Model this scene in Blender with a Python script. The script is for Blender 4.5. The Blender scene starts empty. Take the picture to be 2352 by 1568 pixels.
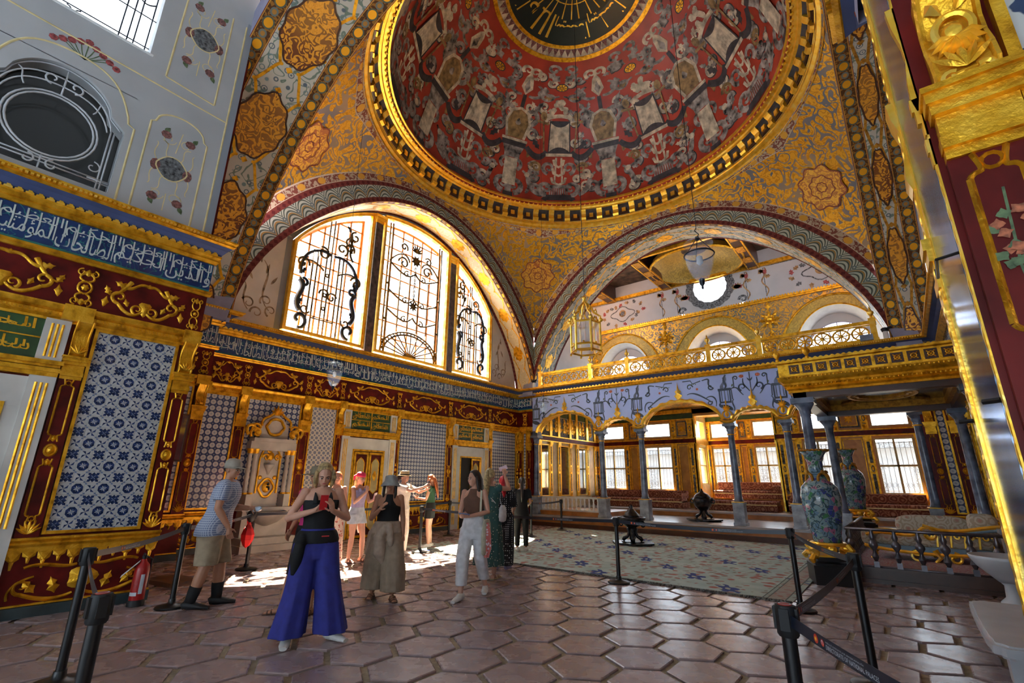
import bpy, math, random, unicodedata
import numpy as np
from mathutils import Matrix, Vector
PI = math.pi
random.seed(7)
scene = bpy.context.scene
COL = scene.collection
# ---------------------------------------------------------------- camera
cam_d = bpy.data.cameras.new('camera'); cam = bpy.data.objects.new('camera', cam_d); COL.objects.link(cam)
cam_d.sensor_width = 36.0; cam_d.lens = 1091.03 / 2352 * 36; cam_d.clip_start = 0.05; cam_d.clip_end = 400
_r = (0.7818778, 0.6233774, 0.0082285); _u = (0.1704613, -0.2264613, 0.9589881); _f = (-0.599675, 0.7484089, 0.2833268)
cam.matrix_world = Matrix(((_r[0], _u[0], -_f[0], 0), (_r[1], _u[1], -_f[1], 0), (_r[2], _u[2], -_f[2], 1.5), (0, 0, 0, 1)))
scene.camera = cam
# ---------------------------------------------------------------- sky, sun, exposure
w = bpy.data.worlds.new('sky'); scene.world = w; w.use_nodes = True
bg = w.node_tree.nodes['Background']
bg.inputs[0].default_value = (0.74, 0.87, 1.0, 1); bg.inputs[1].default_value = 2.1
sun_d = bpy.data.lights.new('sun', 'SUN'); sun_d.energy = 42; sun_d.angle = 0.012; sun_d.color = (1.0, 0.86, 0.66)
sun = bpy.data.objects.new('sun', sun_d); COL.objects.link(sun)
sun.rotation_euler = Vector((0.50, -0.27, -1.0)).to_track_quat('-Z', 'Y').to_euler()
vs = scene.view_settings
vs.view_transform = 'Standard'; vs.look = 'None'; vs.gamma = 1; vs.use_curve_mapping = False
vs.exposure = 2.3
# ---------------------------------------------------------------- mesh helpers
class MB:
    def __init__(s): s.v = []; s.f = []; s.m = []; s.uv = {}
    def add(s, vs, fs, m=0, uvs=None):
        o = len(s.v); s.v.extend(tuple(map(float, p)) for p in vs)
        for f in fs: s.f.append(tuple(i + o for i in f)); s.m.append(m)
        if uvs is not None:
            for i, q in enumerate(uvs): s.uv[o + i] = q
        return o
    def box(s, a, b, m=0):
        x0, y0, z0 = a; x1, y1, z1 = b
        if x0 > x1: x0, x1 = x1, x0
        if y0 > y1: y0, y1 = y1, y0
        if z0 > z1: z0, z1 = z1, z0
        s.add([(x0,y0,z0),(x1,y0,z0),(x1,y1,z0),(x0,y1,z0),(x0,y0,z1),(x1,y0,z1),(x1,y1,z1),(x0,y1,z1)],
              [(0,3,2,1),(4,5,6,7),(0,1,5,4),(1,2,6,5),(2,3,7,6),(3,0,4,7)], m)
    def lathe(s, prof, c=(0,0,0), n=24, m=0, cap=True, a0=0, a1=2*PI, sx=1, sy=1):
        full = abs(a1 - a0 - 2*PI) < 1e-6; k = n if full else n + 1; vs = []; fs = []
        for r, z in prof:
            for i in range(k):
                a = a0 + (a1 - a0) * i / n
                vs.append((c[0] + r*sx*math.cos(a), c[1] + r*sy*math.sin(a), c[2] + z))
        for j in range(len(prof) - 1):
            for i in range(n):
                i2 = (i + 1) % k
                fs.append((j*k+i, j*k+i2, (j+1)*k+i2, (j+1)*k+i))
        if cap and full:
            fs.append(tuple(reversed(range(k)))); fs.append(tuple((len(prof)-1)*k + i for i in range(k)))
        s.add(vs, fs, m)
    def tube(s, pts, r, n=6, m=0, cap=True, closed=False):
        P = [Vector(p) for p in pts]; N = len(P)
        if N < 2: return
        R = r if hasattr(r, '__len__') else [r] * N
        vs = []; up = None
        for i in range(N):
            if closed: t = P[(i+1) % N] - P[i-1]
            else: t = P[min(i+1, N-1)] - P[max(i-1, 0)]
            if t.length < 1e-9: t = Vector((0,0,1))
            t.normalize()
            if up is None:
                up = Vector((0,0,1)) if abs(t.z) < 0.9 else Vector((1,0,0))
            b = t.cross(up)
            if b.length < 1e-6: b = t.cross(Vector((1,0.3,0)))
            b.normalize(); up = b.cross(t).normalized()
            rr = R[i]; rx, ry = rr if hasattr(rr, '__len__') else (rr, rr)
            for k in range(n):
                a = 2*PI*k/n; vs.append(P[i] + b*(rx*math.cos(a)) + up*(ry*math.sin(a)))
        fs = []
        for i in range(N if closed else N - 1):
            j = (i + 1) % N
            for k in range(n): k2 = (k+1) % n; fs.append((i*n+k, i*n+k2, j*n+k2, j*n+k))
        if cap and not closed: fs.append(tuple(reversed(range(n)))); fs.append(tuple((N-1)*n + k for k in range(n)))
        s.add(vs, fs, m)
    def ball(s, c, r, nu=10, nv=7, m=0):
        if not hasattr(r, '__len__'): r = (r, r, r)
        vs = [(c[0], c[1], c[2]-r[2])]; fs = []
        for j in range(1, nv):
            t = -PI/2 + PI*j/nv
            for i in range(nu):
                a = 2*PI*i/nu; vs.append((c[0]+r[0]*math.cos(t)*math.cos(a), c[1]+r[1]*math.cos(t)*math.sin(a), c[2]+r[2]*math.sin(t)))
        vs.append((c[0], c[1], c[2]+r[2])); L = len(vs) - 1
        for i in range(nu):
            i2 = (i+1) % nu; fs.append((0, 1+i2, 1+i)); fs.append((L, L-nu+i, L-nu+i2))
            for j in range(nv-2): a = 1+j*nu; fs.append((a+i, a+i2, a+nu+i2, a+nu+i))
        s.add(vs, fs, m)
    def grid(s, fn, us, vs_, m=0, flip=False):
        nu, nv = len(us), len(vs_)
        V = [fn(u, v) for u in us for v in vs_]; UV = [(u, v) for u in us for v in vs_]; F = []
        for i in range(nu-1):
            for j in range(nv-1):
                q = (i*nv+j, (i+1)*nv+j, (i+1)*nv+j+1, i*nv+j+1); F.append(tuple(reversed(q)) if flip else q)
        s.add(V, F, m, UV)
    def prism(s, poly, f, h0, h1, m=0):      # poly 2d, f(u,v,h)->xyz, extruded from h0 to h1
        n = len(poly); V = [f(u, v, h0) for u, v in poly] + [f(u, v, h1) for u, v in poly]
        F = [tuple(reversed(range(n))), tuple(range(n, 2*n))] + [(i, (i+1) % n, n+(i+1) % n, n+i) for i in range(n)]
        s.add(V, F, m)
    def sweep(s, prof, path, m=0, closed=False, cap=True):   # prof: list of 2d (a,b); path: list of frames (P, A, B)
        n = len(prof); V = []; F = []; N = len(path)
        for P, A, B in path:
            P, A, B = Vector(P), Vector(A), Vector(B)
            V += [P + A*a + B*b for a, b in prof]
        for i in range(N if closed else N-1):
            j = (i+1) % N
            for k in range(n): k2 = (k+1) % n; F.append((i*n+k, i*n+k2, j*n+k2, j*n+k))
        if cap and not closed: F.append(tuple(reversed(range(n)))); F.append(tuple((N-1)*n+k for k in range(n)))
        s.add(V, F, m)
    def ribbon(s, pts, wd, f, h=0.003, crown=0.0, m=0, closed=False):
        P = np.asarray(pts, float); N = len(P)
        if N < 2: return
        W = np.asarray(wd, float) if hasattr(wd, '__len__') else np.full(N, float(wd))
        if len(W) != N: W = np.interp(np.linspace(0, 1, N), np.linspace(0, 1, len(W)), W)
        T = (np.roll(P, -1, 0) - np.roll(P, 1, 0)) if closed else np.gradient(P, axis=0)
        L = np.hypot(T[:, 0], T[:, 1]); L[L == 0] = 1; T = T / L[:, None]
        n = np.c_[-T[:, 1], T[:, 0]] * (W / 2)[:, None]
        A = P + n; B = P - n; V = []; F = []
        if crown:
            for i in range(N): V += [f(A[i,0], A[i,1], h), f(P[i,0], P[i,1], h + crown*min(1, W[i]/max(W.max(), 1e-9)+.3)), f(B[i,0], B[i,1], h)]
            for i in range(N if closed else N-1):
                j = (i+1) % N; F += [(3*i+1, 3*i, 3*j, 3*j+1), (3*i+2, 3*i+1, 3*j+1, 3*j+2)]
        else:
            for i in range(N): V += [f(A[i,0], A[i,1], h), f(B[i,0], B[i,1], h)]
            for i in range(N if closed else N-1): j = (i+1) % N; F.append((2*i+1, 2*i, 2*j, 2*j+1))
        s.add(V, F, m)
    def poly(s, pts, f, h=0.003, m=0, crown=0.0):
        n = len(pts); cx = sum(p[0] for p in pts)/n; cy = sum(p[1] for p in pts)/n
        s.add([f(p[0], p[1], h) for p in pts] + [f(cx, cy, h+crown)], [(i, (i+1) % n, n) for i in range(n)], m)
    def mesh(s, name, mats, smooth=False):
        me = bpy.data.meshes.new(name); me.from_pydata(s.v, [], s.f)
        if not isinstance(mats, (list, tuple)): mats = [mats]
        for k in mats: me.materials.append(k)
        if len(mats) > 1: me.polygons.foreach_set('material_index', s.m)
        if s.uv:
            ul = me.uv_layers.new(name='UVMap'); li = np.empty(len(me.loops), np.int32); me.loops.foreach_get('vertex_index', li)
            a = np.zeros((len(s.v), 2), np.float32)
            for k, q in s.uv.items(): a[k] = q
            ul.data.foreach_set('uv', a[li].ravel())
        if smooth:
            me.polygons.foreach_set('use_smooth', [True]*len(me.polygons))
            if smooth != True: me.set_sharp_from_angle(angle=smooth)
        me.update(); return me
    def build(s, name, mats, parent=None, smooth=False, loc=None):
        return link(name, s.mesh(name, mats, smooth), parent, loc)
def link(name, me, parent=None, loc=None, rz=0, sc=None):
    o = bpy.data.objects.new(name, me); COL.objects.link(o)
    if parent is not None: o.parent = parent
    if loc is not None: o.location = loc
    if rz: o.rotation_euler = (0, 0, rz)
    if sc is not None: o.scale = sc if hasattr(sc, '__len__') else (sc, sc, sc)
    return o
def tag(o, label, cat, group=None, kind=None):
    o['label'] = label; o['category'] = cat
    if group: o['group'] = group
    if kind: o['kind'] = kind
    return o
def struct(o, label=None):
    o['kind'] = 'structure'
    if label: o['label'] = label
    return o
def thing(name, loc, label, cat, group=None, rz=0, sc=None):
    return tag(link(name, None, None, loc, rz, sc), label, cat, group)
SM = math.radians(40)
# ---------------------------------------------------------------- material helper
class NT:
    def __init__(s, name):
        s.mat = bpy.data.materials.new(name); s.mat.use_nodes = True
        s.t = s.mat.node_tree; s.b = s.t.nodes['Principled BSDF']; s._c = {}
    def put(s, sock, v):
        if isinstance(v, bpy.types.NodeSocket): s.t.links.new(v, sock)
        elif v is not None:
            if sock.type == 'RGBA' and len(v) == 3: v = (*v, 1)
            sock.default_value = v
    def nd(s, typ, ins=None, out=0, **pr):
        n = s.t.nodes.new('ShaderNode' + typ)
        for k, v in pr.items(): setattr(n, k, v)
        for k, v in (ins or {}).items(): s.put(n.inputs[k], v)
        return n.outputs[out]
    def co(s, kind='Object'):
        if kind not in s._c: s._c[kind] = s.nd('TexCoord', out=kind)
        return s._c[kind]
    def m(s, op, a, b=None, c=None):
        n = s.t.nodes.new('ShaderNodeMath'); n.operation = op
        for i, v in enumerate((a, b, c)):
            if v is not None: s.put(n.inputs[i], v)
        return n.outputs[0]
    def noise(s, scale, detail=2, vec=None, dist=0, out=0, rough=.5):
        return s.nd('TexNoise', {'Vector': vec or s.co(), 'Scale': scale, 'Detail': detail, 'Distortion': dist, 'Roughness': rough}, out=out)
    def vor(s, scale, vec=None, feature='F1', out='Distance', rnd=1):
        n = s.t.nodes.new('ShaderNodeTexVoronoi'); n.feature = feature
        s.put(n.inputs['Vector'], vec or s.co()); n.inputs['Scale'].default_value = scale; n.inputs['Randomness'].default_value = rnd
        return n.outputs[out]
    def mix(s, f, a, b, mode='MIX'):
        n = s.t.nodes.new('ShaderNodeMix'); n.data_type = 'RGBA'; n.blend_type = mode
        s.put(n.inputs[0], f); s.put(n.inputs[6], a); s.put(n.inputs[7], b); return n.outputs[2]
    def ramp(s, f, stops, interp='LINEAR'):
        n = s.t.nodes.new('ShaderNodeValToRGB'); r = n.color_ramp; r.interpolation = interp
        while len(r.elements) < len(stops): r.elements.new(0.5)
        for e, (p, c) in zip(r.elements, stops): e.position = p; e.color = (*c, 1) if len(c) == 3 else c
        s.put(n.inputs[0], f); return n.outputs[0]
    def step(s, f, a, b):       # smoothstep a..b
        n = s.t.nodes.new('ShaderNodeMapRange'); n.interpolation_type = 'SMOOTHSTEP'
        s.put(n.inputs[0], f); n.inputs[1].default_value = a; n.inputs[2].default_value = b; return n.outputs[0]
    def xyz(s, v): 
        n = s.t.nodes.new('ShaderNodeSeparateXYZ'); s.put(n.inputs[0], v); return n.outputs
    def vec(s, x, y, z=0.0):
        n = s.t.nodes.new('ShaderNodeCombineXYZ')
        for i, q in enumerate((x, y, z)): s.put(n.inputs[i], q)
        return n.outputs[0]
    def bump(s, h, st=.3, d=.01):
        s.put(s.b.inputs['Normal'], s.nd('Bump', {'Height': h, 'Strength': st, 'Distance': d}))
    def set(s, col=None, rough=None, metal=None, **k):
        if col is not None: s.put(s.b.inputs['Base Color'], col)
        if rough is not None: s.put(s.b.inputs['Roughness'], rough)
        if metal is not None: s.put(s.b.inputs['Metallic'], metal)
        for a, v in k.items(): s.put(s.b.inputs[a.replace('_', ' ')], v)
        return s.mat
M = {}
def plain(name, col, rough=.6, metal=0, var=.12, sc=6, bump=0, **k):
    n = NT(name); f = n.noise(sc, 3)
    c2 = tuple(max(0, c*(1-var*2)) for c in col); c3 = tuple(min(1, c*(1+var)) for c in col)
    n.set(n.ramp(f, [(.3, c2), (.7, c3)]), rough, metal, **k)
    if bump: n.bump(n.noise(sc*6, 3), bump, .01)
    M[name] = n.mat; return n.mat
GOLD = (.82, .42, .018); GOLD2 = (1.0, .60, .06); GOLDD = (.36, .14, .004)
def goldmat(name, a=GOLDD, b=GOLD, c=GOLD2, rough=.38, metal=.75, sc=9, bump=.5):
    n = NT(name); f = n.noise(sc, 4); n.set(n.ramp(f, [(.25, a), (.5, b), (.75, c)]), rough, metal)
    n.bump(n.noise(sc*5, 4), bump, .012); M[name] = n.mat
goldmat('gold'); goldmat('gold_bright', GOLD, GOLD2, (1, .75, .2), .3, .7, 7, .25)
goldmat('gold_old', (.2, .08, .008), (.5, .24, .025), (.72, .40, .05), .5, .6, 14, .6)
plain('red_lacquer', (.125, .008, .006), .42, var=.3, sc=4, Specular_IOR_Level=.2)
plain('red_panel', (.08, .008, .007), .4, var=.4, sc=3, Specular_IOR_Level=.25)
plain('marble', (.62, .60, .56), .35, var=.12, sc=2)
plain('marble_grey', (.30, .34, .40), .3, var=.3, sc=5)
plain('grey_plaster', (.42, .43, .44), .8, var=.05, sc=1.5)
plain('grey_border', (.26, .29, .33), .8, var=.05, sc=2)
plain('cream_line', (.72, .60, .30), .6, var=.1)
plain('lunette_plaster', (.60, .55, .52), .8, var=.06, sc=2)
plain('umber', (.30, .20, .10), .7, var=.3, sc=8)
plain('lilac', (.30, .29, .40), .7, var=.06)
plain('cove_blue', (.045, .07, .18), .55, var=.1, sc=3)
plain('ins_white', (.55, .62, .60), .45, var=.1, sc=9)
plain('ins_green', (.02, .19, .16), .4, var=.2, sc=9)
plain('arc_blue', (.40, .52, .92), .6, var=.04, sc=1.2)
plain('arc_dark', (.055, .08, .13), .6, var=.2, sc=5)
plain('arc_mid', (.15, .20, .33), .6, var=.2, sc=5)
plain('rose', (.55, .16, .10), .6, var=.3, sc=30)
plain('rosegreen', (.10, .16, .07), .6, var=.3, sc=30)
plain('iron', (.03, .035, .05), .4, .6, var=.2)
plain('iron_white', (.55, .57, .60), .45, .1, var=.1)
plain('black', (.004, .004, .005), .35, var=.1)
plain('black_matte', (.005, .005, .006), .6, var=.1)
plain('steel', (.5, .5, .52), .25, .9, var=.1)
plain('wood', (.42, .17, .045), .35, var=.2, sc=3)
plain('wood_dark', (.07, .025, .012), .35, var=.2, sc=3)
plain('wood_orange', (.62, .22, .03), .5, var=.15)
plain('plinth', (.035, .055, .06), .35, var=.3, sc=4)
plain('bronze', (.045, .042, .045), .25, .7, var=.5, sc=14, bump=.4)
plain('white_paint', (.72, .73, .72), .4, var=.04)
plain('cream_frame', (.45, .36, .15), .5, var=.1)
plain('hall_shade', (.02, .02, .022), .7)
plain('green_board', (.03, .08, .022), .4, var=.25, sc=5)
plain('skin', (.62, .30, .18), .5, var=.06, sc=10)
# ---------------------------------------------------------------- patterned materials
def _terra():
    n = NT('terracotta'); r = n.nd('ObjectInfo', out='Random')
    c = n.ramp(r, [(0, (.26, .18, .175)), (.35, (.31, .225, .225)), (.65, (.28, .21, .23)), (1, (.36, .27, .265))])
    f = n.noise(5, 5); c = n.mix(n.m('MULTIPLY', n.noise(3, 3, rough=.4), .55), c, (.42, .32, .30))
    n.set(c, n.m('MULTIPLY_ADD', n.noise(5, 3), .16, .19)); n.bump(n.noise(5, 3), .16, .02); M['terracotta'] = n.mat
_terra()
plain('mortar', (.36, .29, .19), .85, var=.2, sc=20, bump=.5)
def contour(n, scale, k, vec=None, seed=0.0, det=1.2, dist=.6):
    v = n.nd('VectorMath', {0: vec or n.co(), 1: (seed, seed*1.7, -seed)}, operation='ADD')
    return n.m('SINE', n.m('MULTIPLY', n.noise(scale, det, v, dist), k))
def _arab(name, bgc, fg, fg2, scale, k=26, thr=-.1, rough=.35, metal=.55, seed=0, bump=.3):
    n = NT(name); a = contour(n, scale, k, seed=seed); b = contour(n, scale*2.3, k*.8, seed=seed+9)
    f = n.step(a, thr, thr+.25); g = n.step(b, .1, .4)
    c = n.mix(f, bgc, n.mix(g, fg, fg2)); big = n.noise(.6, 2); c = n.mix(n.m('MULTIPLY', n.step(big, .35, .7), .35), c, fg)
    n.set(c, rough, n.m('MULTIPLY', f, metal)); n.bump(f, bump, .01); M[name] = n.mat
_arab('pendentive', (.15, .15, .17), (.88, .47, .035), (.66, .30, .02), 2.6, 36, -.45, .33, .7)
_arab('pend_rosette', (.45, .13, .03), (.9, .52, .08), (.75, .4, .06), 5, 30, -.3, .35, .6, 4)
_arab('medallion_gold', (.16, .04, .012), (.85, .42, .05), (.75, .33, .03), 6, 30, -.1, .4, .4, 2)
_arab('gallery_gold', (.10, .12, .12), (.72, .38, .04), (.55, .27, .03), 5.5, 28, -.25, .4, .5, 5, .6)
_arab('gallery_olive', (.30, .20, .03), (.50, .34, .06), (.42, .28, .05), 6, 28, -.1, .5, .3, 6, .3)
_arab('soffit_cream', (.60, .52, .34), (.72, .62, .42), (.55, .46, .24), 4, 22, 0, .6, 0, 7, .05)
def _floral(name, bgc, cols, scale):
    n = NT(name); d = n.vor(scale, rnd=.8); hue = n.vor(scale, out='Color', rnd=.8)
    ring = n.m('SINE', n.m('MULTIPLY', d, 26)); vine = contour(n, scale*.6, 24, seed=3)
    c = n.mix(n.step(vine, .72, .9), bgc, cols[2])
    pet = n.mix(n.step(n.xyz(hue)[0], .45, .55), cols[0], cols[1])
    c = n.mix(n.m('MULTIPLY', n.step(d, .36, .30), n.step(ring, -.2, .2)), c, pet)
    n.set(c, .6); M[name] = n.mat
_floral('soffit_floral', (.52, .50, .43), ((.10, .13, .16), (.17, .25, .26), (.16, .22, .17)), 5.5)
def _band(name, L, fn):
    n = NT(name); u, v, _ = n.xyz(n.co('UV')); fu = n.m('SUBTRACT', n.m('FRACT', n.m('DIVIDE', u, L)), .5); fn(n, u, v, fu, L); n.b.inputs['Specular IOR Level'].default_value = 0.05; M[name] = n.mat
def _circ(n, u, v, fu, L):       # v runs 0..1
    x = n.m('MULTIPLY', fu, L); y = n.m('MULTIPLY', n.m('SUBTRACT', v, .5), .36)
    d = n.m('SQRT', n.m('ADD', n.m('MULTIPLY', x, x), n.m('MULTIPLY', y, y)))
    x2 = n.m('SUBTRACT', .5, n.m('ABSOLUTE', fu)); x2 = n.m('MULTIPLY', x2, L)
    d2 = n.m('SQRT', n.m('ADD', n.m('MULTIPLY', x2, x2), n.m('MULTIPLY', y, y)))
    bgc = n.mix(n.step(contour(n, 9, 20), 0, .3), (.10, .045, .02), (.30, .14, .03))
    c = n.mix(n.step(d, .125, .115), bgc, (.10, .12, .09)); c = n.mix(n.step(d, .095, .085), c, (.85, .42, .03))
    c = n.mix(n.step(d2, .085, .075), c, (.16, .18, .16)); c = n.mix(n.step(d2, .05, .04), c, (.40, .20, .05))
    e = n.m('ABSOLUTE', n.m('SUBTRACT', v, .5)); c = n.mix(n.step(e, .41, .43), c, (.62, .33, .08)); c = n.mix(n.step(e, .455, .465), c, (.22, .05, .03))
    n.set(c, .45, n.m('MULTIPLY', n.step(d, .095, .085), .5))
_band('circle_band', .44, _circ)
def _leaf(n, u, v, fu, L):
    a = n.m('ABSOLUTE', fu); ar = n.m('SUBTRACT', n.m('SUBTRACT', v, .12), n.m('MULTIPLY', n.m('SUBTRACT', .25, n.m('MULTIPLY', a, a)), 2.6))
    w = n.m('SINE', n.m('MULTIPLY', ar, 22))
    c = n.mix(n.step(w, .1, .5), (.42, .45, .36), (.08, .10, .08)); c = n.mix(n.step(n.m('ABSOLUTE', n.m('ADD', ar, .10)), .06, .04), c, (.34, .19, .05))
    dm = n.m('ADD', n.m('MULTIPLY', n.m('SUBTRACT', .5, a), 1.6), n.m('ABSOLUTE', n.m('SUBTRACT', v, .55)))
    c = n.mix(n.step(dm, .22, .18), c, (.10, .14, .15)); c = n.mix(n.step(dm, .10, .07), c, (.42, .43, .36))
    n.set(c, .6)
_band('leaf_band', .46, _leaf)
def _redb(n, u, v, fu, L):
    d = n.m('ADD', n.m('ABSOLUTE', fu), n.m('ABSOLUTE', n.m('MULTIPLY', n.m('SUBTRACT', v, .5), .7)))
    n.set(n.mix(n.step(d, .36, .30), (.17, .045, .035), (.10, .022, .022)), .6)
_band('red_band', .17, _redb)
def _small(n, u, v, fu, L):
    c = n.mix(n.step(contour(n, 8, 22), -.1, .2), (.20, .07, .05), (.42, .34, .24)); e = n.m('ABSOLUTE', n.m('SUBTRACT', v, .5))
    x = n.m('ADD', n.m('MULTIPLY', fu, fu), n.m('MULTIPLY', n.m('POWER', n.m('SUBTRACT', v, .5), 2), .22))
    c = n.mix(n.step(x, .035, .028), c, (.62, .33, .05)); c = n.mix(n.step(e, .42, .44), c, (.55, .45, .33)); n.set(c, .5)
_band('vine_band', .62, _small)
def _tiles(name, cell, kind):
    n = NT(name); u, v, _ = n.xyz(n.co('UV'))
    fu = n.m('SUBTRACT', n.m('FRACT', n.m('DIVIDE', u, cell)), .5); fv = n.m('SUBTRACT', n.m('FRACT', n.m('DIVIDE', v, cell)), .5)
    au, av = n.m('ABSOLUTE', fu), n.m('ABSOLUTE', fv)
    d = n.m('SQRT', n.m('ADD', n.m('MULTIPLY', fu, fu), n.m('MULTIPLY', fv, fv)))
    cu, cv = n.m('SUBTRACT', .5, au), n.m('SUBTRACT', .5, av); dc = n.m('ADD', cu, cv)
    if kind == 0:
        c = n.mix(n.step(d, .43, .39), (.035, .055, .15), (.52, .53, .54)); c = n.mix(n.step(n.m('MINIMUM', au, av), .03, .015), c, n.mix(n.step(d, .2, .16), c, (.10, .15, .30)))
        c = n.mix(n.step(dc, .12, .08), c, (.30, .33, .36))
    else:
        c = n.mix(n.step(n.m('MAXIMUM', au, av), .27, .24), (.56, .52, .46), (.13, .16, .26)); c = n.mix(n.step(dc, .24, .2), c, (.13, .16, .26)); c = n.mix(n.step(d, .1, .07), c, (.5, .48, .44))
    e = n.m('MAXIMUM', au, av); gl = n.step(e, .485, .495); c = n.mix(n.m('MULTIPLY', gl, .5), c, (.3, .3, .3))
    n.set(c, n.m('MULTIPLY_ADD', n.noise(3, 3), .2, .08)); n.bump(n.noise(2.2, 3), .25, .03); M[name] = n.mat
_tiles('tile_lattice', .115, 0); _tiles('tile_cream', .125, 1); _tiles('tile_lattice_big', .135, 0)
plain('tile_white', (.50, .52, .52), .14, var=.08, sc=9); plain('tile_blue', (.022, .042, .13), .16, var=.35, sc=30); plain('tile_pale', (.16, .22, .36), .16, var=.2, sc=30)
def _ins():
    n = NT('ins_blue'); c = n.ramp(n.noise(3, 4), [(.3, (.006, .018, .085)), (.7, (.012, .045, .17))])
    v = contour(n, 7, 26, seed=5); c = n.mix(n.step(v, .93, .99), c, (.02, .16, .17)); n.set(c, .16); n.bump(n.noise(2.5, 3), .25, .03); M['ins_blue'] = n.mat
_ins()
def _dome():
    n = NT('dome_red'); c = n.ramp(n.noise(1.3, 5), [(.3, (.25, .022, .010)), (.55, (.40, .040, .018)), (.75, (.46, .065, .035))])
    n.set(c, .42); n.bump(n.noise(2, 4), .15, .03); M['dome_red'] = n.mat
_dome()
plain('dome_grey', (.30, .27, .24), .5, var=.5, sc=5); plain('dome_light', (.58, .50, .36), .5, var=.3, sc=5); plain('dome_dark', (.045, .04, .045), .5, var=.3, sc=5)
plain('dome_olive', (.30, .19, .07), .5, var=.35, sc=6); plain('dome_black', (.006, .014, .012), .4)
def _ochre():
    n = NT('ochre_panel'); n.set(n.ramp(n.noise(3, 6, dist=1), [(.3, (.36, .16, .025)), (.6, (.52, .25, .04)), (.8, (.62, .33, .07))]), .4); M['ochre_panel'] = n.mat
_ochre()
def _carpet():
    n = NT('carpet'); u, v, _ = n.xyz(n.co('UV')); vec = n.nd('VectorMath', {0: n.vec(u, v), 1: n.nd('VectorMath', {0: n.noise(5, 3, out=1), 3: .17}, operation='SCALE')}, operation='ADD')
    pale = n.ramp(n.noise(2.5, 5), [(.3, (.33, .44, .40)), (.7, (.50, .60, .55))])
    d = n.vor(3.4, vec, rnd=.55); h = n.xyz(n.vor(3.4, vec, out='Color', rnd=.55))[0]
    d2 = n.vor(7.5, vec, rnd=.9); h2 = n.xyz(n.vor(7.5, vec, out='Color', rnd=.9))[0]
    c = n.mix(n.m('MULTIPLY', n.step(d2, .45, .3), n.step(h2, .35, .4)), pale, n.mix(n.step(h2, .6, .65), (.36, .17, .13), (.26, .25, .20)))
    c = n.mix(n.m('MULTIPLY', n.step(d, .34, .2), n.step(h, .45, .5)), c, n.mix(n.step(h, .75, .8), (.38, .13, .10), (.34, .18, .14)))
    # staggered rows of blue sprays
    bu, bv = n.m('DIVIDE', u, .62), n.m('DIVIDE', v, 1.05); x = n.xyz(vec); bu = n.m('DIVIDE', x[0], .70); bv = n.m('DIVIDE', n.m('ADD', x[1], n.m('MULTIPLY', x[0], .9)), 2.0)
    fx = n.m('MULTIPLY', n.m('SUBTRACT', n.m('FRACT', bu), .5), .70); fy = n.m('MULTIPLY', n.m('SUBTRACT', n.m('FRACT', bv), .5), 2.0)
    dd = n.m('SQRT', n.m('ADD', n.m('MULTIPLY', fx, fx), n.m('MULTIPLY', n.m('MULTIPLY', fy, fy), .8))); pet = n.m('MULTIPLY', n.m('SINE', n.m('MULTIPLY', n.m('ARCTAN2', fy, fx), 5)), .05)
    c = n.mix(n.step(n.m('ADD', dd, pet), .17, .15), c, (.035, .06, .22)); c = n.mix(n.step(dd, .05, .04), c, (.4, .42, .36))
    ed = n.m('MINIMUM', n.m('MINIMUM', n.m('ABSOLUTE', n.m('SUBTRACT', u, 0)), n.m('SUBTRACT', 8.15, u)), n.m('ADD', n.m('MINIMUM', v, n.m('SUBTRACT', 6.9, v)), .0))
    edx = n.m('SUBTRACT', 8.15, u)
    bd = n.mix(n.step(n.vor(9, vec), .5, .3), (.34, .30, .25), (.33, .16, .13)); bord = n.m('MULTIPLY', n.step(edx, .37, .36), n.step(edx, .10, .12))
    c = n.mix(n.m('MULTIPLY', n.step(edx, .38, .37), .85), c, n.mix(n.step(n.m('ABSOLUTE', n.m('SUBTRACT', edx, .20)), .11, .10), n.mix(.5, c, (.2, .25, .22)), bd))
    for p in (.37, .09, .31): c = n.mix(n.step(n.m('ABSOLUTE', n.m('SUBTRACT', edx, p)), .012, .006), c, (.10, .12, .11))
    n.set(c, .95); n.bump(n.noise(60, 2), .4, .01); M['carpet'] = n.mat
_carpet()
def _vasep():
    n = NT('vase_pattern'); v = n.vor(13, rnd=1, out='Color'); h, s_, q = n.xyz(v)[0], n.xyz(v)[1], n.xyz(v)[2]
    c = n.ramp(h, [(0, (.13, .24, .34)), (.3, (.20, .33, .36)), (.5, (.32, .40, .42)), (.62, (.42, .16, .26)), (.75, (.06, .22, .10)), (.9, (.05, .07, .28))], 'CONSTANT')
    e = n.vor(13, feature='DISTANCE_TO_EDGE'); c = n.mix(n.step(e, .05, .02), c, (.26, .34, .32)); c = n.mix(n.step(contour(n, 9, 26), .6, .8), c, (.05, .10, .12))
    n.set(c, .12); M['vase_pattern'] = n.mat
_vasep()
def _fab(name, a, b, c_, scale):
    n = NT(name); d = n.vor(scale, rnd=.45); w = n.m('SINE', n.m('MULTIPLY', n.m('ADD', d, n.m('MULTIPLY', n.noise(scale*2.5, 2), .35)), 22))
    c = n.mix(n.step(w, -.1, .35), a, b); c = n.mix(n.step(d, .2, .12), c, c_); n.set(c, .85); n.bump(n.noise(90, 1), .2, .005); M[name] = n.mat
_fab('divan_fabric', (.17, .045, .028), (.36, .16, .10), (.45, .24, .17), 4.2); _fab('chaise_fabric', (.55, .50, .40), (.42, .34, .24), (.45, .25, .2), 6)
_fab('rug_pink', (.45, .20, .22), (.50, .42, .42), (.36, .16, .18), 7)
def glass(name, col=(.9, .95, 1), rough=.02, alpha=.25):
    n = NT(name); n.set(col, rough, 0, Alpha=alpha, Transmission_Weight=0.0, IOR=1.5); M[name] = n.mat
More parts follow.
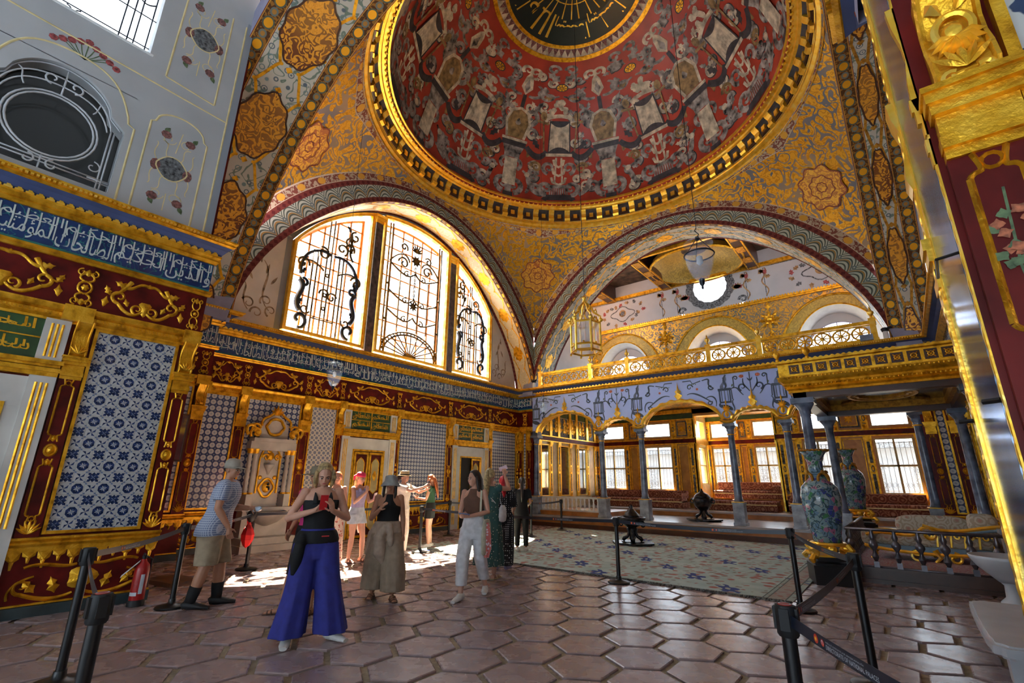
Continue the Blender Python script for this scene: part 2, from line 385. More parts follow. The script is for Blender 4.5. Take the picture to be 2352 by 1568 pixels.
glass('pane', (.85, .92, 1), .05, .10); glass('lamp_glass', (.55, .72, .95), .03, .14); glass('pane_dark', (.03, .03, .028), .06, .97)
plain('mirror_blue', (.16, .34, .82), .13, .85, var=.2, sc=5); plain('mirror', (.55, .57, .58), .05, .95, var=.05)
# ---------------------------------------------------------------- Arabic shaping and lettering
_AR = {}
for _c in list(range(0xFB50, 0xFBC0)) + list(range(0xFE80, 0xFEFD)):
    _d = unicodedata.decomposition(chr(_c)).split()
    if len(_d) == 2 and _d[0] in ('<isolated>', '<initial>', '<medial>', '<final>'): _AR.setdefault(int(_d[1], 16), {})[_d[0][1:-1]] = chr(_c)
    if len(_d) == 3 and _d[1:] == ['0644', '0627']: _AR.setdefault('la', {})[_d[0][1:-1]] = chr(_c)
def shape_ar(t):
    out = []; i = 0; L = []
    while i < len(t):
        if t[i:i+2] == '\u0644\u0627': L.append('la'); i += 2
        else: L.append(ord(t[i])); i += 1
    def joins(k): return k in _AR and 'initial' in _AR[k]
    for i, k in enumerate(L):
        if k not in _AR: out.append(chr(k) if k != 'la' else ''); continue
        pre = i > 0 and joins(L[i-1]); nxt = i+1 < len(L) and L[i+1] in _AR and joins(k)
        F = _AR[k]; form = 'medial' if pre and nxt else 'final' if pre else 'initial' if nxt else 'isolated'
        out.append(F.get(form) or F.get('isolated'))
    return ''.join(reversed(out))
_TC = {}
def text_geo(s):
    if s not in _TC:
        c = bpy.data.curves.new('lettering', 'FONT'); c.body = s; c.resolution_u = 2; o = bpy.data.objects.new('lettering', c)
        me = o.to_mesh(); v = np.array([q.co[:2] for q in me.vertices]); f = [tuple(p.vertices) for p in me.polygons]; o.to_mesh_clear()
        bpy.data.objects.remove(o); bpy.data.curves.remove(c); _TC[s] = (v, f)
    return _TC[s]
def lettering(mb, s, f, u0, u1, v0, v1, h=.004, m=0, flip=False):
    v, fs = text_geo(s); a, b = v.min(0), v.max(0)
    U = (v[:, 0]-a[0])/(b[0]-a[0]); V = (v[:, 1]-a[1])/(b[1]-a[1])
    if flip: U = 1-U
    mb.add([f(u0+(u1-u0)*x, v0+(v1-v0)*y, h) for x, y in zip(U, V)], fs, m)
# ---------------------------------------------------------------- stroke vocabulary (2d)
def spiral(cx, cy, r0, r1, a0, a1, n=18):
    t = np.linspace(0, 1, n); r = r0+(r1-r0)*t; a = np.radians(a0+(a1-a0)*t); return np.c_[cx+r*np.cos(a), cy+r*np.sin(a)]
def bez(p0, p1, p2, p3, n=12):
    t = np.linspace(0, 1, n)[:, None]; p0, p1, p2, p3 = map(np.array, (p0, p1, p2, p3))
    return (1-t)**3*p0 + 3*(1-t)**2*t*p1 + 3*(1-t)*t*t*p2 + t**3*p3
def leafp(x, y, L, wd, ang, n=7, lobes=0):
    t = np.linspace(0, 1, n); wv = wd/2*np.sin(np.pi*t**.8)
    if lobes: wv = wv*(1+.35*np.cos(t*lobes*2*np.pi))
    P = np.r_[np.c_[t*L, wv], np.c_[t[::-1][1:-1]*L, -wv[::-1][1:-1]]]; c, s = math.cos(math.radians(ang)), math.sin(math.radians(ang))
    return np.c_[x+P[:, 0]*c-P[:, 1]*s, y+P[:, 0]*s+P[:, 1]*c]
def curl(x, y, R, a0, turn, n=20):    # volute starting at (x,y) heading a0 (deg), curling with sign turn
    s = 1 if turn > 0 else -1; cx = x - s*R*math.sin(math.radians(a0)); cy = y + s*R*math.cos(math.radians(a0))
    return spiral(cx, cy, R, R*.22, a0 - s*90, a0 - s*90 + turn, n)
def mirror_pts(P, cx): Q = np.array(P, float); Q[:, 0] = 2*cx-Q[:, 0]; return Q
def flat(o, U, V, N):          # planar map
    o, U, V, N = map(np.array, (o, U, V, N)); o = o.astype(float)
    return lambda u, v, h=0.0: tuple(o+U*u+V*v+N*h)
# ---------------------------------------------------------------- the room: levels and planes
XN, YN = -8.0, 2.41        # near left wall plane, its end
XF, XB, YB = -11.9, -11.3, 15.3   # far left wall, stub wall, arcade plane
XC = 1.26                  # right wall
CX, CY = -5.32, 9.46; HS = 5.62; ZS = 4.40; RI = 5.60; RO = 6.45
fN = lambda u, v, h=0.0: (XN+h, u, v)
fF = lambda u, v, h=0.0: (XF+h, u, v)
fB = lambda u, v, h=0.0: (u, YB-h, v)
fK = lambda u, v, h=0.0: (XB+h, u, v)
fC = lambda u, v, h=0.0: (XC-h, u, v)
def fbox(mb, f, u0, u1, v0, v1, h0, h1, m=0):
    mb.add([f(u, v, h) for h in (h0, h1) for v in (v0, v1) for u in (u0, u1)],
           [(0,1,3,2),(4,6,7,5),(0,4,5,1),(2,3,7,6),(0,2,6,4),(1,5,7,3)], m)
def mould(mb, f, prof, u0, u1, mit0=0, mit1=0, m=0):     # prof: closed polygon of (h, v)
    n = len(prof); V = [f(u0-mit0*h, v, h) for h, v in prof]+[f(u1+mit1*h, v, h) for h, v in prof]
    mb.add(V, [(i, (i+1) % n, n+(i+1) % n, n+i) for i in range(n)]+[tuple(range(n)), tuple(range(n, 2*n))], m)
def frame2(mb, f, u0, u1, v0, v1, wd, h, m=0):
    fbox(mb, f, u0, u1, v0, v0+wd, 0, h, m); fbox(mb, f, u0, u1, v1-wd, v1, 0, h, m); fbox(mb, f, u0, u0+wd, v0+wd, v1-wd, 0, h, m); fbox(mb, f, u1-wd, u1, v0+wd, v1-wd, 0, h, m)
# ---------------------------------------------------------------- floor
def build_floor():
    mb = MB(); mb.box((-13.5, -6, -.12), (4.5, 16.2, -.022)); fl = struct(mb.build('floor', M['mortar']), 'terracotta hexagon tile floor with sandy joints')
    def hexa(mb, cx, cy, g=.027, z0=-.03, z1=0.0):
        R = .57/math.sqrt(3); k = 1-g*2/.57; pts = []
        for i in range(6):
            a = math.radians(30+60*i); pts.append((cx+(R*k*math.cos(a)), cy+(R*k*math.sin(a)*1.033)))
        def ring(s, z): return [(cx+(x-cx)*s, cy+(y-cy)*s, z) for x, y in pts]
        V = ring(1, z0)+ring(1, z1-.006)+ring(.965, z1); F = [tuple(range(12, 18))]
        for j in range(2): F += [(j*6+i, j*6+(i+1) % 6, j*6+6+(i+1) % 6, j*6+6+i) for i in range(6)]
        mb.add(V, F)
    C = []
    for j in range(-12, 23):
        for i in range(-20, 16):
            x = -3.29+.57*i+(.285 if j % 2 else 0); y = 4.55+.51*j
            if -13.2 < x < 3.4 and -2 < y < 15.4 and not (x < -8.3 and y < 2.0): C.append((x, y))
    def vis(p):
        d = Vector((p[0], p[1], -1.5)); z = d.dot(Vector(_f)); 
        if z < .3: return None
        X, Y = d.dot(Vector(_r))/z*1091, d.dot(Vector(_u))/z*1091
        return (z*z*z) if abs(X) < 1260 and abs(Y) < 860 else None
    V = [(vis(p), p) for p in C]; inv = sorted([q for q in V if q[0] is not None and not (-9.9 < q[1][0] < -1.1 and 8.0 < q[1][1] < 14.5)])
    near = [p for _, p in inv[:300]]; ns = set(near)
    mb0 = MB(); hexa(mb0, 0, 0); me = mb0.mesh('hexagon_tile', M['terracotta'])
    for x, y in near:
        o = link('hexagon_tile', me, fl, (x, y, random.uniform(-.004, .003))); o.rotation_euler = (random.uniform(-.004, .004), random.uniform(-.004, .004), random.choice((0, PI)))
    for q in range(4):
        mb1 = MB()
        for k, p in enumerate(C):
            if p not in ns and k % 4 == q: hexa(mb1, p[0], p[1], z1=random.uniform(-.004, .002))
        o = mb1.build('hexagon_tiles', M['terracotta'], fl); o['kind'] = 'stuff'
build_floor()
# ---------------------------------------------------------------- wall shell
def shell():
    mb = MB(); mb.box((XN-.4, -7, 0), (XN, YN, 5.0)); mb.box((XN-4.2, YN-.3, 0), (XN-.3, YN, 12.4)); wl = struct(mb.build('wall_left', M['red_lacquer']), 'near left wall with tile panel, gilt pilasters and grey painted upper storey')
    mb = MB(); mb.box((XF-.5, 2.9, 0), (XF, YB+.3, 5.0)); mb.box((XF-.2, 2.4, 0), (XB, 3.75, 4.9)); wf = struct(mb.build('wall_left_far', M['red_lacquer']), 'far left wall of tile panels, wall fountain and two doors under a blue inscription')
    mb = MB(); mb.box((XF-.2, YB, 0), (-11.18, YB+.35, 4.9)); mb.box((.52, YB, 0), (XC+.5, YB+.35, 4.9)); wb = struct(mb.build('wall_back', M['red_lacquer']), 'narrow wall ends beside the blue arcade')
    mb = MB(); mb.box((XC, 2.6, 0), (XC+.5, YB+.35, 5.0)); wr = struct(mb.build('wall_right', M['red_lacquer']), 'right hand wall behind the throne canopy')
    return wl, wf, wb, wr
WL, WF, WB, WR = shell()
CORN_A = [(0, 4.74), (.05, 4.74), (.09, 4.78), (.08, 4.80), (.12, 4.84), (.12, 4.87), (0, 4.87)]
CORN_C = [(0, 4.86), (.09, 4.86), (.12, 4.90), (.20, 4.955), (.29, 4.99), (0, 4.99)]
CORN_D = [(0, 4.985), (.29, 4.985), (.33, 5.005), (.32, 5.02), (.36, 5.05), (.36, 5.075), (0, 5.075)]
def cornice(par, f, u0, u1, mit0=0, mit1=0, crest=.105, low=True):
    mb = MB(); mould(mb, f, CORN_A, u0, u1, mit0, mit1); mould(mb, f, CORN_D, u0, u1, mit0, mit1)
    if low: mould(mb, f, [(0, 4.20), (.05, 4.20), (.07, 4.23), (.05, 4.245), (.07, 4.275), (0, 4.275)], u0, u1, mit0, mit1)
    mb.build('cornice', M['gold'], par)
    mb = MB(); mould(mb, f, CORN_C, u0, u1, mit0, mit1); mb.build('cornice_cove', M['cove_blue'], par)
    mb = MB(); n = int((u1-u0)/crest)
    for i in range(n):
        c = u0+(i+.5)*(u1-u0)/n; k = crest
        P = [(c-.42*k, 4.865), (c-.40*k, 4.885), (c-.15*k, 4.895), (c-.22*k, 4.92), (c-.02*k, 4.975), (c+.10*k, 4.955), (c+.02*k, 4.94), (c+.22*k, 4.90), (c+.40*k, 4.885), (c+.42*k, 4.865)]
        mb.prism(P, f, .11, .135)
    for i in range(int((u1-u0)/.05)):
        c = u0+(i+.5)*.05; fbox(mb, f, c-.014, c+.014, 5.02, 5.045, .33, .365)
    o = mb.build('cornice_cresting', M['gold_bright'], par); o['kind'] = 'stuff'
def inscription(par, f, u0, u1, words, cart=None, flip=False, green=True):
    mb = MB(); fbox(mb, f, u0, u1, 4.27, 4.745, 0, .02); mb.build('inscription_tiles', M['ins_blue'], par)
    if green:
        mb = MB(); fbox(mb, f, u0, u1, 4.275, 4.315, .02, .024)
        rr = random.Random(3)
        for i in range(int((u1-u0)*9)):
            mb.poly(leafp(rr.uniform(u0, u1), rr.uniform(4.33, 4.72), .06, .02, rr.uniform(0, 360)), f, .0225)
        mb.build('inscription_border', M['ins_green'], par)
    mb = MB(); L = (u1-u0)/len(words)
    for i, wd in enumerate(words):
        a, b = u0+i*L, u0+(i+1)*L
        if flip: a, b = b, a
        d = (b-a)
        lettering(mb, shape_ar(wd), f, a+d*.0, b-d*.02, 4.335, 4.60, .026)
        lettering(mb, shape_ar(words[(i*3+1) % len(words)]), f, a+d*.12, b+d*.06, 4.52, 4.725, .024)
        for k in range(5):
            x = a+d*(.1+.2*k); mb.ribbon([(x, 4.40), (x+.008, 4.55), (x, 4.715)], [.012, .018, .016], f, .027)
    mb.build('inscription_lettering', M['ins_white'], par)
# ---- gilt reliefs
def frieze_wide(mb, f, u0, u1, v0, v1):
    W, H = u1-u0, v1-v0; cx = (u0+u1)/2; p = lambda x, y: (cx+x*W/2, v0+y*H); k = min(1, W/1.0)
    for s in (-1, 1):
        q = lambda x, y: p(s*x, y)
        mb.ribbon(bez(q(0, .90), q(.28, 1.0), q(.30, .72), q(.50, .74)), [.05*k, .035*k, .05*k], f, .004, .028)
        mb.ribbon(bez(q(.42, .92), q(.62, .60), q(.66, .50), q(.86, .48)), [.06*k, .04*k, .025*k], f, .004, .028)
        a = q(.62, .30); mb.ribbon(curl(a[0], a[1], .17*H, 0 if s > 0 else 180, s*400, 24), np.linspace(.05*k, .02, 24), f, .004, .028)
        mb.ribbon(bez(q(.06, .20), q(.22, .02), q(.42, .06), q(.62, .30)), [.03, .05*k, .045*k], f, .004, .028)
        b = q(.22, .13); mb.ribbon(curl(b[0], b[1], .13*H, 20 if s > 0 else 160, s*380, 20), np.linspace(.04*k, .015, 20), f, .004, .024)
        mb.poly(leafp(*q(.84, .46), .26*H, .12*H, 65 if s > 0 else 115, lobes=3), f, .004, 0, .03)
        mb.poly(leafp(*q(.48, .74), .30*H, .15*H, 20 if s > 0 else 160, lobes=3), f, .004, 0, .03); mb.poly(leafp(*q(.40, .26), .22*H, .10*H, 70 if s > 0 else 110, lobes=2), f, .004, 0, .03)
        mb.poly(leafp(*q(.92, .14), .30*H, .12*H, 95 if s > 0 else 85, lobes=2), f, .004, 0, .03)
    mb.poly([p(-.16, .40), p(-.10, .46), p(.10, .46), p(.16, .40), p(.10, .30), p(.06, .14), p(0, .08), p(-.06, .14), p(-.10, .30)], f, .004, 0, .05)
    mb.poly(leafp(*p(0, .86), .12*H, .16*H, 90, lobes=2), f, .004, 0, .03)
def frieze_narrow(mb, f, u0, u1, v0, v1):
    W, H = u1-u0, v1-v0; cx, cy = (u0+u1)/2, (v0+v1)/2; R = min(W*.26, H*.15)
    t = np.linspace(0, 2*PI, 13)[:-1]; mb.ribbon(np.c_[cx+R*np.cos(t), cy+R*1.2*np.sin(t)], W*.10, f, .004, .02, 0, True); mb.poly([(cx+R*.55*math.cos(a)*(1+.15*math.cos(6*a)), cy+R*.6*math.sin(a)*(1+.15*math.cos(6*a))) for a in np.linspace(0, 2*PI, 24)[:-1]], f, .004, 0, .04)
    for s in (-1, 1):
        for t in (-1, 1):
            mb.ribbon(bez((cx+s*R*.3, cy+t*R*1.2), (cx+s*W*.5, cy+t*H*.22), (cx+s*W*.05, cy+t*H*.36), (cx+s*W*.2, cy+t*H*.40)), [W*.10, W*.09, W*.07], f, .004, .022)
            mb.ribbon(spiral(cx+s*W*.22, cy+t*H*.36, W*.19, W*.05, 90*t, 90*t - s*t*420, 16), np.linspace(W*.09, W*.03, 16), f, .004, .022)
    for t in (-1, 1): mb.poly(leafp(cx, cy+t*H*.28, H*.18, W*.35, 90*t, lobes=2), f, .004, 0, .03)
def frieze(par, f, u0, u1, cuts, v0=3.58, v1=4.20):
    mb = MB(); mould(mb, f, [(0, 3.38), (.05, 3.38), (.05, 3.41), (.09, 3.44), (.08, 3.49), (.12, 3.52), (.14, 3.565), (.14, 3.585), (0, 3.585)], u0, u1)
    for i in range(int((u1-u0)/.045)): c = u0+(i+.5)*.045; fbox(mb, f, c-.013, c+.013, 3.45, 3.485, .08, .10)
    mb.build('frieze_moulding', M['gold'], par)
    mb = MB(); fbox(mb, f, u0, u1, v0, v1, 0, .01); mb.build('frieze_ground', M['red_lacquer'], par)
    mw, mn = 0, 0
    for a, b, k in cuts:
        mb = MB()
        (frieze_wide if k == 'w' else frieze_narrow)(mb, lambda u, v, h=0: f(u, v, h+.01), a+.015, b-.015, v0+.04, v1-.03)
        mb.build('gilt_scroll_relief' if k == 'w' else 'gilt_rosette_relief', M['gold'], par, True)
        if k == 'n':
            mb = MB(); fbox(mb, f, a, b, 3.40, 3.60, .06, .155); mb.build('moulding_break', M['gold'], par)
# ---- pilaster (red, gilt frame, bracket and capital)
def pilaster(par, f, u0, u1, small=False):
    W = u1-u0; cx = (u0+u1)/2; g = MB(); r = MB()
    fbox(r, f, u0, u1, .84, 2.68, 0, .035)
    o = r.build('pilaster', M['red_lacquer'], par)
    def outline(v0, v1):
        a, b = u0+W*.2, u1-W*.2
        for x in (a, b): g.ribbon([(x, v0), (x, v1)], .022 if not small else .018, f, .036, .014)
        for t, y in ((1, v1), (-1, v0)):
            for s in (-1, 1): g.ribbon(bez((cx+s*W*.3, y), (cx+s*W*.2, y+t*.05), (cx+s*W*.05, y-t*.02), (cx+s*W*.2, y+t*.10)), .02, f, .036, .014)
            t_ = np.linspace(0, 2*PI, 11)[:-1]; g.ribbon(np.c_[cx+W*.13*np.cos(t_), y+t*.055+W*.13*np.sin(t_)], .016, f, .036, .014, 0, True)
    outline(1.10, 1.62); outline(2.02, 2.58)
    t_ = np.linspace(0, 2*PI, 17)[:-1]; g.ribbon(np.c_[cx+W*.24*np.cos(t_), 1.82+W*.30*np.sin(t_)], W*.15, f, .036, .025, 0, True); g.poly(np.c_[cx+W*.17*np.cos(t_), 1.82+W*.22*np.sin(t_)], f, .04, 0, .02)
    for k in range(-3, 4): g.poly(leafp(cx, .88, .17-.012*abs(k), .035, 90+k*19), f, .037, 0, .02)
    g.poly(leafp(cx, 1.92, .08, .05, 90), f, .037, 0, .02); g.poly(leafp(cx, 1.72, .08, .05, -90), f, .037, 0, .02)
    g.build('pilaster_gilding', M['gold'], o)
    c = MB()
    for a, b, h, e in ((2.68, 2.72, .05, 0), (2.72, 2.77, .07, .005), (2.77, 2.86, .06, 0), (2.86, 2.90, .09, .012), (2.90, 2.94, .115, .022), (2.94, 2.965, .13, .03)): fbox(c, f, u0-e, u1+e, a, b, 0, h)
    c.build('capital', M['gold'], o)
    b = MB(); P = [(0, 2.96), (.07, 2.96), (.10, 3.0), (.085, 3.08), (.05, 3.16), (.045, 3.24), (.08, 3.32), (.13, 3.38), (.15, 3.42), (0, 3.42)]
    mould(b, f, P, u0+W*.12, u1-W*.12); P2 = [(h+.012, v) for h, v in P]
    for s in (u0+W*.14, u1-W*.14): b.tube([f(s, v, h+.005) for h, v in P[1:-1]], .012, 5)
    for k in (-2, -1, 0, 1, 2): b.poly(leafp(cx, 3.0, .13, .03, 90+k*22), lambda u, v, h=0: f(u, v, .115-.25*max(0, v-3.02)+h), 0, 0, .02)
    b.build('bracket', M['gold'], o, SM)
def ftile(par, f, u0, u1, v0, v1, mat):
    g = MB(); frame2(g, f, u0, u1, v0, v1, .035, .04); fr = g.build('tile_panel_frame', M['gold'], par)
    mb = MB(); V = [(u0+.03, v0+.03), (u1-.03, v0+.03), (u1-.03, v1-.03), (u0+.03, v1-.03)]
    mb.add([f(u, v, .012) for u, v in V], [(0, 1, 2, 3)], 0, V); mb.build('tile_panel', M[mat], par)
def dado(par, f, u0, u1, motif=True, seed=0):
    g = MB(); mould(g, f, [(0, .74), (.04, .74), (.06, .77), (.05, .79), (.09, .82), (.09, .845), (0, .845)], u0, u1); fbox(g, f, u0, u1, .12, .14, 0, .03)
    g.build('dado_moulding', M['gold'], par)
    mb = MB(); fbox(mb, f, u0, u1, 0, .115, 0, .06); mb.build('plinth', M['plinth'], par)
    mb = MB(); n = max(2, int((u1-u0)/.13)); L = (u1-u0)/n; rr = random.Random(seed)
    fbox(mb, f, u0, u1, .685, .74, .004, .02)
    for i in range(n):
        c = u0+(i+.5)*L; k = .10 if i % 2 else .15
        mb.poly([(c-L*.48, .69), (c-L*.42, .69-k*.5), (c-L*.16, .69-k*.7), (c-.01, .69-k*1.25), (c+.01, .69-k*1.25), (c+L*.16, .69-k*.7), (c+L*.42, .69-k*.5), (c+L*.48, .69)], f, .004, 0, .02)
    W = u1-u0; cx = (u0+u1)/2
    if motif and W > .6:
        for s in (-1, 1):
            q = lambda x, y: (cx+s*x*W/2, .14+y*.5)
            mb.ribbon(bez(q(.1, .75), q(.3, .65), q(.5, .9), q(.75, .75)), [.03, .04, .03], f, .004, .02); mb.ribbon(curl(*q(.72, .2), .08, 0 if s > 0 else 180, s*400), np.linspace(.04, .015, 20), f, .004, .02)
            mb.ribbon(bez(q(.08, .12), q(.3, -.02), q(.5, .05), q(.72, .2)), [.03, .045, .04], f, .004, .02); mb.poly(leafp(*q(.3, .15), .2, .09, 70 if s > 0 else 110, lobes=3), f, .004, 0, .03)
            mb.poly(leafp(*q(.55, .2), .2, .08, 50 if s > 0 else 130, lobes=3), f, .004, 0, .03); mb.ribbon(bez(q(.6, .55), q(.8, .5), q(.9, .3), q(.85, .1)), .025, f, .004, .02)
        mb.poly([(cx+.14*math.cos(a)*(1+.2*math.cos(3*a)), .36+.12*math.sin(a)) for a in np.linspace(0, 2*PI, 20)[:-1]], f, .004, 0, .05)
    mb.build('dado_gilding', M['gold'], par)
def door(par, f, u0, u1, idx, label, opened=False, text=('\u0627\u0644\u062d\u0643\u0645', '\u0633\u0644\u0637\u0627\u0646')):
    # marble surround
    d = struct(link('door_%d' % idx, None), label)
    W = u1-u0; pw = .24; mb = MB()
    fbox(mb, f, u0, u0+pw, 0, 2.68, 0, .07); fbox(mb, f, u1-pw, u1, 0, 2.68, 0, .07); fbox(mb, f, u0+pw, u0+pw+.18, 0, 2.62, 0, .05); fbox(mb, f, u1-pw-.18, u1-pw, 0, 2.62, 0, .05)
    fbox(mb, f, u0+pw+.001, u1-pw-.001, 2.30, 2.655, 0, .055); fbox(mb, f, u0, u0+pw, 2.86, 3.40, 0, .06); fbox(mb, f, u1-pw, u1, 2.86, 3.40, 0, .06)
    mb.build('door_surround', M['marble'], d)
    g = MB()
    for a in (u0, u1-pw):
        for k in range(3):
            x = a+pw*(.3+.2*k); g.ribbon([(x, .95), (x, 2.60)], .028, f, .071, .012); g.ribbon([(x, 2.92), (x, 3.34)], .028, f, .061, .012); g.ribbon([(x, .15), (x, .72)], .028, f, .071, .012)
    for v, h, e in ((2.68, .09, 0), (2.73, .11, .01), (2.79, .10, 0), (2.82, .14, .02)): fbox(g, f, u0-e, u1+e, v, v+.05, 0, h)
    a, b = u0+pw+.18, u1-pw-.18
    frame2(g, f, a-.045, b+.045, -.05, 2.34, .045, .065); g.build('door_gilding', M['gold'], d)
    gb = MB(); fbox(gb, f, u0+pw, u1-pw, 2.88, 3.40, 0, .03); bo = gb.build('inscription_board', M['green_board'], d)
    t = MB()
    for r in range(2):
        for c in range(2):
            x0 = u0+pw+.05+c*(W/2-pw-.02); x1 = x0+W/2-pw-.10
            lettering(t, shape_ar(text[(r+c) % len(text)]), f, x0, x1, 2.92+r*.25, 3.12+r*.25, .034); lettering(t, shape_ar(text[(r+c+1) % len(text)]), f, x0+.05, x1-.04, 2.96+r*.25, 3.09+r*.25, .033)
    fbox(t, f, u0+pw, u1-pw, 3.135, 3.15, .03, .045); fbox(t, f, (u0+u1)/2-.015, (u0+u1)/2+.015, 2.88, 3.4, .03, .045)
    t.build('board_lettering', M['gold'], bo)
    mb = MB(); fbox(mb, f, a, b, 0, 2.3, .001, .004); mb.build('doorway_back', M['hall_shade'] if opened else M['wood_dark'], d)  # open door: flat dark sheet stands for the unlit hall beyond
    L = (b-a)/2
    for k in range(2):
        if opened and k == 0: continue
        x0, x1 = a+k*L+.01, a+(k+1)*L-.01; dh = .004
        f2 = lambda u, v, h=0: f(u, v, h+dh)
        mb = MB(); fbox(mb, f2, x0, x1, .02, 2.27, 0, .05); lf = mb.build('door_leaf', M['red_panel'], d)
        g = MB(); frame2(g, f2, x0, x1, .02, 2.27, .06, .075)
        for v0, v1 in ((1.15, 2.12), (.2, 1.0)):
            c = (x0+x1)/2; w2 = (x1-x0)*.26
            P = [(c-w2, v0+.1), (c, v0), (c+w2, v0+.1), (c+w2, v1-.14), (c+w2*.6, v1-.06), (c, v1), (c-w2*.6, v1-.06), (c-w2, v1-.14)]
            g.ribbon(P, .03, f2, .052, .012, 0, True); c2 = MB()
            c2.poly(P, f2, .051); c2.build('door_panel', M['cream_frame'], lf)
            g.poly([(c+w2*.5*math.cos(t_)*(1+.2*math.cos(4*t_)), (v0+v1)/2+w2*1.1*math.sin(t_)) for t_ in np.linspace(0, 2*PI, 24)[:-1]], f2, .054, 0, .02)
        g.build('door_leaf_gilding', M['gold'], lf)
# ---- far left wall
W_AR = ['\u0627\u0644\u0644\u0647', '\u0627\u0644\u0639\u0638\u064a\u0645', '\u0627\u0644\u062d\u0643\u064a\u0645', '\u0643\u0641\u0631\u0648\u0627', '\u0628\u0627\u0644\u0645\u0639\u0631\u0648\u0641', '\u0627\u0644\u0635\u0627\u0644\u062d\u0627\u062a', '\u0644\u0646\u0643\u0641\u0631\u0646', '\u0633\u064a\u0626\u0627\u062a\u0647\u0645', '\u0627\u0644\u0645\u0624\u0645\u0646\u064a\u0646', '\u0648\u0627\u0644\u0630\u064a\u0646']
cornice(WF, fF, 3.75, YB, 0, -1, .115)
PANS = [(3.92, 4.63), (4.84, 6.18), (6.44, 7.21), (9.35, 11.35), (13.64, 15.12)]
PIL = [(3.76, 3.92), (4.63, 4.84), (6.18, 6.44), (7.21, 7.40), (9.22, 9.35), (11.35, 11.62), (13.45, 13.64), (15.12, 15.29)]
inscription(WF, fF, 3.75, YB, [W_AR[(i*3+2) % 10] for i in range(18)], flip=False)
cuts = []
NP = [(3.76, 3.98), (4.62, 4.86), (6.18, 6.44), (7.20, 7.42), (9.16, 9.40), (11.35, 11.62), (13.42, 13.66)]
for i, (a, b) in enumerate(NP):
    cuts.append((a, b, 'n')); nx = NP[i+1][0] if i+1 < len(NP) else 15.25
    cuts.append((b, nx, 'w'))
frieze(WF, fF, 3.75, YB, cuts)
for (a, b), mt in zip(PANS, ('tile_lattice_big', 'tile_lattice_big', 'tile_cream', 'tile_lattice', 'tile_lattice')):
    ftile(WF, fF, a, b, .88, 3.38, mt)
for a, b in PIL: pilaster(WF, fF, a, b, True)
for i, (a, b) in enumerate([(3.76, 4.84), (6.44, 7.38), (9.24, 11.62), (13.45, 15.29)]): dado(WF, fF, a, b, seed=i)
door(WF, fF, 7.40, 9.22, 2, 'closed gilt double door in a marble surround on the far left wall'); door(WF, fF, 11.62, 13.45, 3, 'half open gilt door near the corner of the blue arcade', True)
# ---- stub wall before it, and wall ends beside the arcade
cornice(WF, fK, 2.6, 3.75, 0, 1); inscription(WF, fK, 2.5, 3.74, W_AR[3:6]); frieze(WF, fK, 2.5, 3.75, [(2.9, 3.45, 'w'), (3.48, 3.74, 'n')]); dado(WF, fK, 2.5, 3.75, False)
pilaster(WF, fK, 3.52, 3.74); ftile(WF, fK, 2.8, 3.5, .88, 3.38, 'tile_lattice_big')
mb = MB(); fbox(mb, fK, 3.28, 3.50, 1.85, 2.75, .015, .05); mm = mb.build('wall_mirror', M['mirror']); tag(mm, 'dark framed narrow mirror hung on the stub wall behind the man', 'mirror')
mb = MB(); frame2(mb, lambda u, v, h=0: fK(u, v, h+.02), 3.26, 3.52, 1.83, 2.77, .035, .05); mb.build('mirror_frame', M['wood_dark'], mm)
fB2 = lambda u, v, h=0.0: (u, YB-h, v)
cornice(WB, fB2, -11.9, -11.18, -1, 0); inscription(WB, fB2, -11.9, -11.2, W_AR[2:3]); frieze(WB, fB2, -11.9, -11.18, [(-11.7, -11.4, 'n')]); dado(WB, fB2, -11.9, -11.18, False)
pilaster(WB, fB2, -11.84, -11.64, True); ftile(WB, fB2, -11.64, -11.46, .88, 3.38, 'tile_lattice'); pilaster(WB, fB2, -11.44, -11.24, True)
cornice(WB, fB2, .5, XC, 0, -1); inscription(WB, fB2, .52, XC, W_AR[1:2]); frieze(WB, fB2, .52, XC, [(.7, 1.0, 'n')]); dado(WB, fB2, .52, XC, False)
pilaster(WB, fB2, .56, .76, True); ftile(WB, fB2, .78, .98, .88, 3.38, 'tile_lattice_big'); pilaster(WB, fB2, 1.0, 1.22, True)
# right wall
cornice(WR, fC, 3.6, YB, 0, -1, .13); inscription(WR, fC, 3.6, YB, [W_AR[(i*7) % 10] for i in range(12)], flip=True); frieze(WR, fC, 3.6, YB, [(4+i*1.6, 5.4+i*1.6, 'w') for i in range(7)]); dado(WR, fC, 3.0, YB, False)
for a in (10.0, 11.2, 12.4, 13.6, 14.8): pilaster(WR, fC, a, a+.24)
for a in (10.3, 11.5, 12.7, 13.9): ftile(WR, fC, a, a+.84, .88, 3.38, 'tile_lattice_big')
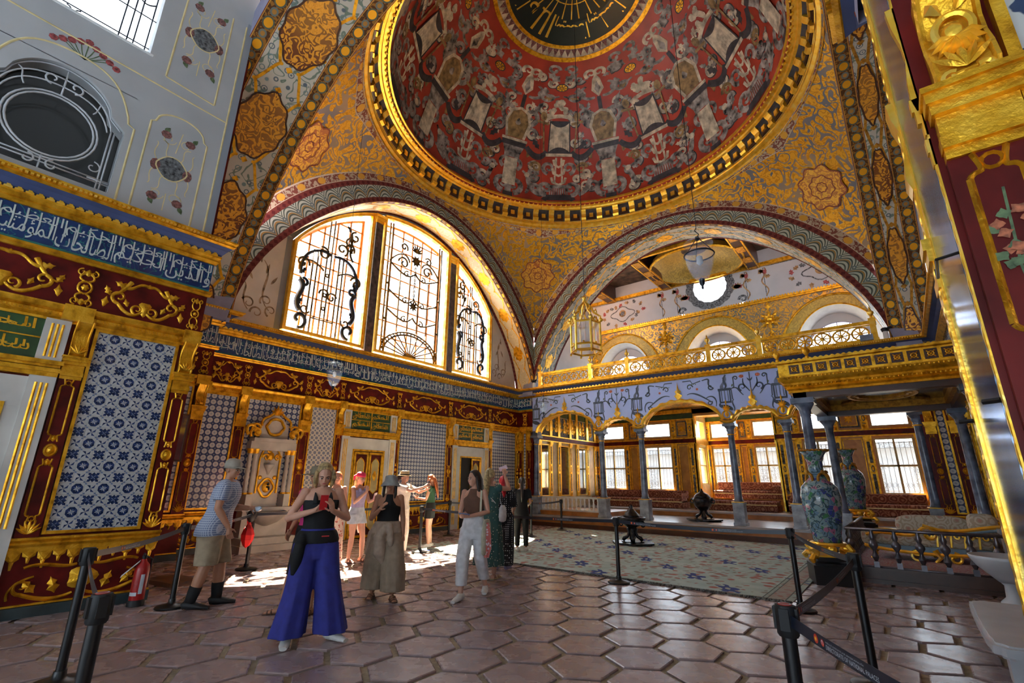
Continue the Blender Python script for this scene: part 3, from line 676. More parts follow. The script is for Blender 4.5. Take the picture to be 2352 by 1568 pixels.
# ---- near left wall
def near_wall():
    cornice(WL, fN, -1.5, YN, 0, .5, .095); inscription(WL, fN, -1.2, YN, [W_AR[(i*7+4) % 10] for i in range(6)], flip=False)
    frieze(WL, fN, -1.2, YN, [(-.55, -.3, 'n'), (-.3, .84, 'w'), (.86, 1.16, 'n'), (1.18, 2.18, 'w'), (2.18, 2.40, 'n')])
    pilaster(WL, fN, 1.0, 1.21); pilaster(WL, fN, 2.19, 2.40); dado(WL, fN, .98, YN, True, 5)
    door(WL, fN, -1.1, .98, 1, 'marble door surround with gold fluting at the left edge')
    u0, u1, v0, v1 = 1.225, 2.175, .87, 3.38
    g = MB(); frame2(g, fN, u0, u1, v0, v1, .035, .04); g.build('tile_panel_frame', M['gold'], WL)
    mb = MB(); fbox(mb, fN, u0, u1, v0, v1, 0, .006); pn = mb.build('tile_panel', M['mortar'], WL)
    nx, nz = 7, 18; cw, ch = (u1-u0-.06)/nx, (v1-v0-.06)/nz; ms = []
    for k in range(3):
        f2 = lambda u, v, h=0: (h, u, v); mb = MB(); e = .0012
        fbox(mb, f2, -cw/2+e, cw/2-e, -ch/2+e, ch/2-e, 0, .008)
        if k == 0:
            mb.poly([(cw*.47*math.cos(a), ch*.47*math.sin(a)) for a in np.radians(np.arange(22.5, 360, 45))], f2, .0085, 1)
            for a in range(8): mb.poly(leafp(0, 0, cw*.30, cw*.10, a*45+22), f2, .0092, 2 if a % 2 else 0)
        elif k == 1:
            for a in range(4): mb.poly([(0, 0)]+[(cw*.46*math.cos(math.radians(a*90+45-q)), ch*.46*math.sin(math.radians(a*90+45-q))) for q in (0,)]+[(cw*.28*math.cos(math.radians(a*90+8)), ch*.28*math.sin(math.radians(a*90+8)))], f2, .0085, 1)
            for a in range(4): mb.poly(leafp(cw*.5*math.copysign(1, math.cos(math.radians(45+90*a))), ch*.5*math.copysign(1, math.sin(math.radians(45+90*a))), cw*.24, cw*.16, 225+90*a, lobes=2), f2, .0085, 2)
        else:
            for a in range(8): mb.poly(leafp(0, 0, cw*(.68 if a % 2 else .50), cw*.27, a*45, lobes=3), f2, .0085, 1)
            for a in range(4): mb.poly(leafp(0, 0, cw*.3, cw*.08, a*90+45), f2, .0092, 2)
        ms.append(mb.mesh('wall_tile', [M['tile_white'], M['tile_blue'], M['tile_pale']]))
    for i in range(nx):
        for j in range(nz):
            k = 1 if (i+j) % 2 else (0 if j % 2 else 2)
            o = link('wall_tile', ms[k], pn, (XN+.006+random.uniform(0, .002), u0+.03+cw*(i+.5), v0+.03+ch*(j+.5)))
            o.rotation_euler = (0, random.uniform(-.006, .006), random.uniform(-.006, .006))
    # grey upper storey with window openings
    mb = MB(); t = -.35; ye = 2.29
    f = fN
    W1 = (-.46, .97, 5.30, 6.92); W2 = (-.6, 1.0, 7.78, 9.9)
    def wallrect(a, b, c, d): fbox(mb, f, a, b, c, d, t, 0)
    wallrect(-4, W1[0], 5.0, 12.4); wallrect(W1[1]+.03, ye, 5.0, 12.4); wallrect(W1[0], W1[1]+.03, 5.0, W1[2]); wallrect(W1[0], W1[1]+.03, W1[3], W2[2]); wallrect(W1[0], W1[1]+.03, W2[3], 12.4)
    # arched head of the lower window
    A = [(W1[0]-.05, 6.36)]; cyw = .255
    def head(u): 
        x = abs(u-cyw)/.715; return 6.30+ (.60*math.sqrt(max(0, 1-(x/.80)**2)) if x < .72 else .18*max(0, (1-x)/.28))
    us = np.linspace(W1[0], W1[1], 41); P = [(u, head(u)) for u in us]+[(W1[1]+.03, 6.3), (W1[1]+.03, 6.93), (W1[0], 6.93)]
    wallrect(W1[1], W1[1]+.03, W1[2], 6.93)
    for i in range(40): mb.add([f(us[i], head(us[i]), 0), f(us[i+1], head(us[i+1]), 0), f(us[i+1], 6.93, 0), f(us[i], 6.93, 0), f(us[i], head(us[i]), t), f(us[i+1], head(us[i+1]), t)], [(0, 1, 2, 3), (0, 4, 5, 1)])
    gw = struct(mb.build('wall_left_upper', M['grey_plaster']), 'grey painted upper wall with flower sprays above the near cornice')
    mb = MB(); fbox(mb, f, ye-.10, ye+.001, 5.06, 9.5, 0, .003); mb.build('painted_border', M['grey_border'], gw)
    c = MB(); R = lambda P, w=.028, cl=False: c.ribbon(P, w, f, .003, .006, 0, cl)
    R([(ye-.115, 5.08), (ye-.115, 9.4)]); R([(-1, 7.42), (2.17, 7.30)]);
    def cart(a, b, v0, v1):
        R([(a, v0), (a, v1-.25), (a+.05, v1-.22), (a+.08, v1-.12)]+list(bez((a+.08, v1-.12), (a+.2, v1+.06), (b-.2, v1+.06), (b-.08, v1-.12)))+[(b-.05, v1-.22), (b, v1-.25), (b, v0)])
    cart(1.22, 1.98, 5.08, 6.95); R([(1.25, 7.55), (1.28, 9.4)]); R([(1.95, 7.50), (1.95, 9.4)]); R([(1.25, 7.55), (1.95, 7.50)])
    R([(1.06, 5.08), (1.06, 6.42), (.98, 6.46), (.96, 6.56)]+list(bez((.96, 6.56), (.8, 7.05), (.62, 7.14), (.255, 7.16), 10))+list(bez((.255, 7.16), (-.1, 7.14), (-.3, 7.05), (-.42, 6.56), 10)))
    c.build('painted_cartouche_lines', M['cream_line'], gw)
    def spray(cx, cz, sc, name):
        a, b, g_, d = MB(), MB(), MB(), MB()
        for s in (-1, 1):
            q = lambda x, y: (cx+s*x*sc, cz+y*sc)
            for t_ in (-1, 1):
                a.ribbon(bez(q(0, .12*t_), q(.25, .2*t_), q(.0, .42*t_), q(.2, .45*t_)), .014*sc, f, .003); a.ribbon(spiral(cx+s*.12*sc, cz+t_*.5*sc, .10*sc, .03*sc, 0, s*400, 16), .012*sc, f, .003)
                a.ribbon(bez(q(.2, .05*t_), q(.34, .2*t_), q(.2, .32*t_), q(.26, .38*t_)), .014*sc, f, .003)
                g_.poly([q(.17+.075*math.cos(x), .56*t_+.07*math.sin(x)) for x in np.linspace(0, 6.28, 9)[:-1]], f, .0042); b.poly(leafp(*q(.2, .6*t_), .12*sc, .07*sc, 60*t_), f, .004)
            g_.poly([q(.22+.07*math.cos(x), .10*math.sin(x)-.02) for x in np.linspace(0, 6.28, 9)[:-1]], f, .0042)
        a.ribbon([(cx, cz-.75*sc), (cx, cz-.45*sc)], .014*sc, f, .003); a.ribbon([(cx, cz+.3*sc), (cx+.04*sc, cz+.7*sc)], .014*sc, f, .003)
        d.poly([(cx+.19*sc*math.cos(x)*(1+.08*math.cos(4*x)), cz+.20*sc*math.sin(x)) for x in np.linspace(0, 6.28, 20)[:-1]], f, .004)
        a.ribbon([(cx+.20*sc*math.cos(x)*(1+.08*math.cos(4*x)), cz+.21*sc*math.sin(x)) for x in np.linspace(0, 6.28, 24)[:-1]], .02*sc, f, .0045, 0, 0, True)
        o = a.build('painted_flower_spray', M['cream_line'], gw)
        b.build('painted_leaves', M['rosegreen'], o); g_.build('painted_roses', M['rose_dull'], o); d.build('painted_cloud', M['slate_paint'], o)
    plain('rose_dull', (.22, .09, .08), .7, var=.4, sc=25); plain('slate_paint', (.14, .15, .16), .7, var=.5, sc=18)
    spray(1.60, 6.05, .95, 's'); spray(1.62, 8.6, 1.0, 's')
    b, g_ = MB(), MB()
    for k in range(9):
        a = 90+(k-4)*22; L = .22+.06*((k*7) % 3); p = bez((.35, 7.42-.3), (.35+.05*(k-4), 7.2), (.35+.06*(k-4), 7.3), (.35+.075*(k-4), 7.18+.035*(4-abs(k-4))+.05)); b.ribbon(p, .012, f, .003)
        g_.poly([(.35+.085*(k-4)+.05*math.cos(x), 7.22+.05*(4-abs(k-4))+.05*math.sin(x)) for x in np.linspace(0, 6.28, 8)[:-1]], f, .0042)
    o = b.build('painted_bouquet', M['rosegreen'], gw); g_.build('painted_roses', M['rose_paint'], o)
    # lower window: dark glazing, white wrought grille
    wn = struct(link('window_1', None), 'dark arched window with a white wrought iron grille around a ring')
    mb = MB(); fbox(mb, f, W1[0]-.1, W1[1]+.1, 5.2, 7.0, -.30, -.27); mb.build('window_glass', M['pane_dark'], wn)
    g = MB(); fg = lambda u, v, h=0: f(u, v, h-.06); T = lambda P, r=.011, cl=False: g.tube([fg(x, y) for x, y in P], r, 6, closed=cl)
    t_ = np.linspace(0, 2*PI, 33)[:-1]
    for rr in (.47, .43): T([(cyw+rr*math.cos(x), 5.98+rr*1.02*math.sin(x)) for x in t_], .014, True)
    T([(W1[0], 5.32), (W1[1], 5.32), (W1[1], 6.28)]); T([(W1[0], 5.32), (W1[0], 6.28)]); T([(u, head(u)-.02) for u in us[1:-1]])
    for s in (-1, 1):
        q = lambda x, y: (cyw+s*x, y)
        for x in (.58, .62): T([q(x, 5.32), q(x, 6.25)])
        T([q(.70, 5.45), q(.47, 5.45)]); T(list(bez(q(.58, 6.25), q(.5, 6.6), q(.3, 6.72), q(0, 6.72)))); T(list(bez(q(.54, 6.22), q(.46, 6.5), q(.28, 6.6), q(0, 6.6))))
        T(spiral(cyw+s*.50, 5.62, .09, .02, 90, 90-s*360, 14), .009); T(spiral(cyw+s*.12, 5.42, .08, .02, 90, 90+s*300, 14), .012); T(spiral(cyw+s*.12, 6.66, .09, .02, 270, 270+s*330, 14), .012); T(list(bez(q(.35, 6.4), q(.42, 6.5), q(.36, 6.6), q(.45, 6.62))), .01)
    T([(W1[0], 5.42), (W1[1], 5.42)]); T([(W1[0], 5.47), (W1[1], 5.47)]); T([(cyw, 5.32), (cyw, 5.52)]); T([(cyw, 6.46), (cyw, 6.86)])
    g.build('window_grille', M['iron_white'], wn, True)
    # upper window: bright, leaded
    wn = struct(link('window_2', None), 'bright leaded window high in the grey wall')
    mb = MB(); fbox(mb, f, W2[0], W2[1], W2[2], W2[3], -.30, -.295); mb.build('window_glass', M['pane'], wn)
    g = MB(); fg = lambda u, v, h=0: f(u, v, h-.26); T = lambda P, r=.010: g.tube([fg(x, y) for x, y in P], r, 6)
    for v in (7.80, 7.90, 8.05, 8.6, 9.2): T([(W2[0], v), (W2[1], v)])
    for u in (-.45, -.2, .62, .72, .80, .95): T([(u, W2[2]), (u, W2[3])])
    for s in (-1, 1): T(spiral(.1+s*.08, 7.95, .08, .02, 90, 90+s*380, 14)); T(bez((.72, 8.9), (.8, 8.8), (.85, 8.8), (.95, 8.9)))
    g.build('window_leading', M['iron'], wn, True)
    mb = MB(); fbox(mb, f, W2[0]-.04, W2[1]+.04, W2[2]-.03, W2[2], -.3, .02); mb.build('window_sill', M['white_paint'], wn)
plain('rose_paint', (.36, .07, .07), .7, var=.4, sc=25)
near_wall()
# ---------------------------------------------------------------- vaults
WALLS = {'A': ((-1, 0), (0, 1)), 'B': ((0, 1), (1, 0)), 'C': ((1, 0), (0, -1)), 'S': ((0, -1), (-1, 0))}
def dR(a): return .13*math.cos(4*a)
def apt(wl, r, a, dep=0.0):
    n, t = WALLS[wl]; q = r*math.cos(a); return (CX+n[0]*(HS+dep)+t[0]*q, CY+n[1]*(HS+dep)+t[1]*q, ZS+r*math.sin(a))
def arch_band(par, wl, r0, r1, mat, name, da=.004):
    mb = MB(); al = np.linspace(math.radians(5), PI-math.radians(5), 97); V = []; F = []; UV = []
    for i, a in enumerate(al):
        lim = HS/max(1e-6, abs(math.cos(a))); ta = lambda r: dR(a)*max(0, 1-max(0, r-RI)/(RO-RI)); a0, a1 = min(r0+ta(r0), lim), min(r1+ta(r1), lim)
        V += [apt(wl, a0, a, -da), apt(wl, a1, a, -da)]; k = (a1-a0)/(r1-r0); UV += [(RI*a, 0), (RI*a, max(.001, k))]
        if i and (a1-a0 > 1e-4): F.append((2*i-2, 2*i-1, 2*i+1, 2*i))
    mb.add(V, F, 0, UV); return mb.build(name, M[mat], par)
def soffit(par, wl, d0, d1, mat, name, vs=(0, 1)):
    mb = MB(); al = np.linspace(math.radians(5), PI-math.radians(5), 97)
    V = []; F = []; UV = []
    for i, a in enumerate(al):
        r = RI+dR(a); V += [apt(wl, r, a, d0), apt(wl, r, a, d1)]; UV += [(RI*a, vs[0]), (RI*a, vs[1])]
        if i: F.append((2*i-2, 2*i-1, 2*i+1, 2*i))
    mb.add(V, F, 0, UV); return mb.build(name, M[mat], par, True)
def smap(wl, dmid): return lambda u, v, h=0.0: apt(wl, RI+dR(u/RI)-h, u/RI, dmid+v)
VT = {}; plain('red_band_flat', (.25, .06, .03), .6)
for wl, nm, dep in (('A', 'trim_1', .96), ('B', 'trim_2', 1.25), ('C', 'trim_3', .96), ('S', 'trim_4', 1.6)):
    mb = MB(); al = np.linspace(math.radians(4), PI-math.radians(4), 65)
    # backing ring so that the arch has mass
    V = []; F = []
    for i, a in enumerate(al):
        r = RI+dR(a)+.01; V += [apt(wl, r, a, .0), apt(wl, r, a, dep), apt(wl, r+.5, a, dep), apt(wl, r+.5, a, .02)]
        if i:
            for k in range(4): F.append((4*i-4+k, 4*i-4+(k+1) % 4, 4*i+(k+1) % 4, 4*i+k))
    mb.add(V, F); VT[wl] = par = struct(mb.build(nm, M['lilac']), {'A': 'painted arch over the three light window', 'B': 'painted arch over the gallery', 'C': 'painted arch over the right wall', 'S': 'near arch with gold medallions on its soffit'}[wl])
    if wl != 'S':
        arch_band(par, wl, RI-.001, RI+.14, 'red_band', 'painted_band'); arch_band(par, wl, RI+.14, RI+.50, 'leaf_band', 'painted_band'); arch_band(par, wl, RI+.50, RI+.63, 'red_band', 'painted_band'); arch_band(par, wl, RI+.63, RO+.01, 'vine_band', 'painted_band'); arch_band(par, wl, RO+.005, RO+.35, 'red_band_flat', 'painted_band', .002)
    cb = .30
    if wl in 'SC':
        soffit(par, wl, -.006, cb, 'circle_band', 'circle_border'); soffit(par, wl, cb, dep-cb, 'soffit_floral', 'painted_soffit'); soffit(par, wl, dep-cb, dep, 'circle_border' if 0 else 'circle_band', 'circle_border')
    else:
        soffit(par, wl, -.006, .16, 'circle_band', 'circle_border'); soffit(par, wl, .16, dep-.12, 'soffit_cream' if wl == 'A' else 'soffit_floral', 'painted_soffit'); soffit(par, wl, dep-.12, dep, 'red_band', 'circle_border')
    # gold ribbons and medallions
    f = smap(wl, dep/2); g = MB(); hw = (dep-2*cb)/2 if wl in 'SC' else .34; L = PI*RI; per = 2.05 if wl in 'SC' else 1.7; n = int(L/per)
    for s in (-1, 1):
        us = np.linspace(.6, L-.6, 700); ph = 2*PI*us/per*2.0
        g.ribbon(np.c_[us+.10*np.sin(ph*2), s*(hw*.62+hw*.30*np.sin(ph))], .055 if wl in 'SC' else .04, f, .008)
    for k in range(n+1):
        u = per*(k+.25)
        if not (.5 < u < L-.5): continue
        if wl in 'SC':
            P = [(u+.62*math.cos(x)*(1+.16*abs(math.cos(x))**6)*(1+.05*math.cos(9*x)), hw*1.02*math.sin(x)*(1+.05*math.cos(9*x))*.92) for x in np.linspace(0, 2*PI, 48)[:-1]]
            m1 = MB(); c0 = [(u+.02*math.cos(x), .02*math.sin(x)) for x in np.linspace(0, 2*PI, 48)[:-1]]
            for q0, q1 in ((0, .5), (.5, 1.0)):
                for i in range(47):
                    j = (i+1) % 47; a_, b_ = P[i], P[j]; lp = lambda p, t: (u+(p[0]-u)*t, p[1]*t)
                    m1.add([f(*lp(a_, q0), .012), f(*lp(b_, q0), .012), f(*lp(b_, q1), .012), f(*lp(a_, q1), .012)], [(0, 1, 2, 3)])
            m1.build('painted_medallion', M['medallion_gold'], par); e = MB(); e.ribbon(P, .035, f, .014, 0, 0, True); e.build('medallion_outline', M['wood_dark'], par)
            for s in (-1, 1): g.poly([(u+s*.80+.07*math.cos(x), .07*math.sin(x)) for x in np.linspace(0, 2*PI, 5)[:-1]], f, .010)
        else: g.poly([(u+.30*math.cos(x)*(1+.1*math.cos(8*x)), .20*math.sin(x)*(1+.1*math.cos(8*x))) for x in np.linspace(0, 2*PI, 32)[:-1]], f, .012)
    g.build('painted_ribbon', M['gold_old'] if wl == 'C' else M['gold'], par)
# pendentives
RR, ZR = 5.60, 11.0
RSP = math.sqrt(HS*HS+RO*RO)
def pend(d, s, q):       # spherical pendentive; d azimuth, s 0..1 up, q inward offset
    m = max(abs(math.cos(d)), abs(math.sin(d))); p0 = math.acos(min(1, HS/m/RSP)); p1 = math.acos(5.6/RSP); p = p0+(p1-p0)*s; R = RSP-q
    return (CX+R*math.cos(p)*math.cos(d), CY+R*math.cos(p)*math.sin(d), ZS+R*math.sin(p))
for k in range(4):
    mb = MB(); mb.grid(lambda d, s: pend(d, s, 0), np.linspace(k*PI/2, (k+1)*PI/2, 49), np.linspace(0, 1, 17))
    p = struct(mb.build('pendentive', M['pendentive'], None, True), ['gilded pendentive above the throne side corner', 'gilded pendentive between the window arch and the gallery arch', 'gilded pendentive beside the near left arch', 'gilded pendentive near the viewer on the right'][k]); p.name = 'trim_%d' % (5+k)
    c = (k+.5)*PI/2; ps = math.acos(6.9/RSP); f = lambda u, v, h=0: (lambda p, d: (CX+(RSP-h-.02)*math.cos(p)*math.cos(d), CY+(RSP-h-.02)*math.cos(p)*math.sin(d), ZS+(RSP-h-.02)*math.sin(p)))(ps+v/RSP, c+u/6.9); e = MB()
    N = 40; ring = lambda R, w: [(R*math.cos(x)*(1+w*math.cos(8*x)), R*math.sin(x)*(1+w*math.cos(8*x))) for x in np.linspace(0, 2*PI, N+1)[:-1]]
    R3 = [ring(.01, 0), ring(.3, .08), ring(.62, .10)]
    for a_, b_ in zip(R3[:-1], R3[1:]):
        for i in range(N): j = (i+1) % N; e.add([f(*a_[i]), f(*a_[j]), f(*b_[j]), f(*b_[i])], [(0, 1, 2, 3)])
    ro = e.build('painted_rosette', M['pend_rosette'], p); e = MB(); e.ribbon(ring(.62, .10), .04, f, .01, 0, 0, True); e.ribbon(ring(.34, .08), .03, f, .01, 0, 0, True); e.ribbon(ring(.14, .1), .03, f, .01, 0, 0, True); e.build('rosette_outline', M['red_band_flat'] if 'red_band_flat' in M else plain('red_band_flat', (.25, .06, .03), .6), ro)
    e = MB(); us = np.linspace(k*PI/2+.01, (k+1)*PI/2-.01, 60); fe = lambda u, v, h=0: pend(u, v, h+.01)
    for i in range(59): e.add([fe(us[i], .90), fe(us[i+1], .90), fe(us[i+1], .99), fe(us[i], .99)], [(0, 1, 2, 3)], 0, [(us[i]*5.6, 0), (us[i+1]*5.6, 0), (us[i+1]*5.6, 1), (us[i]*5.6, 1)])
    e.build('painted_band', M['vine_band'], p)
# dome
ZD, RD = 11.10, 5.13
def dome():
    mb = MB(); prof = [(RD*math.cos(e), ZD+RD*math.sin(e)) for e in np.radians(np.linspace(5, 90, 40))]; prof[-1] = (.001, prof[-1][1])
    mb.lathe(prof, (CX, CY, 0), 96, cap=False); d = struct(mb.build('ceiling', M['dome_red'], None, True), 'red painted dome with grey grotesque ornament and a black calligraphy roundel')
    mb = MB(); mb.lathe([(RD*math.cos(e)+.25, ZD+RD*math.sin(e)+.25) for e in np.radians(np.linspace(3, 90, 12))]+[(0.001, ZD+RD+.3)], (CX, CY, 0), 48, cap=False); mb.lathe([(5.72, 11.2), (6.9, 11.3)], (CX, CY, 0), 48, cap=False); mb.build('dome_outer_shell', M['grey_plaster'], d)
    def at(th0): return lambda u0, v, h=0.0, u=0: (lambda e, u: (CX+(RD-h)*math.cos(e)*math.cos(th0-u/(RD*max(.3, math.cos(e)))), CY+(RD-h)*math.cos(e)*math.sin(th0-u/(RD*max(.3, math.cos(e)))), ZD+(RD-h)*math.sin(e)))(float(np.interp(v, (.5, .6, 3.5, 4.12, 5.0), (.52, .62, 4.25, 4.65, 5.45)))/RD, u0*1.4)
    class MW(MB):
        def ribbon(s, pts, wd, f, h=.003, crown=0.0, m=0, closed=False): MB.ribbon(s, pts, np.asarray(wd, float)*1.45 if hasattr(wd, '__len__') else wd*1.45, f, h, crown, m, closed)
    def fill(g, l, k, f, seed):
        rr = random.Random(seed)
        for s in (-1, 1):
            for x, y, R in ((.62, .95, .16), (.72, 1.75, .13), (.60, 2.45, .15), (.70, 3.2, .14), (.52, 4.35, .13), (.80, 2.95, .10), (.78, 1.35, .11)):
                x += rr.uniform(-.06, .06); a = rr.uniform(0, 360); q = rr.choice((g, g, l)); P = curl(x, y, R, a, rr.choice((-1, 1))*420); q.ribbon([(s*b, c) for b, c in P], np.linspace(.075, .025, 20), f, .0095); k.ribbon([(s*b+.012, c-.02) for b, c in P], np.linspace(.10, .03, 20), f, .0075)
                q.poly([(s*b, c) for b, c in leafp(x, y, .22, .10, a+150, lobes=3)], f, .0098)
    def motifA(f, i):
        g, l, k, o = MW(), MW(), MW(), MW(); fill(g, l, k, f, i)
        # lower: fluted urn foot
        for x in range(-4, 5): g.ribbon([(x*.062, .75), (x*.055, 1.02)], .025, f, .012)
        g.ribbon([(-.36, 1.06), (.36, 1.06)], .07, f, .013); k.ribbon([(-.40, .62), (-.34, .72), (.34, .72), (.40, .62)], .12, f, .010)
        # scrollwork stack
        for y, q in ((1.25, .20), (1.52, .17), (1.78, .14)):
            l.ribbon([(-q, y+.10), (-q*.8, y-.05), (0, y-.12), (q*.8, y-.05), (q, y+.10)], .05, f, .012); l.ribbon([(-q*.5, y+.16), (-q*.5, y-.1)], .035, f, .012); l.ribbon([(q*.5, y+.16), (q*.5, y-.1)], .035, f, .012)
        # fluted altar
        for x in range(-4, 5): l.ribbon([(x*.068, 2.08), (x*.058, 2.92)], .043, f, .012)
        l.ribbon([(-.36, 2.0), (.36, 2.0)], .06, f, .013); l.ribbon(bez((-.32, 3.02), (-.1, 3.12), (.1, 3.12), (.32, 3.02)), .07, f, .013)
        k.poly([(-.31, 2.05), (.31, 2.05), (.27, 2.95), (-.27, 2.95)], f, .010)
        for q in range(14):
            x, y = random.uniform(-.26, .26), 3.16+random.uniform(0, .34); R = .07
            if abs(x) > .3-(y-3.1)*.5: x *= .4
            l.poly([(x+R*math.cos(a), y+R*math.sin(a)) for a in np.linspace(0, 6.28, 8)[:-1]], f, .014+.001*q)
        for s in (-1, 1):
            S = lambda P: [(s*x, y) for x, y in P]
            o.ribbon(S([(.42, 2.1), (.44, 2.9)]), .03, f, .011); o.ribbon(S([(.30, 2.86), (.62, 2.92)]), .05, f, .011); o.poly(S([(.44+.09*math.cos(a), 3.06+.13*math.sin(a)) for a in np.linspace(0, 6.28, 9)[:-1]]), f, .012)
            k.ribbon(S(bez((.34, 2.1), (.5, 1.85), (.7, 1.85), (.9, 2.15))), [.08, .13, .10], f, .012)
            g.ribbon(S(curl(.34, .78, .22, 0, 420)), np.linspace(.10, .04, 20), f, .011); g.ribbon(S(curl(.30, 1.45, .18, 10, 420)), np.linspace(.08, .03, 20), f, .011)
            o.ribbon(S(spiral(.62, 1.62, .15, .03, 0, 500, 20)), np.linspace(.06, .03, 20), f, .011); g.ribbon(S(bez((.55, .8), (.9, .9), (.75, 1.3), (1.0, 1.45))), [.07, .10, .04], f, .011)
            g.ribbon(S(curl(.34, 3.95, .27, 0, -420)), np.linspace(.11, .04, 20), f, .011); g.ribbon(S(bez((.05, 3.72), (.3, 3.55), (.5, 3.75), (.42, 4.1))), [.05, .09, .05], f, .011)
            o.poly(S(leafp(.30, 3.45, .26, .22, 70, lobes=2)), f, .011); g.poly(S(leafp(.05, 4.35, .45, .22, 40, lobes=3)), f, .011); g.ribbon(S(spiral(.22, 4.75, .16, .05, 180, -200, 16)), .06, f, .011)
        gd = MB(); t_ = np.linspace(0, 2*PI, 17)[:-1]; gd.poly(np.c_[.15*np.cos(t_), 4.12+.15*np.sin(t_)], f, .012); r_ = MB(); r_.ribbon(np.c_[.15*np.cos(t_), 4.12+.15*np.sin(t_)], .03, f, .014, 0, 0, True)
        for a in range(8): r_.ribbon([(.03*math.cos(a*.785), 4.12+.03*math.sin(a*.785)), (.13*math.cos(a*.785), 4.12+.13*math.sin(a*.785))], .02, f, .014)
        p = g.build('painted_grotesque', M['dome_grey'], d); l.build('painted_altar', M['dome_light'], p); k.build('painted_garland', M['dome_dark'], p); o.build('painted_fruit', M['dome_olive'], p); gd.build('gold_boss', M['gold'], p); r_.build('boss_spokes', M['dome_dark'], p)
    def motifB(f, i):
        g, l, k, o = MW(), MW(), MW(), MW(); fill(g, l, k, f, i+50)
        for x in range(-2, 3): l.ribbon([(x*.075, .95), (x*.068, 1.75)], .06, f, .012)
        for y in (1.1, 1.3, 1.5): k.ribbon([(-.17, y+.06), (0, y-.04), (.17, y+.06)], .03, f, .014)
        g.ribbon([(-.22, 1.82), (.22, 1.82)], .08, f, .013); k.ribbon([(-.34, 2.16), (.34, 2.16)], .11, f, .013); g.poly([(-.34, 2.18), (.34, 2.18), (.22, 1.88), (-.22, 1.88)], f, .011); l.ribbon([(-.36, 2.26), (.36, 2.26)], .05, f, .013)
        o.poly([(-.22, 2.32), (.22, 2.32), (.30, 2.75), (.2, 3.0), (0, 3.1), (-.2, 3.0), (-.30, 2.75)], f, .011); l.ribbon([(-.24, 2.32), (-.33, 2.75), (-.22, 3.04), (0, 3.14), (.22, 3.04), (.33, 2.75), (.24, 2.32)], .05, f, .013)
        g.poly([(-.06, 2.4), (.06, 2.4), (.10, 2.7), (0, 2.9), (-.10, 2.7)], f, .014); k.ribbon([(0, 3.14), (0, 3.5)], .07, f, .012); l.poly([(0, 3.5), (.16, 3.85), (.10, 4.3), (0, 4.5), (-.10, 4.3), (-.16, 3.85)], f, .011); g.poly([(0, 3.62), (.08, 3.9), (0, 4.25), (-.08, 3.9)], f, .014); k.ribbon([(-.14, .62), (.14, .62)], .16, f, .012); g.ribbon([(0, .62), (0, .95)], .12, f, .011)
        for s in (-1, 1):
            S = lambda P: [(s*x, y) for x, y in P]
            g.ribbon(S(curl(.16, .72, .24, 0, 430)), np.linspace(.12, .04, 20), f, .011); g.ribbon(S(curl(.20, 1.45, .17, 20, 420)), np.linspace(.08, .03, 20), f, .011); g.ribbon(S(curl(.30, 2.75, .22, 0, 430)), np.linspace(.10, .04, 20), f, .011)
            g.ribbon(S(bez((.10, 3.5), (.5, 3.4), (.55, 3.9), (.28, 4.1))), [.05, .11, .05], f, .011); l.ribbon(S(curl(.2, 4.4, .16, 40, 400)), np.linspace(.07, .03, 20), f, .011); o.poly(S(leafp(.42, 1.85, .28, .14, 70, lobes=2)), f, .011); l.poly(S([(.5+.08*math.cos(a), 1.35+.08*math.sin(a)) for a in np.linspace(0, 6.28, 8)[:-1]]), f, .012)
            g.poly(S(leafp(.35, 3.1, .4, .14, 60, lobes=3)), f, .011); k.poly(S(leafp(.5, 2.4, .35, .13, -50, lobes=3)), f, .011)
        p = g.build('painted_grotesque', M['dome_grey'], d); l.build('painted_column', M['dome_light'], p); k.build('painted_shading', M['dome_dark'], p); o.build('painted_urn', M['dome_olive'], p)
    for i in range(8):
        motifA(at(math.radians(129.3+45*i)), i); motifB(at(math.radians(129.3+22.5+45*i)), i)
    # roundel
    def rf(r, a, h=0): e = math.acos(min(1, r/RD)); R = RD-h; return (CX+R*math.cos(e)*math.cos(a), CY+R*math.cos(e)*math.sin(a), ZD+R*math.sin(e))
    def annul(r0, r1, h, mat, name, N=96):
        mb = MB()
        for q0, q1 in zip(np.linspace(r0, r1, 4)[:-1], np.linspace(r0, r1, 4)[1:]):
            for i in range(N): a, b = 2*PI*i/N, 2*PI*(i+1)/N; mb.add([rf(q0, a, h), rf(q0, b, h), rf(q1, b, h), rf(q1, a, h)], [(0, 1, 2, 3)])
        return mb.build(name, M[mat], d)
    ro = annul(.01, 2.0, .02, 'dome_black', 'calligraphy_roundel'); annul(2.0, 2.10, .03, 'gold', 'roundel_ring'); annul(2.10, 2.34, .02, 'dome_light', 'roundel_border'); annul(2.34, 2.46, .04, 'gold', 'roundel_ring')
    z = MB()
    for i in range(64):
        a, b = 2*PI*i/64, 2*PI*(i+1)/64; z.add([rf(2.11, a, .025), rf(2.11, b, .025), rf(2.32, (a+b)/2, .025)], [(0, 1, 2)])
    z.build('roundel_zigzag', M['rose_dull'], d)
    t = MB()
    ws = ['\u0627\u0644\u062d\u0643\u064a\u0645', '\u0627\u0644\u0639\u0638\u064a\u0645', '\u0627\u0644\u0644\u0647', '\u0627\u0644\u0639\u0632\u064a\u0632', '\u0627\u0644\u0644\u0647', '\u0627\u0644\u062d\u0645\u064a\u062f', '\u0627\u0644\u0639\u0644\u064a\u0645', '\u0627\u0644\u0644\u0647']
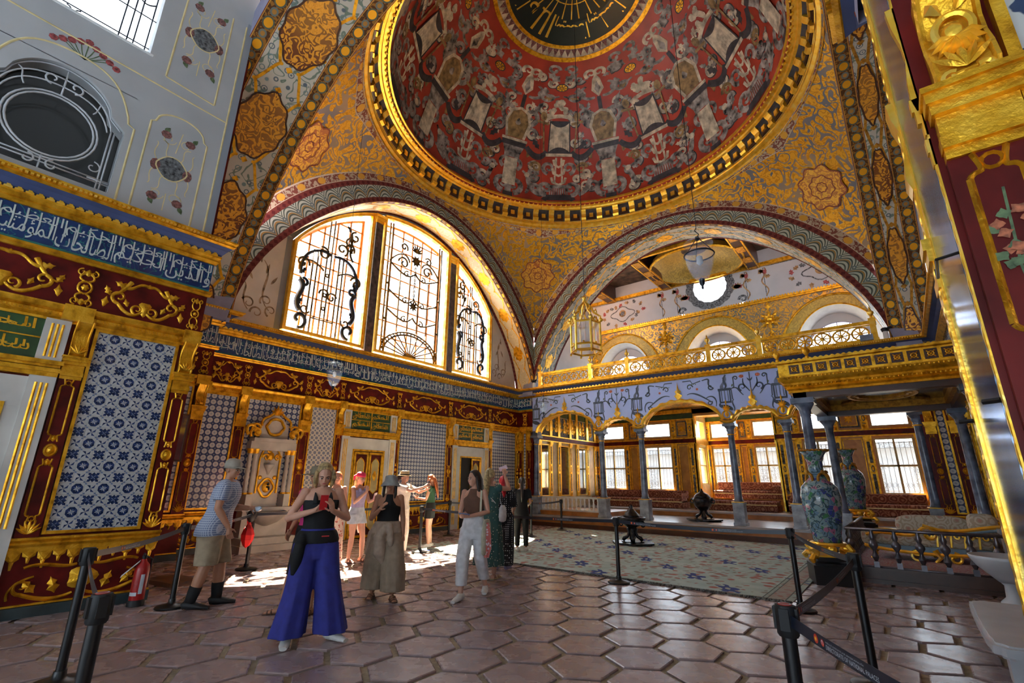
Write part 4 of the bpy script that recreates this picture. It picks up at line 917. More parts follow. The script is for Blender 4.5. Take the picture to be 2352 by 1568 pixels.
    for i, wd in enumerate(ws):
        a0 = math.radians(119.3+28-i*45); fm = lambda u, v, h=0: rf(1.93-v, a0-u, h)
        fm2 = lambda u, v, h=0: rf(1.15+v*1.0, a0-u, h)
        lettering(t, shape_ar(wd), fm2, .02, .76, 0, .72, .028)
        for q in (.15, .4, .6): t.ribbon([(q*1.1, -.80), (q*1.0, -.4), (q, .1)], .035, fm2, .026)
    for R in (.35, .8): t.ribbon([(R*math.cos(x), R*math.sin(x)) for x in np.linspace(0, 2*PI, 40)[:-1]], .035, lambda u, v, h=0: rf(math.hypot(u, v), math.atan2(v, u), .027), 0, 0, 0, True)
    t.build('calligraphy', M['gold_bright'], ro)
    # ring cornice with modillions
    mb = MB(); mb.lathe([(5.64, 10.80), (5.60, 10.94), (5.53, 10.98), (5.52, 11.04), (5.56, 11.08), (5.50, 11.12), (5.66, 11.16)], (CX, CY, 0), 128, cap=False); rg = struct(mb.build('trim_9', M['gold_bright'], None, SM), 'gilt ring cornice at the foot of the dome')
    mb = MB(); mb.lathe([(5.52, 11.10), (5.50, 11.14), (5.42, 11.44), (5.30, 11.50)], (CX, CY, 0), 128, cap=False); mb.build('ring_frieze', M['dome_dark'], rg)
    mb = MB(); mb.lathe([(5.36, 11.48), (5.26, 11.50), (5.24, 11.55), (5.14, 11.57), (5.12, 11.62), (5.05, 11.63), (5.06, 11.70), (5.13, 11.72)], (CX, CY, 0), 128, cap=False); mb.build('ring_moulding', M['gold_bright'], rg, SM)
    mb = MB()
    for i in range(180): a = 2*PI*i/180; mb.ball((CX+5.14*math.cos(a), CY+5.14*math.sin(a), 11.575), (.055, .055, .04), 6, 4)
    mb.build('ring_beads', M['gold_bright'], rg, True)['kind'] = 'stuff'
    mb = MB(); P = [(.0, 0), (.07, .03), (.10, .10), (.06, .19), (.07, .27), (.14, .35), (.16, .40), (0, .42)]
    n_ = len(P); V = [(-h*1.15, s*.10, z_) for s in (-1, 1) for h, z_ in P]; mb.add(V, [tuple(range(n_)), tuple(range(n_, 2*n_))]+[(i, (i+1) % n_, n_+(i+1) % n_, n_+i) for i in range(n_)]); mm = mb.mesh('modillion', M['gold_bright'])
    cb = MB(); cb.box((-.03, -.16, .05), (0, .16, .36)); cb.box((-.05, -.12, .09), (-.03, .12, .32)); cm = cb.mesh('ring_coffer', M['wood_dark']); gb = MB(); gb.box((-.09, -.07, .13), (-.045, .07, .28)); gm = gb.mesh('coffer_boss', M['gold_bright'])
    for i in range(56):
        a = 2*PI*(i+.5)/56; link('modillion', mm, rg, (CX+5.50*math.cos(a), CY+5.50*math.sin(a), 11.08), a)
        a = 2*PI*i/56; c_ = link('ring_coffer', cm, rg, (CX+5.49*math.cos(a), CY+5.49*math.sin(a), 11.08), a); link('coffer_boss', gm, c_)
dome()
# ---------------------------------------------------------------- lunette and three light window
plain('grille_bronze', (.16, .09, .02), .4, .6, var=.4, sc=8)
def lunette():
    yc = 9.38; zw = lambda t: 5.2+math.sqrt(max(0, 4.80**2-t*t)); hwd = 4.06
    mb = MB(); ts = sorted(set(list(np.linspace(-5.75, 5.75, 93))+[-hwd, -hwd+1e-3, hwd-1e-3, hwd])); V = []; F = []
    for i, t in enumerate(ts):
        z0 = zw(t) if abs(t) < hwd else 4.95; z1 = ZS+math.sqrt(max(.2, 5.78**2-t*t)); V += [(XF, yc+t, z0), (XF, yc+t, max(z0, z1)), (XF-.25, yc+t, z0)]
        if i: F += [(3*i-3, 3*i, 3*i+1, 3*i-2), (3*i-3, 3*i-1, 3*i+2, 3*i)]
    mb.add(V, F); mb.box((XF-.3, yc-hwd, 4.9), (XF, yc+hwd, 5.17)); lu = struct(mb.build('wall_left_lunette', M['lunette_plaster']), 'painted plaster lunette around the big arched window')
    a = MB(); f = fF
    for s in (-1, 1):
        q = lambda x, y: (yc+s*x, y)
        for k in range(4): a.ribbon(curl(*q(4.4+.22*k, 5.45+.28*(k % 2)), .16, 20+30*k if s > 0 else 160-30*k, s*380), np.linspace(.05, .015, 20), f, .003); a.poly(leafp(*q(4.45+.15*k, 6.3+.25*(k % 3)), .30, .07, 60+20*k), f, .003)
        a.ribbon(bez(q(4.4, 5.6), q(4.9, 6.0), q(4.3, 6.5), q(4.7, 6.9)), [.02, .06, .02], f, .003); a.ribbon(bez(q(4.9, 5.5), q(5.2, 5.8), q(4.9, 6.1), q(5.1, 6.2)), [.02, .05, .02], f, .003)
    a.build('painted_foliage', plain('faded_paint', (.34, .24, .16), .8, var=.4, sc=6), lu)
    b = MB(); 
    for s in (-1, 1): fbox(b, f, yc+s*hwd-(.0 if s > 0 else .16), yc+s*hwd+(.16 if s > 0 else 0), 5.1, 7.8, 0, .003)
    ts2 = np.linspace(-4.15, 4.15, 41); b.ribbon([(yc+t, 5.2+math.sqrt(4.92**2-t*t)) for t in ts2], .22, f, .003); b.build('painted_border', M['grey_border'], lu)
    wn = struct(link('window_3', None), 'three light arched window with gilded frames and scrolled iron grilles')
    lights = [(5.32, 7.74), (8.10, 11.06), (11.42, 13.42)]
    top = lambda y: zw(y-yc)-.02
    pm = MB(); pm.box((-.004, -.5, -.5), (.004, .5, .5)); pme = pm.mesh('window_pane', M['pane'])
    for li, (a0, a1) in enumerate(lights):
        g = MB(); ys = np.linspace(a0, a1, 15); path = [(a0, 5.2)]+[(y, top(y)) for y in ys]+[(a1, 5.2)]
        n = len(path); cxl, czl = (a0+a1)/2, 7.0
        for wd, h0, h1 in ((.10, -.02, .10), (.05, .10, .13)):
            inn = []
            for (y, z) in path: 
                y2 = min(max(y, a0+wd), a1-wd); z2 = min(max(z, 5.2+wd), top(y2)-wd*1.1) if z > 5.25 else 5.2+wd
                inn.append((y2, z2))
            V = [fF(*p, h0) for p in path]+[fF(*p, h0) for p in inn]+[fF(*p, h1) for p in path]+[fF(*p, h1) for p in inn]; F = []
            for i in range(n): j = (i+1) % n; F += [(2*n+i, 2*n+j, 3*n+j, 3*n+i), (n+i, n+j, 3*n+j, 3*n+i), (i, j, 2*n+j, 2*n+i)]
            g.add(V, F)
        fr = g.build('window_frame', M['gold_bright'], wn)
        o = MB(); m_ = MB(); xg = -.30; fg = lambda u, v, h=0: fF(u, v, xg+h)
        def vis_z(y): return top(y)-.16
        o.ribbon([(a0+.16, 5.3)]+[(min(max(y, a0+.16), a1-.16), vis_z(min(max(y, a0+.16), a1-.16))) for y in ys]+[(a1-.16, 5.3)], .12, fg, 0, .05); fbox(o, fg, a0+.1, a1-.1, 5.2, 5.36, 0, .05); o.build('sash_frame', M['wood_orange'], fr)
        nc = {0: 5, 1: 6, 2: 4}[li]; du = (a1-a0-.4)/nc; dv = .52
        for i in range(nc+1):
            y = a0+.2+du*i; fbox(m_, fg, y-.024, y+.024, 5.3, vis_z(y), 0, .03)
        k = 0
        while 5.36+dv*k < 9.8:
            z = 5.36+dv*k; inside = [y for y in np.linspace(a0+.12, a1-.12, 60) if vis_z(y) > z]
            if inside: fbox(m_, fg, min(inside), max(inside), z-.021, z+.021, 0, .03)
            for i in range(nc):
                y = a0+.2+du*(i+.5)
                if vis_z(y) > z+dv*.5:
                    link('window_pane', pme, fr, (XF+xg+.01, y, z+dv/2), 0, (1, du-.02, dv-.02))
            k += 1
        m_.build('glazing_bars', M['wood_orange'], fr)
        # scrolled grille
        b = MB(); d_ = MB(); fq = lambda u, v, h=0: fF(u, v, -.04+h); c = (a0+a1)/2; hw = (a1-a0)/2-.14; X = lambda x: c+x*hw
        def T(P, r=.013, mb=b): mb.tube([fq(x, y) for x, y in P], r*2.5, 5)
        def Z(x): return min(vis_z(X(x)), 9.75)
        if li == 1:
            for x in (-.86, -.78, .78, .86): T([(X(x), 5.3), (X(x), Z(x))])
            for x in (-.45, -.15, .15, .45): T([(X(x), 6.2), (X(x), 8.1)], .009)
            for k in range(13): an = PI*k/12; T([(c, 5.32), (c+1.12*math.cos(an), 5.32+.78*math.sin(an))], .009)
            for rr in (1.0, 1.12): T([(c+rr*1.05*math.cos(t), 5.32+rr*.74*math.sin(t)) for t in np.linspace(0, PI, 25)], .013)
            for k in range(25): t = PI*k/24; T([(c+1.05*math.cos(t), 5.32+.74*math.sin(t)), (c+1.18*math.cos(t), 5.32+.83*math.sin(t))], .008)
            for s in (-1, 1):
                for y in (6.6, 7.25, 8.2): T(list(bez((c, y+.1), (c+s*.25, y-.25), (c+s*.55, y-.1), (X(s*.78), y+.15)))); T(curl(c+s*.30, y+.05, .12, 90-s*60, -s*380), .010)
                T(curl(X(s*.55), 8.5, .22, 90, s*420), .014); T(list(bez((X(s*.2), 8.6), (X(s*.3), 9.0), (X(s*.6), 8.8), (X(s*.8), 8.4)))); T(curl(X(s*.3), 9.0, .16, 60, -s*420), .013)
                for q in range(4): b.poly(leafp(c, 9.05, .45-.05*q, .07, 90+s*q*22), fq, .01, 0, .02)
                for y in (5.45, 5.7, 6.4, 7.6): b.ball(fq(X(s*.82), y), .045, 6, 5)
            for a_ in range(8): b.poly(leafp(c, 8.75, .24, .10, a_*45+20, lobes=2), fq, .01, 0, .02); b.poly(leafp(c, 7.1, .2, .08, a_*45), fq, .01, 0, .02)
            for k in range(9): T([(c+.03*math.cos(t), 7.35+.14*k+.06*math.sin(t)) for t in np.linspace(0, 2*PI, 7)], .007)
        else:
            for x in (-.52, -.40, .22, .34): T([(X(x), 5.3), (X(x), min(7.8, Z(x)))], .011)
            T([(X(-.40), 5.75), (X(.22), 5.75)], .010)
            for s in (-1, 1):
                T(list(spiral(X(s*.70), 5.62, .24, .05, 270, 270-s*330, 18)), .022, d_); T(list(bez((X(s*.70)+s*.0, 5.86), (X(s*1.0), 6.2), (X(s*.5), 6.5), (X(s*.80), 6.75), 14)), .03, d_); T(curl(X(s*.8), 6.75, .14, 60, s*400), .018, d_)
                T(curl(X(s*.6), 7.2, .20, 80, -s*400), .014); T(list(bez((X(s*.85), 7.0), (X(s*.95), 7.4), (X(s*.5), 7.5), (X(s*.2), 7.2)))); T(curl(X(s*.25), 6.5, .16, 100, s*420), .013); T(curl(X(s*.45), 5.9, .15, 250, s*380), .012)
                T(list(bez((X(s*.8), 6.9), (X(s*.9), 7.6), (X(s*.4), 7.9), (X(s*.05), 7.75), 14)), .020, d_); T(curl(X(s*.35), 7.9, .20, 30, s*420), .014)
                for y in (6.0, 6.9, 7.3): d_.poly(leafp(X(s*.8), y, .28, .11, 90+s*30, lobes=3), fq, .01, 0, .03)
            up = .62 if li == 0 else -.62
            for k, y in enumerate((8.1, 8.45, 8.8)):
                if y < Z(up): T(curl(X(up), y, .18, 60+60*k, 400), .014); T(list(bez((X(up), 7.8), (X(up*.6), 8.1), (X(up), 8.3), (X(up*.8), min(8.7, Z(up)))))); b.poly(leafp(X(up*.8), y-.1, .3, .1, 70+30*k, lobes=3), fq, .01, 0, .03)
            for y in (6.1, 6.5, 7.1): T([(X(-.09)+.05*math.cos(t), y+.05*math.sin(t)) for t in np.linspace(0, 2*PI, 9)], .010)
            T([(X(-.15), 5.3), (X(-.15), Z(0))], .010); T([(X(-.03), 5.3), (X(-.03), Z(0))], .010)
        b.build('scroll_grille', M['grille_bronze'], fr, True)
        if d_.v: d_.build('scroll_grille_ends', M['iron'], fr, True)
    for y0, y1 in ((7.76, 8.08), (11.08, 11.40)):
        pi = MB(); cp = MB(); zt = min(top(y0), top(y1))-.28
        fbox(pi, fF, y0+.03, y1-.03, 5.15, zt, -.1, .10)
        for k, (e, h) in enumerate(((0, .11), (.03, .14), (.05, .17))): fbox(cp, fF, y0+.02-e, y1-.02+e, zt+k*.09, zt+k*.09+.09, -.1, h)
        pi.build('window_pier', M['pier_brown'] if 'pier_brown' in M else plain('pier_brown', (.10, .065, .06), .4, var=.4, sc=8), wn); cp.build('pier_capital', M['gold_bright'], wn)
lunette()
# ---------------------------------------------------------------- blue arcade
COLX = [-11.10, -8.25, -6.75, -3.90, -2.40, .45]
def spans(): return [(a, b, (4.05 if b-a > 2 else 3.66)) for a, b in zip(COLX[:-1], COLX[1:])]
def arc_bottom(x):
    for a, b, ap in spans():
        if a <= x <= b:
            c, hw = (a+b)/2, (b-a)/2-.14; t = abs(x-c)/hw
            if t >= 1: return 3.36
            return 3.36+(ap-3.36)*(1-t**2.0)**.62
    return 3.2
def arcade():
    mb = MB(); xs = np.linspace(-11.18, .52, 235); V = []; F = []
    for i, x in enumerate(xs):
        z = arc_bottom(x); V += [(x, YB, z), (x, YB, 4.76), (x, YB+.28, z), (x, YB+.28, 4.76)]
        if i: a, b = 4*i-4, 4*i; F += [(a, b, b+1, a+1), (a+2, a+3, b+3, b+2), (a, a+2, b+2, b)]
    mb.add(V, F); ar = struct(mb.build('wall_arcade', M['arc_blue']), 'pale blue painted arcade on grey marble columns')
    f = fB
    for a, b, ap in spans():
        e = MB()
        xs2 = np.linspace(a+.12, b-.12, 41); P = [(x, arc_bottom(x)+.015*math.sin(i*1.26)) for i, x in enumerate(xs2)]
        for yy, r in ((-.02, .055), (.28, .04)): e.tube([(x, YB+yy, z) for x, z in P], [r*(1+.25*math.sin(i*1.26)) for i in range(41)], 6)
        e.sweep([(-.03, 0), (.05, -.02), (.05, .30), (-.03, .30)], [((x, YB, z), (0, 0, 1), (0, 1, 0)) for x, z in P], cap=False)
        c = (a+b)/2; z0 = ap+.05
        e.poly([(c-.05, z0), (c-.13, z0+.12), (c-.06, z0+.16), (c-.10, z0+.26), (c-.03, z0+.33), (c, z0+.56), (c+.03, z0+.33), (c+.10, z0+.26), (c+.06, z0+.16), (c+.13, z0+.12), (c+.05, z0)], f, .02, 0, .06)
        for s in (-1, 1): e.tube([f(*p, .03) for p in curl(c+s*.03, z0+.02, .07, 90-s*80, s*380, 12)], .014, 5)
        e.build('gilt_arch_edging', M['gold_bright'], ar, SM)
    for x in COLX[1:-1]:
        e = MB(); t_ = np.linspace(0, 2*PI, 15)[:-1]; e.ribbon(np.c_[x+.13*np.cos(t_), 3.50+.13*np.sin(t_)], .05, f, .02, .04, 0, True); e.poly(leafp(x, 3.42, .22, .12, 90), f, .03, 0, .05)
        for k in (-2, -1, 0, 1, 2): e.poly(leafp(x, 3.62, .22-.03*abs(k), .06, 90+k*24), f, .025, 0, .05)
        e.ribbon(bez((x-.22, 3.36), (x-.1, 3.26), (x+.1, 3.26), (x+.22, 3.36)), .09, f, .02, .05); e.poly(leafp(x, 3.80, .16, .05, 90), f, .025, 0, .03)
        e.build('gilt_crest', M['gold_bright'], ar, SM)
    class MW(MB):
        def ribbon(s, pts, wd, f, h=.003, crown=0.0, m=0, closed=False): MB.ribbon(s, pts, np.asarray(wd, float)*1.5 if hasattr(wd, '__len__') else wd*1.5, f, h, crown, m, closed)
    d, m_, r_, gr = MW(), MB(), MB(), MB()
    for x in COLX:
        if x > .2: continue
        x = x if x > -11 else x+.1
        for k in range(3): m_.ribbon([(x-.09+.09*k, 3.92), (x-.09+.09*k, 4.24)], .035, f, .004)
        d.ribbon([(x-.19, 4.27), (x+.19, 4.27)], .05, f, .005); d.ribbon([(x-.17, 3.88), (x+.17, 3.88)], .04, f, .005); d.ribbon([(x-.15, 3.9), (x-.15, 4.25)], .03, f, .005); d.ribbon([(x+.15, 3.9), (x+.15, 4.25)], .03, f, .005)
        d.ribbon(bez((x-.16, 3.85), (x-.25, 3.72), (x+.2, 3.75), (x+.16, 3.62)), [.03, .10, .04], f, .0045); m_.ribbon(bez((x-.05, 4.3), (x-.14, 4.42), (x+.12, 4.5), (x+.02, 4.66)), [.12, .07, .12], f, .004); d.ribbon(bez((x+.02, 4.3), (x+.14, 4.44), (x-.1, 4.5), (x+.08, 4.72)), [.03, .05, .03], f, .005)
    for a, b, ap in spans():
        c, hw = (a+b)/2, (b-a)/2
        for s in (-1, 1):
            q = lambda x, y: (c+s*x*hw, y)
            if hw > 1:
                d.ribbon([q(.12, 4.66), q(.30, 4.66), q(.34, 4.55), q(.52, 4.62)], .02, f, .004); d.ribbon(bez(q(.55, 4.62), q(.85, 4.75), q(.55, 4.45), q(.78, 4.36)), [.02, .04, .02], f, .004); d.ribbon(curl(*q(.78, 4.36), .09, 250 if s > 0 else 290, -s*380), np.linspace(.035, .015, 20), f, .004)
                d.ribbon(curl(*q(.34, 4.45), .10, 90, s*400), np.linspace(.03, .012, 20), f, .004); d.ribbon(bez(q(.2, 4.22), q(.35, 4.32), q(.5, 4.15), q(.72, 3.92)), [.012, .035, .02], f, .004); d.ribbon(curl(*q(.72, 3.95), .08, 300 if s > 0 else 240, -s*380), np.linspace(.03, .012, 20), f, .004)
                d.ribbon(bez(q(.60, 4.05), q(.75, 4.2), q(.85, 4.0), q(.80, 3.78)), [.015, .03, .015], f, .004); r_.poly([q(.43+.028*math.cos(t), 4.37+.04*math.sin(t)) for t in np.linspace(0, 6.28, 9)[:-1]], f, .005)
                for k in range(5): gr.poly(leafp(*q(.22+.05*k, 4.52+.05*((k*3) % 3)), .05, .025, 40*k), f, .005)
            else:
                d.ribbon([q(.72, 3.95), q(.74, 4.28), q(.62, 4.32), q(.62, 4.62)], .022, f, .004); d.ribbon(curl(*q(.62, 4.58), .07, 90, s*400), np.linspace(.03, .012, 20), f, .004); d.ribbon(curl(*q(.36, 4.18), .12, 20 if s > 0 else 160, s*400), np.linspace(.035, .012, 20), f, .004)
                d.ribbon(bez(q(.05, 4.15), q(.2, 4.35), q(.3, 4.3), q(.25, 4.55)), [.015, .035, .015], f, .004); d.ribbon(bez(q(.68, 3.95), q(.85, 3.85), q(.6, 3.7), q(.72, 3.6)), [.015, .03, .02], f, .004); d.ribbon(bez(q(.3, 4.05), q(.5, 4.2), q(.45, 4.35), q(.72, 4.28)), [.015, .03, .015], f, .004)
                r_.poly([q(.30+.09*math.cos(t)*(1+.2*math.cos(5*t)), 4.62+.05*math.sin(t)) for t in np.linspace(0, 6.28, 14)[:-1]], f, .005); gr.poly(leafp(*q(.66, 4.42), .10, .04, 250), f, .005)
        if hw < 1: d.ribbon([(c, 4.12), (c, 4.72)], [.01, .05, .02], f, .004); [d.poly(leafp(c, 4.45, .14, .04, 90+s*35), f, .0045) for s in (-1, 1)]
    d.build('painted_scrolls', M['arc_dark'], ar); m_.build('painted_pillars', M['arc_mid'], ar); r_.build('painted_flowers', M['rose'], ar); gr.build('painted_leaves', M['rosegreen'], ar)
    cornice(ar, fB, -11.18, .5, 0, 0, .13, False)
    # columns
    for i, x in enumerate(COLX):
        c = struct(link('column', None, None, (x, YB+.14, 0))); c.name = 'trim_%d' % (20+i)
        mb = MB(); mb.box((-.15, -.15, .36), (.15, .15, .98)); mb.box((-.17, -.17, .36), (.17, .17, .44)); mb.box((-.165, -.165, .95), (.165, .165, 1.0)); mb.build('pedestal', M['marble_grey'], c)
        mb = MB(); mb.lathe([(.13, 1.0), (.135, 1.04), (.11, 1.08), (.105, 1.2), (.10, 2.0), (.088, 2.92), (.10, 2.95), (.095, 2.98)], n=18); mb.build('shaft', plain('marble_blue', (.16, .20, .28), .22, var=.35, sc=4) if 'marble_blue' not in M else M['marble_blue'], c, SM)
        mb = MB(); mb.lathe([(.09, 2.98), (.12, 3.05), (.11, 3.08), (.17, 3.16)], n=16); mb.box((-.18, -.18, 3.16), (.18, .18, 3.24)); mb.box((-.15, -.14, 3.22), (.15, .14, 3.42)); mb.build('capital', M['marble_blue'], c, SM)
        mb = MB(); mb.box((-.175, -.175, .985), (.175, .175, 1.005)); mb.lathe([(.108, 2.90), (.112, 2.915), (.108, 2.93)], n=14); mb.build('gilt_band', M['gold'], c)
        c['label'] = 'grey marble arcade column'
arcade()
# ---------------------------------------------------------------- gallery over the arcade
def gallery():
    mb = MB(); mb.box((-11.6, YB-.02, 4.80), (.9, 20.9, 5.05)); g = struct(mb.build('floor_gallery', M['wood_dark']), 'gallery floor above the arcade')
    bal = thing('gallery_balustrade', (0, 15.06, 5.07), 'long gilded balustrade of pierced wheels along the gallery edge', 'balustrade')
    posts = [-10.62, -8.38, -6.92, -4.18, -2.72, .0]
    mb = MB(); mb.box((-10.7, -.04, .47), (.08, .04, .56)); mb.box((-10.7, -.045, 0), (.08, .045, .08)); mb.box((-10.7, -.025, .425), (.08, .025, .455)); mb.build('rail', M['gold'], bal)
    pm = MB(); pm.box((-.065, -.05, 0), (.065, .05, .62)); pm.box((-.08, -.06, .56), (.08, .06, .62)); pm.lathe([(.03, .62), (.035, .66), (.025, .68), (.07, .74), (.075, .79), (.03, .84), (.03, .87), (.012, .92), (.001, .96)], n=12); pme = pm.mesh('post', M['gold_bright'], SM)
    wm = MB(); t_ = np.linspace(0, 2*PI, 21)[:-1]; wm.tube([(.165*math.cos(a), 0, .165*math.sin(a)) for a in t_], .024, 6, closed=True)
    for k in range(8): a = k*PI/4; wm.tube([(.0, 0, 0), (.16*math.cos(a), 0, .16*math.sin(a))], [.020, .014], 5)
    wm.ball((0, 0, 0), (.05, .03, .05), 8, 5); wme = wm.mesh('wheel', M['gold'], True)
    lm = MB(); lm.tube([(0, 0, -.19), (.05, 0, -.06), (0, 0, .02), (-.05, 0, .10), (0, 0, .19)], .010, 5); lm.tube([(0, 0, -.19), (-.05, 0, -.06), (0, 0, .02), (.05, 0, .10), (0, 0, .19)], .010, 5); lme = lm.mesh('link', M['gold'], True)
    for x in posts: link('post', pme, bal, (x, 0, 0))
    for a, b in zip(posts[:-1], posts[1:]):
        n = int((b-a-.16)/.375); st = (b-a-.16)/n
        for i in range(n): link('wheel', wme, bal, (a+.08+st*(i+.5), 0, .25), 0, (min(1.1, st/.37), 1, 1))
        for i in range(1, n): link('link', lme, bal, (a+.08+st*i, 0, .25))
    # back wall of the gallery
    WX = [-9.52, -5.28, -1.05]; YG = 20.3; hw = 1.38
    def arcz(x, h, ap, sp): 
        for c in WX:
            t = abs(x-c)/h
            if t < 1: return sp+(ap-sp)*((1-t**2.1)**.62)
        return None
    fG = lambda u, v, h=0.0: (u, YG-h, v)
    mb, rv = MB(), MB(); xs = sorted(set(list(np.linspace(-11.5, .9, 250))+[c+s*(hw+e) for c in WX for s in (-1, 1) for e in (-.001, .001)])); V = []; F = []; 
    for i, x in enumerate(xs):
        z = arcz(x, hw, 7.92, 6.4); z0 = 5.0 if z is None else z; V += [fG(x, z0), fG(x, 8.52)]
        if i: F.append((2*i-2, 2*i, 2*i+1, 2*i-1))
    mb.add(V, F); wg = struct(mb.build('wall_gallery', M['gallery_gold']), 'gilded gallery back wall with three arched windows')
    ol, rv, gl = MB(), MB(), MB()
    for wi, c in enumerate(WX):
        for q in range(40):
            x0, x1 = [c+(-1+2*(q+k)/40)*1.86 for k in (0, 1)]
            o = lambda x: 6.4+(8.30-6.4)*max(0, 1-(abs(x-c)/1.87)**2.1)**.62
            inn = lambda x: arcz(x, hw, 7.92, 6.4) or 5.0
            ol.add([fG(x0, inn(x0), .02), fG(x1, inn(x1), .02), fG(x1, o(x1), .02), fG(x0, o(x0), .02)], [(0, 1, 2, 3)])
        P = [(c+1.87*math.cos(t)*1.0, 6.4) for t in (0,)]; xs3 = np.linspace(c-1.86, c+1.86, 49)
        gl.tube([fG(x, 6.4+(8.30-6.4)*max(0, 1-(abs(x-c)/1.87)**2.1)**.62, .03) for x in xs3], .045, 6); xs4 = np.linspace(c-hw+.01, c+hw-.01, 49); pr_ = [(x, arcz(x, hw, 7.92, 6.4)) for x in xs4]
        gl.tube([fG(x, z, .03) for x, z in pr_], .03, 6)
        pr2 = [(c-hw+.01, 5.0)]+pr_+[(c+hw-.01, 5.0)]
        k = len(pr2); sc = .84
        rv.add([fG(x, z, .03) for x, z in pr2]+[fG(c+(x-c)*sc, 5.0+(z-5.0)*.93, -.55) for x, z in pr2], [(i, i+1, k+i+1, k+i) for i in range(k-1)])
        wn = struct(link('window_%d' % (10+wi), None), ['left', 'middle', 'right'][wi]+' arched fanlight behind the gallery balustrade')
        fr = MB(); hi = hw*sc; zc = 6.25; ft = lambda u, v, h=0: (u, YG+.55-h, v)
        bl = MB(); sh = [(c+(x-c)*sc, 5.0+(z-5.0)*.93) for x, z in pr2]
        for r_ in (.32, 1.06): fr.tube([ft(c+r_*math.cos(t), zc+r_*1.05*math.sin(t)) for t in np.linspace(0, PI, 25)], .022, 5)
        for t in np.linspace(0, PI, 9): fr.tube([ft(c+.3*math.cos(t), zc+.3*math.sin(t)), ft(c+1.06*math.cos(t), zc+1.10*math.sin(t))], .02, 5)
        for x in (-.7, 0, .7): fr.tube([ft(c+x, 5.0), ft(c+x, zc)], .02, 5)
        fr.tube([ft(c-1.1, zc), ft(c+1.1, zc)], .025, 5); fr.build('fanlight_bars', M['lilac'], wn)
        # white tympanum around the glass
        for q in range(24):
            t0, t1 = PI*q/24, PI*(q+1)/24; g0 = [(c+1.06*math.cos(t), zc+1.10*math.sin(t)) for t in (t0, t1)]; g1 = [(c+1.3*math.cos(t), zc+1.5*math.sin(t)) for t in (t0, t1)]; bl.add([ft(*g0[0]), ft(*g0[1]), ft(*g1[1]), ft(*g1[0])], [(0, 1, 2, 3)])
        bl.add([ft(c+1.06, 5.0), ft(c+1.3, 5.0), ft(c+1.3, zc), ft(c+1.06, zc), ft(c-1.06, 5.0), ft(c-1.3, 5.0), ft(c-1.3, zc), ft(c-1.06, zc)], [(0, 1, 2, 3), (4, 5, 6, 7)]); bl.build('window_tympanum', M['grey_plaster'], wn)
        gp = MB(); gp.poly([(c+1.06*math.cos(t), zc+1.10*math.sin(t)) for t in np.linspace(0, PI, 25)]+[(c-1.06, 5.0), (c+1.06, 5.0)], ft, -.02); gp.build('window_pane', M['pane'], wn)
    ol.build('archivolt', M['gallery_olive'], wg); rv.build('window_reveal', plain('reveal_grey', (.34, .37, .37), .8, var=.05), wg, True); gl.build('archivolt_moulding', M['gold'], wg)
    for x in (-7.40, -3.16, -10.9, .6):
        ro = MB()
        for k in range(8): ro.poly(leafp(x, 7.75, .42, .15, k*45, lobes=3), fG, .03, 0, .06)
        ro.ball(fG(x, 7.75, .05), .11, 8, 6)
        for s in (-1, 1): ro.poly(leafp(x, 7.75+s*.4, .4, .16, 90*s, lobes=3), fG, .03, 0, .06)
        ro.build('gilt_boss', M['gold'], wg, SM)
    mb = MB(); fbox(mb, fG, -11.5, .9, 8.50, 8.56, 0, .08); fbox(mb, fG, -11.5, .9, 8.56, 8.62, 0, .12)
    for i in range(124): fbox(mb, fG, -11.5+i*.1, -11.45+i*.1, 8.62, 8.67, 0, .12)
    mb.build('gallery_cornice', M['gold'], wg)
    # upper painted wall with the round window
    mb = MB(); N = 48; rc = (-5.28, 9.72); R0 = .70
    circ = [(rc[0]+R0*math.cos(t), rc[1]+R0*math.sin(t)) for t in np.linspace(0, 2*PI, N+1)[:-1]]
    def tosq(t): 
        c_, s_ = math.cos(t), math.sin(t); k = min(1.06/max(1e-6, abs(s_)), 1.3/max(1e-6, abs(c_))); z_ = rc[1]+k*s_; return (rc[0]+k*c_, min(max(z_, 8.66), 10.75))
    sq = [tosq(t) for t in np.linspace(0, 2*PI, N+1)[:-1]]
    for i in range(N): j = (i+1) % N; mb.add([fG(*circ[i]), fG(*circ[j]), fG(*sq[j]), fG(*sq[i]), fG(*circ[i], -.3), fG(*circ[j], -.3)], [(0, 1, 2, 3), (0, 4, 5, 1)])
    mb.add([fG(-11.5, 8.6), fG(rc[0]-1.3, 8.6), fG(rc[0]-1.3, 10.8), fG(-11.5, 10.8), fG(rc[0]+1.3, 8.6), fG(.9, 8.6), fG(.9, 10.8), fG(rc[0]+1.3, 10.8)], [(0, 1, 2, 3), (4, 5, 6, 7)])
    up = struct(mb.build('wall_gallery_upper', M['grey_plaster']), 'grey painted wall with floral trophies and a round window')
    wn = struct(link('window_13', None), 'round window with honeycomb glazing'); h_ = MB(); ft = lambda u, v, h=0: (u, YG+.28-h, v)
    for i in range(-4, 5):
        for j in range(-5, 6):
            x, z = rc[0]+i*.17+(j % 2)*.085, rc[1]+j*.147
            if math.hypot(x-rc[0], z-rc[1]) < .50: h_.tube([ft(x+.078*math.cos(t), z+.078*math.sin(t)) for t in np.radians(np.arange(30, 390, 60))], .009, 4, closed=True)
    for R in (.53, .66): h_.tube([ft(rc[0]+R*math.cos(t), rc[1]+R*math.sin(t)) for t in np.linspace(0, 2*PI, 33)[:-1]], .014, 5, closed=True)
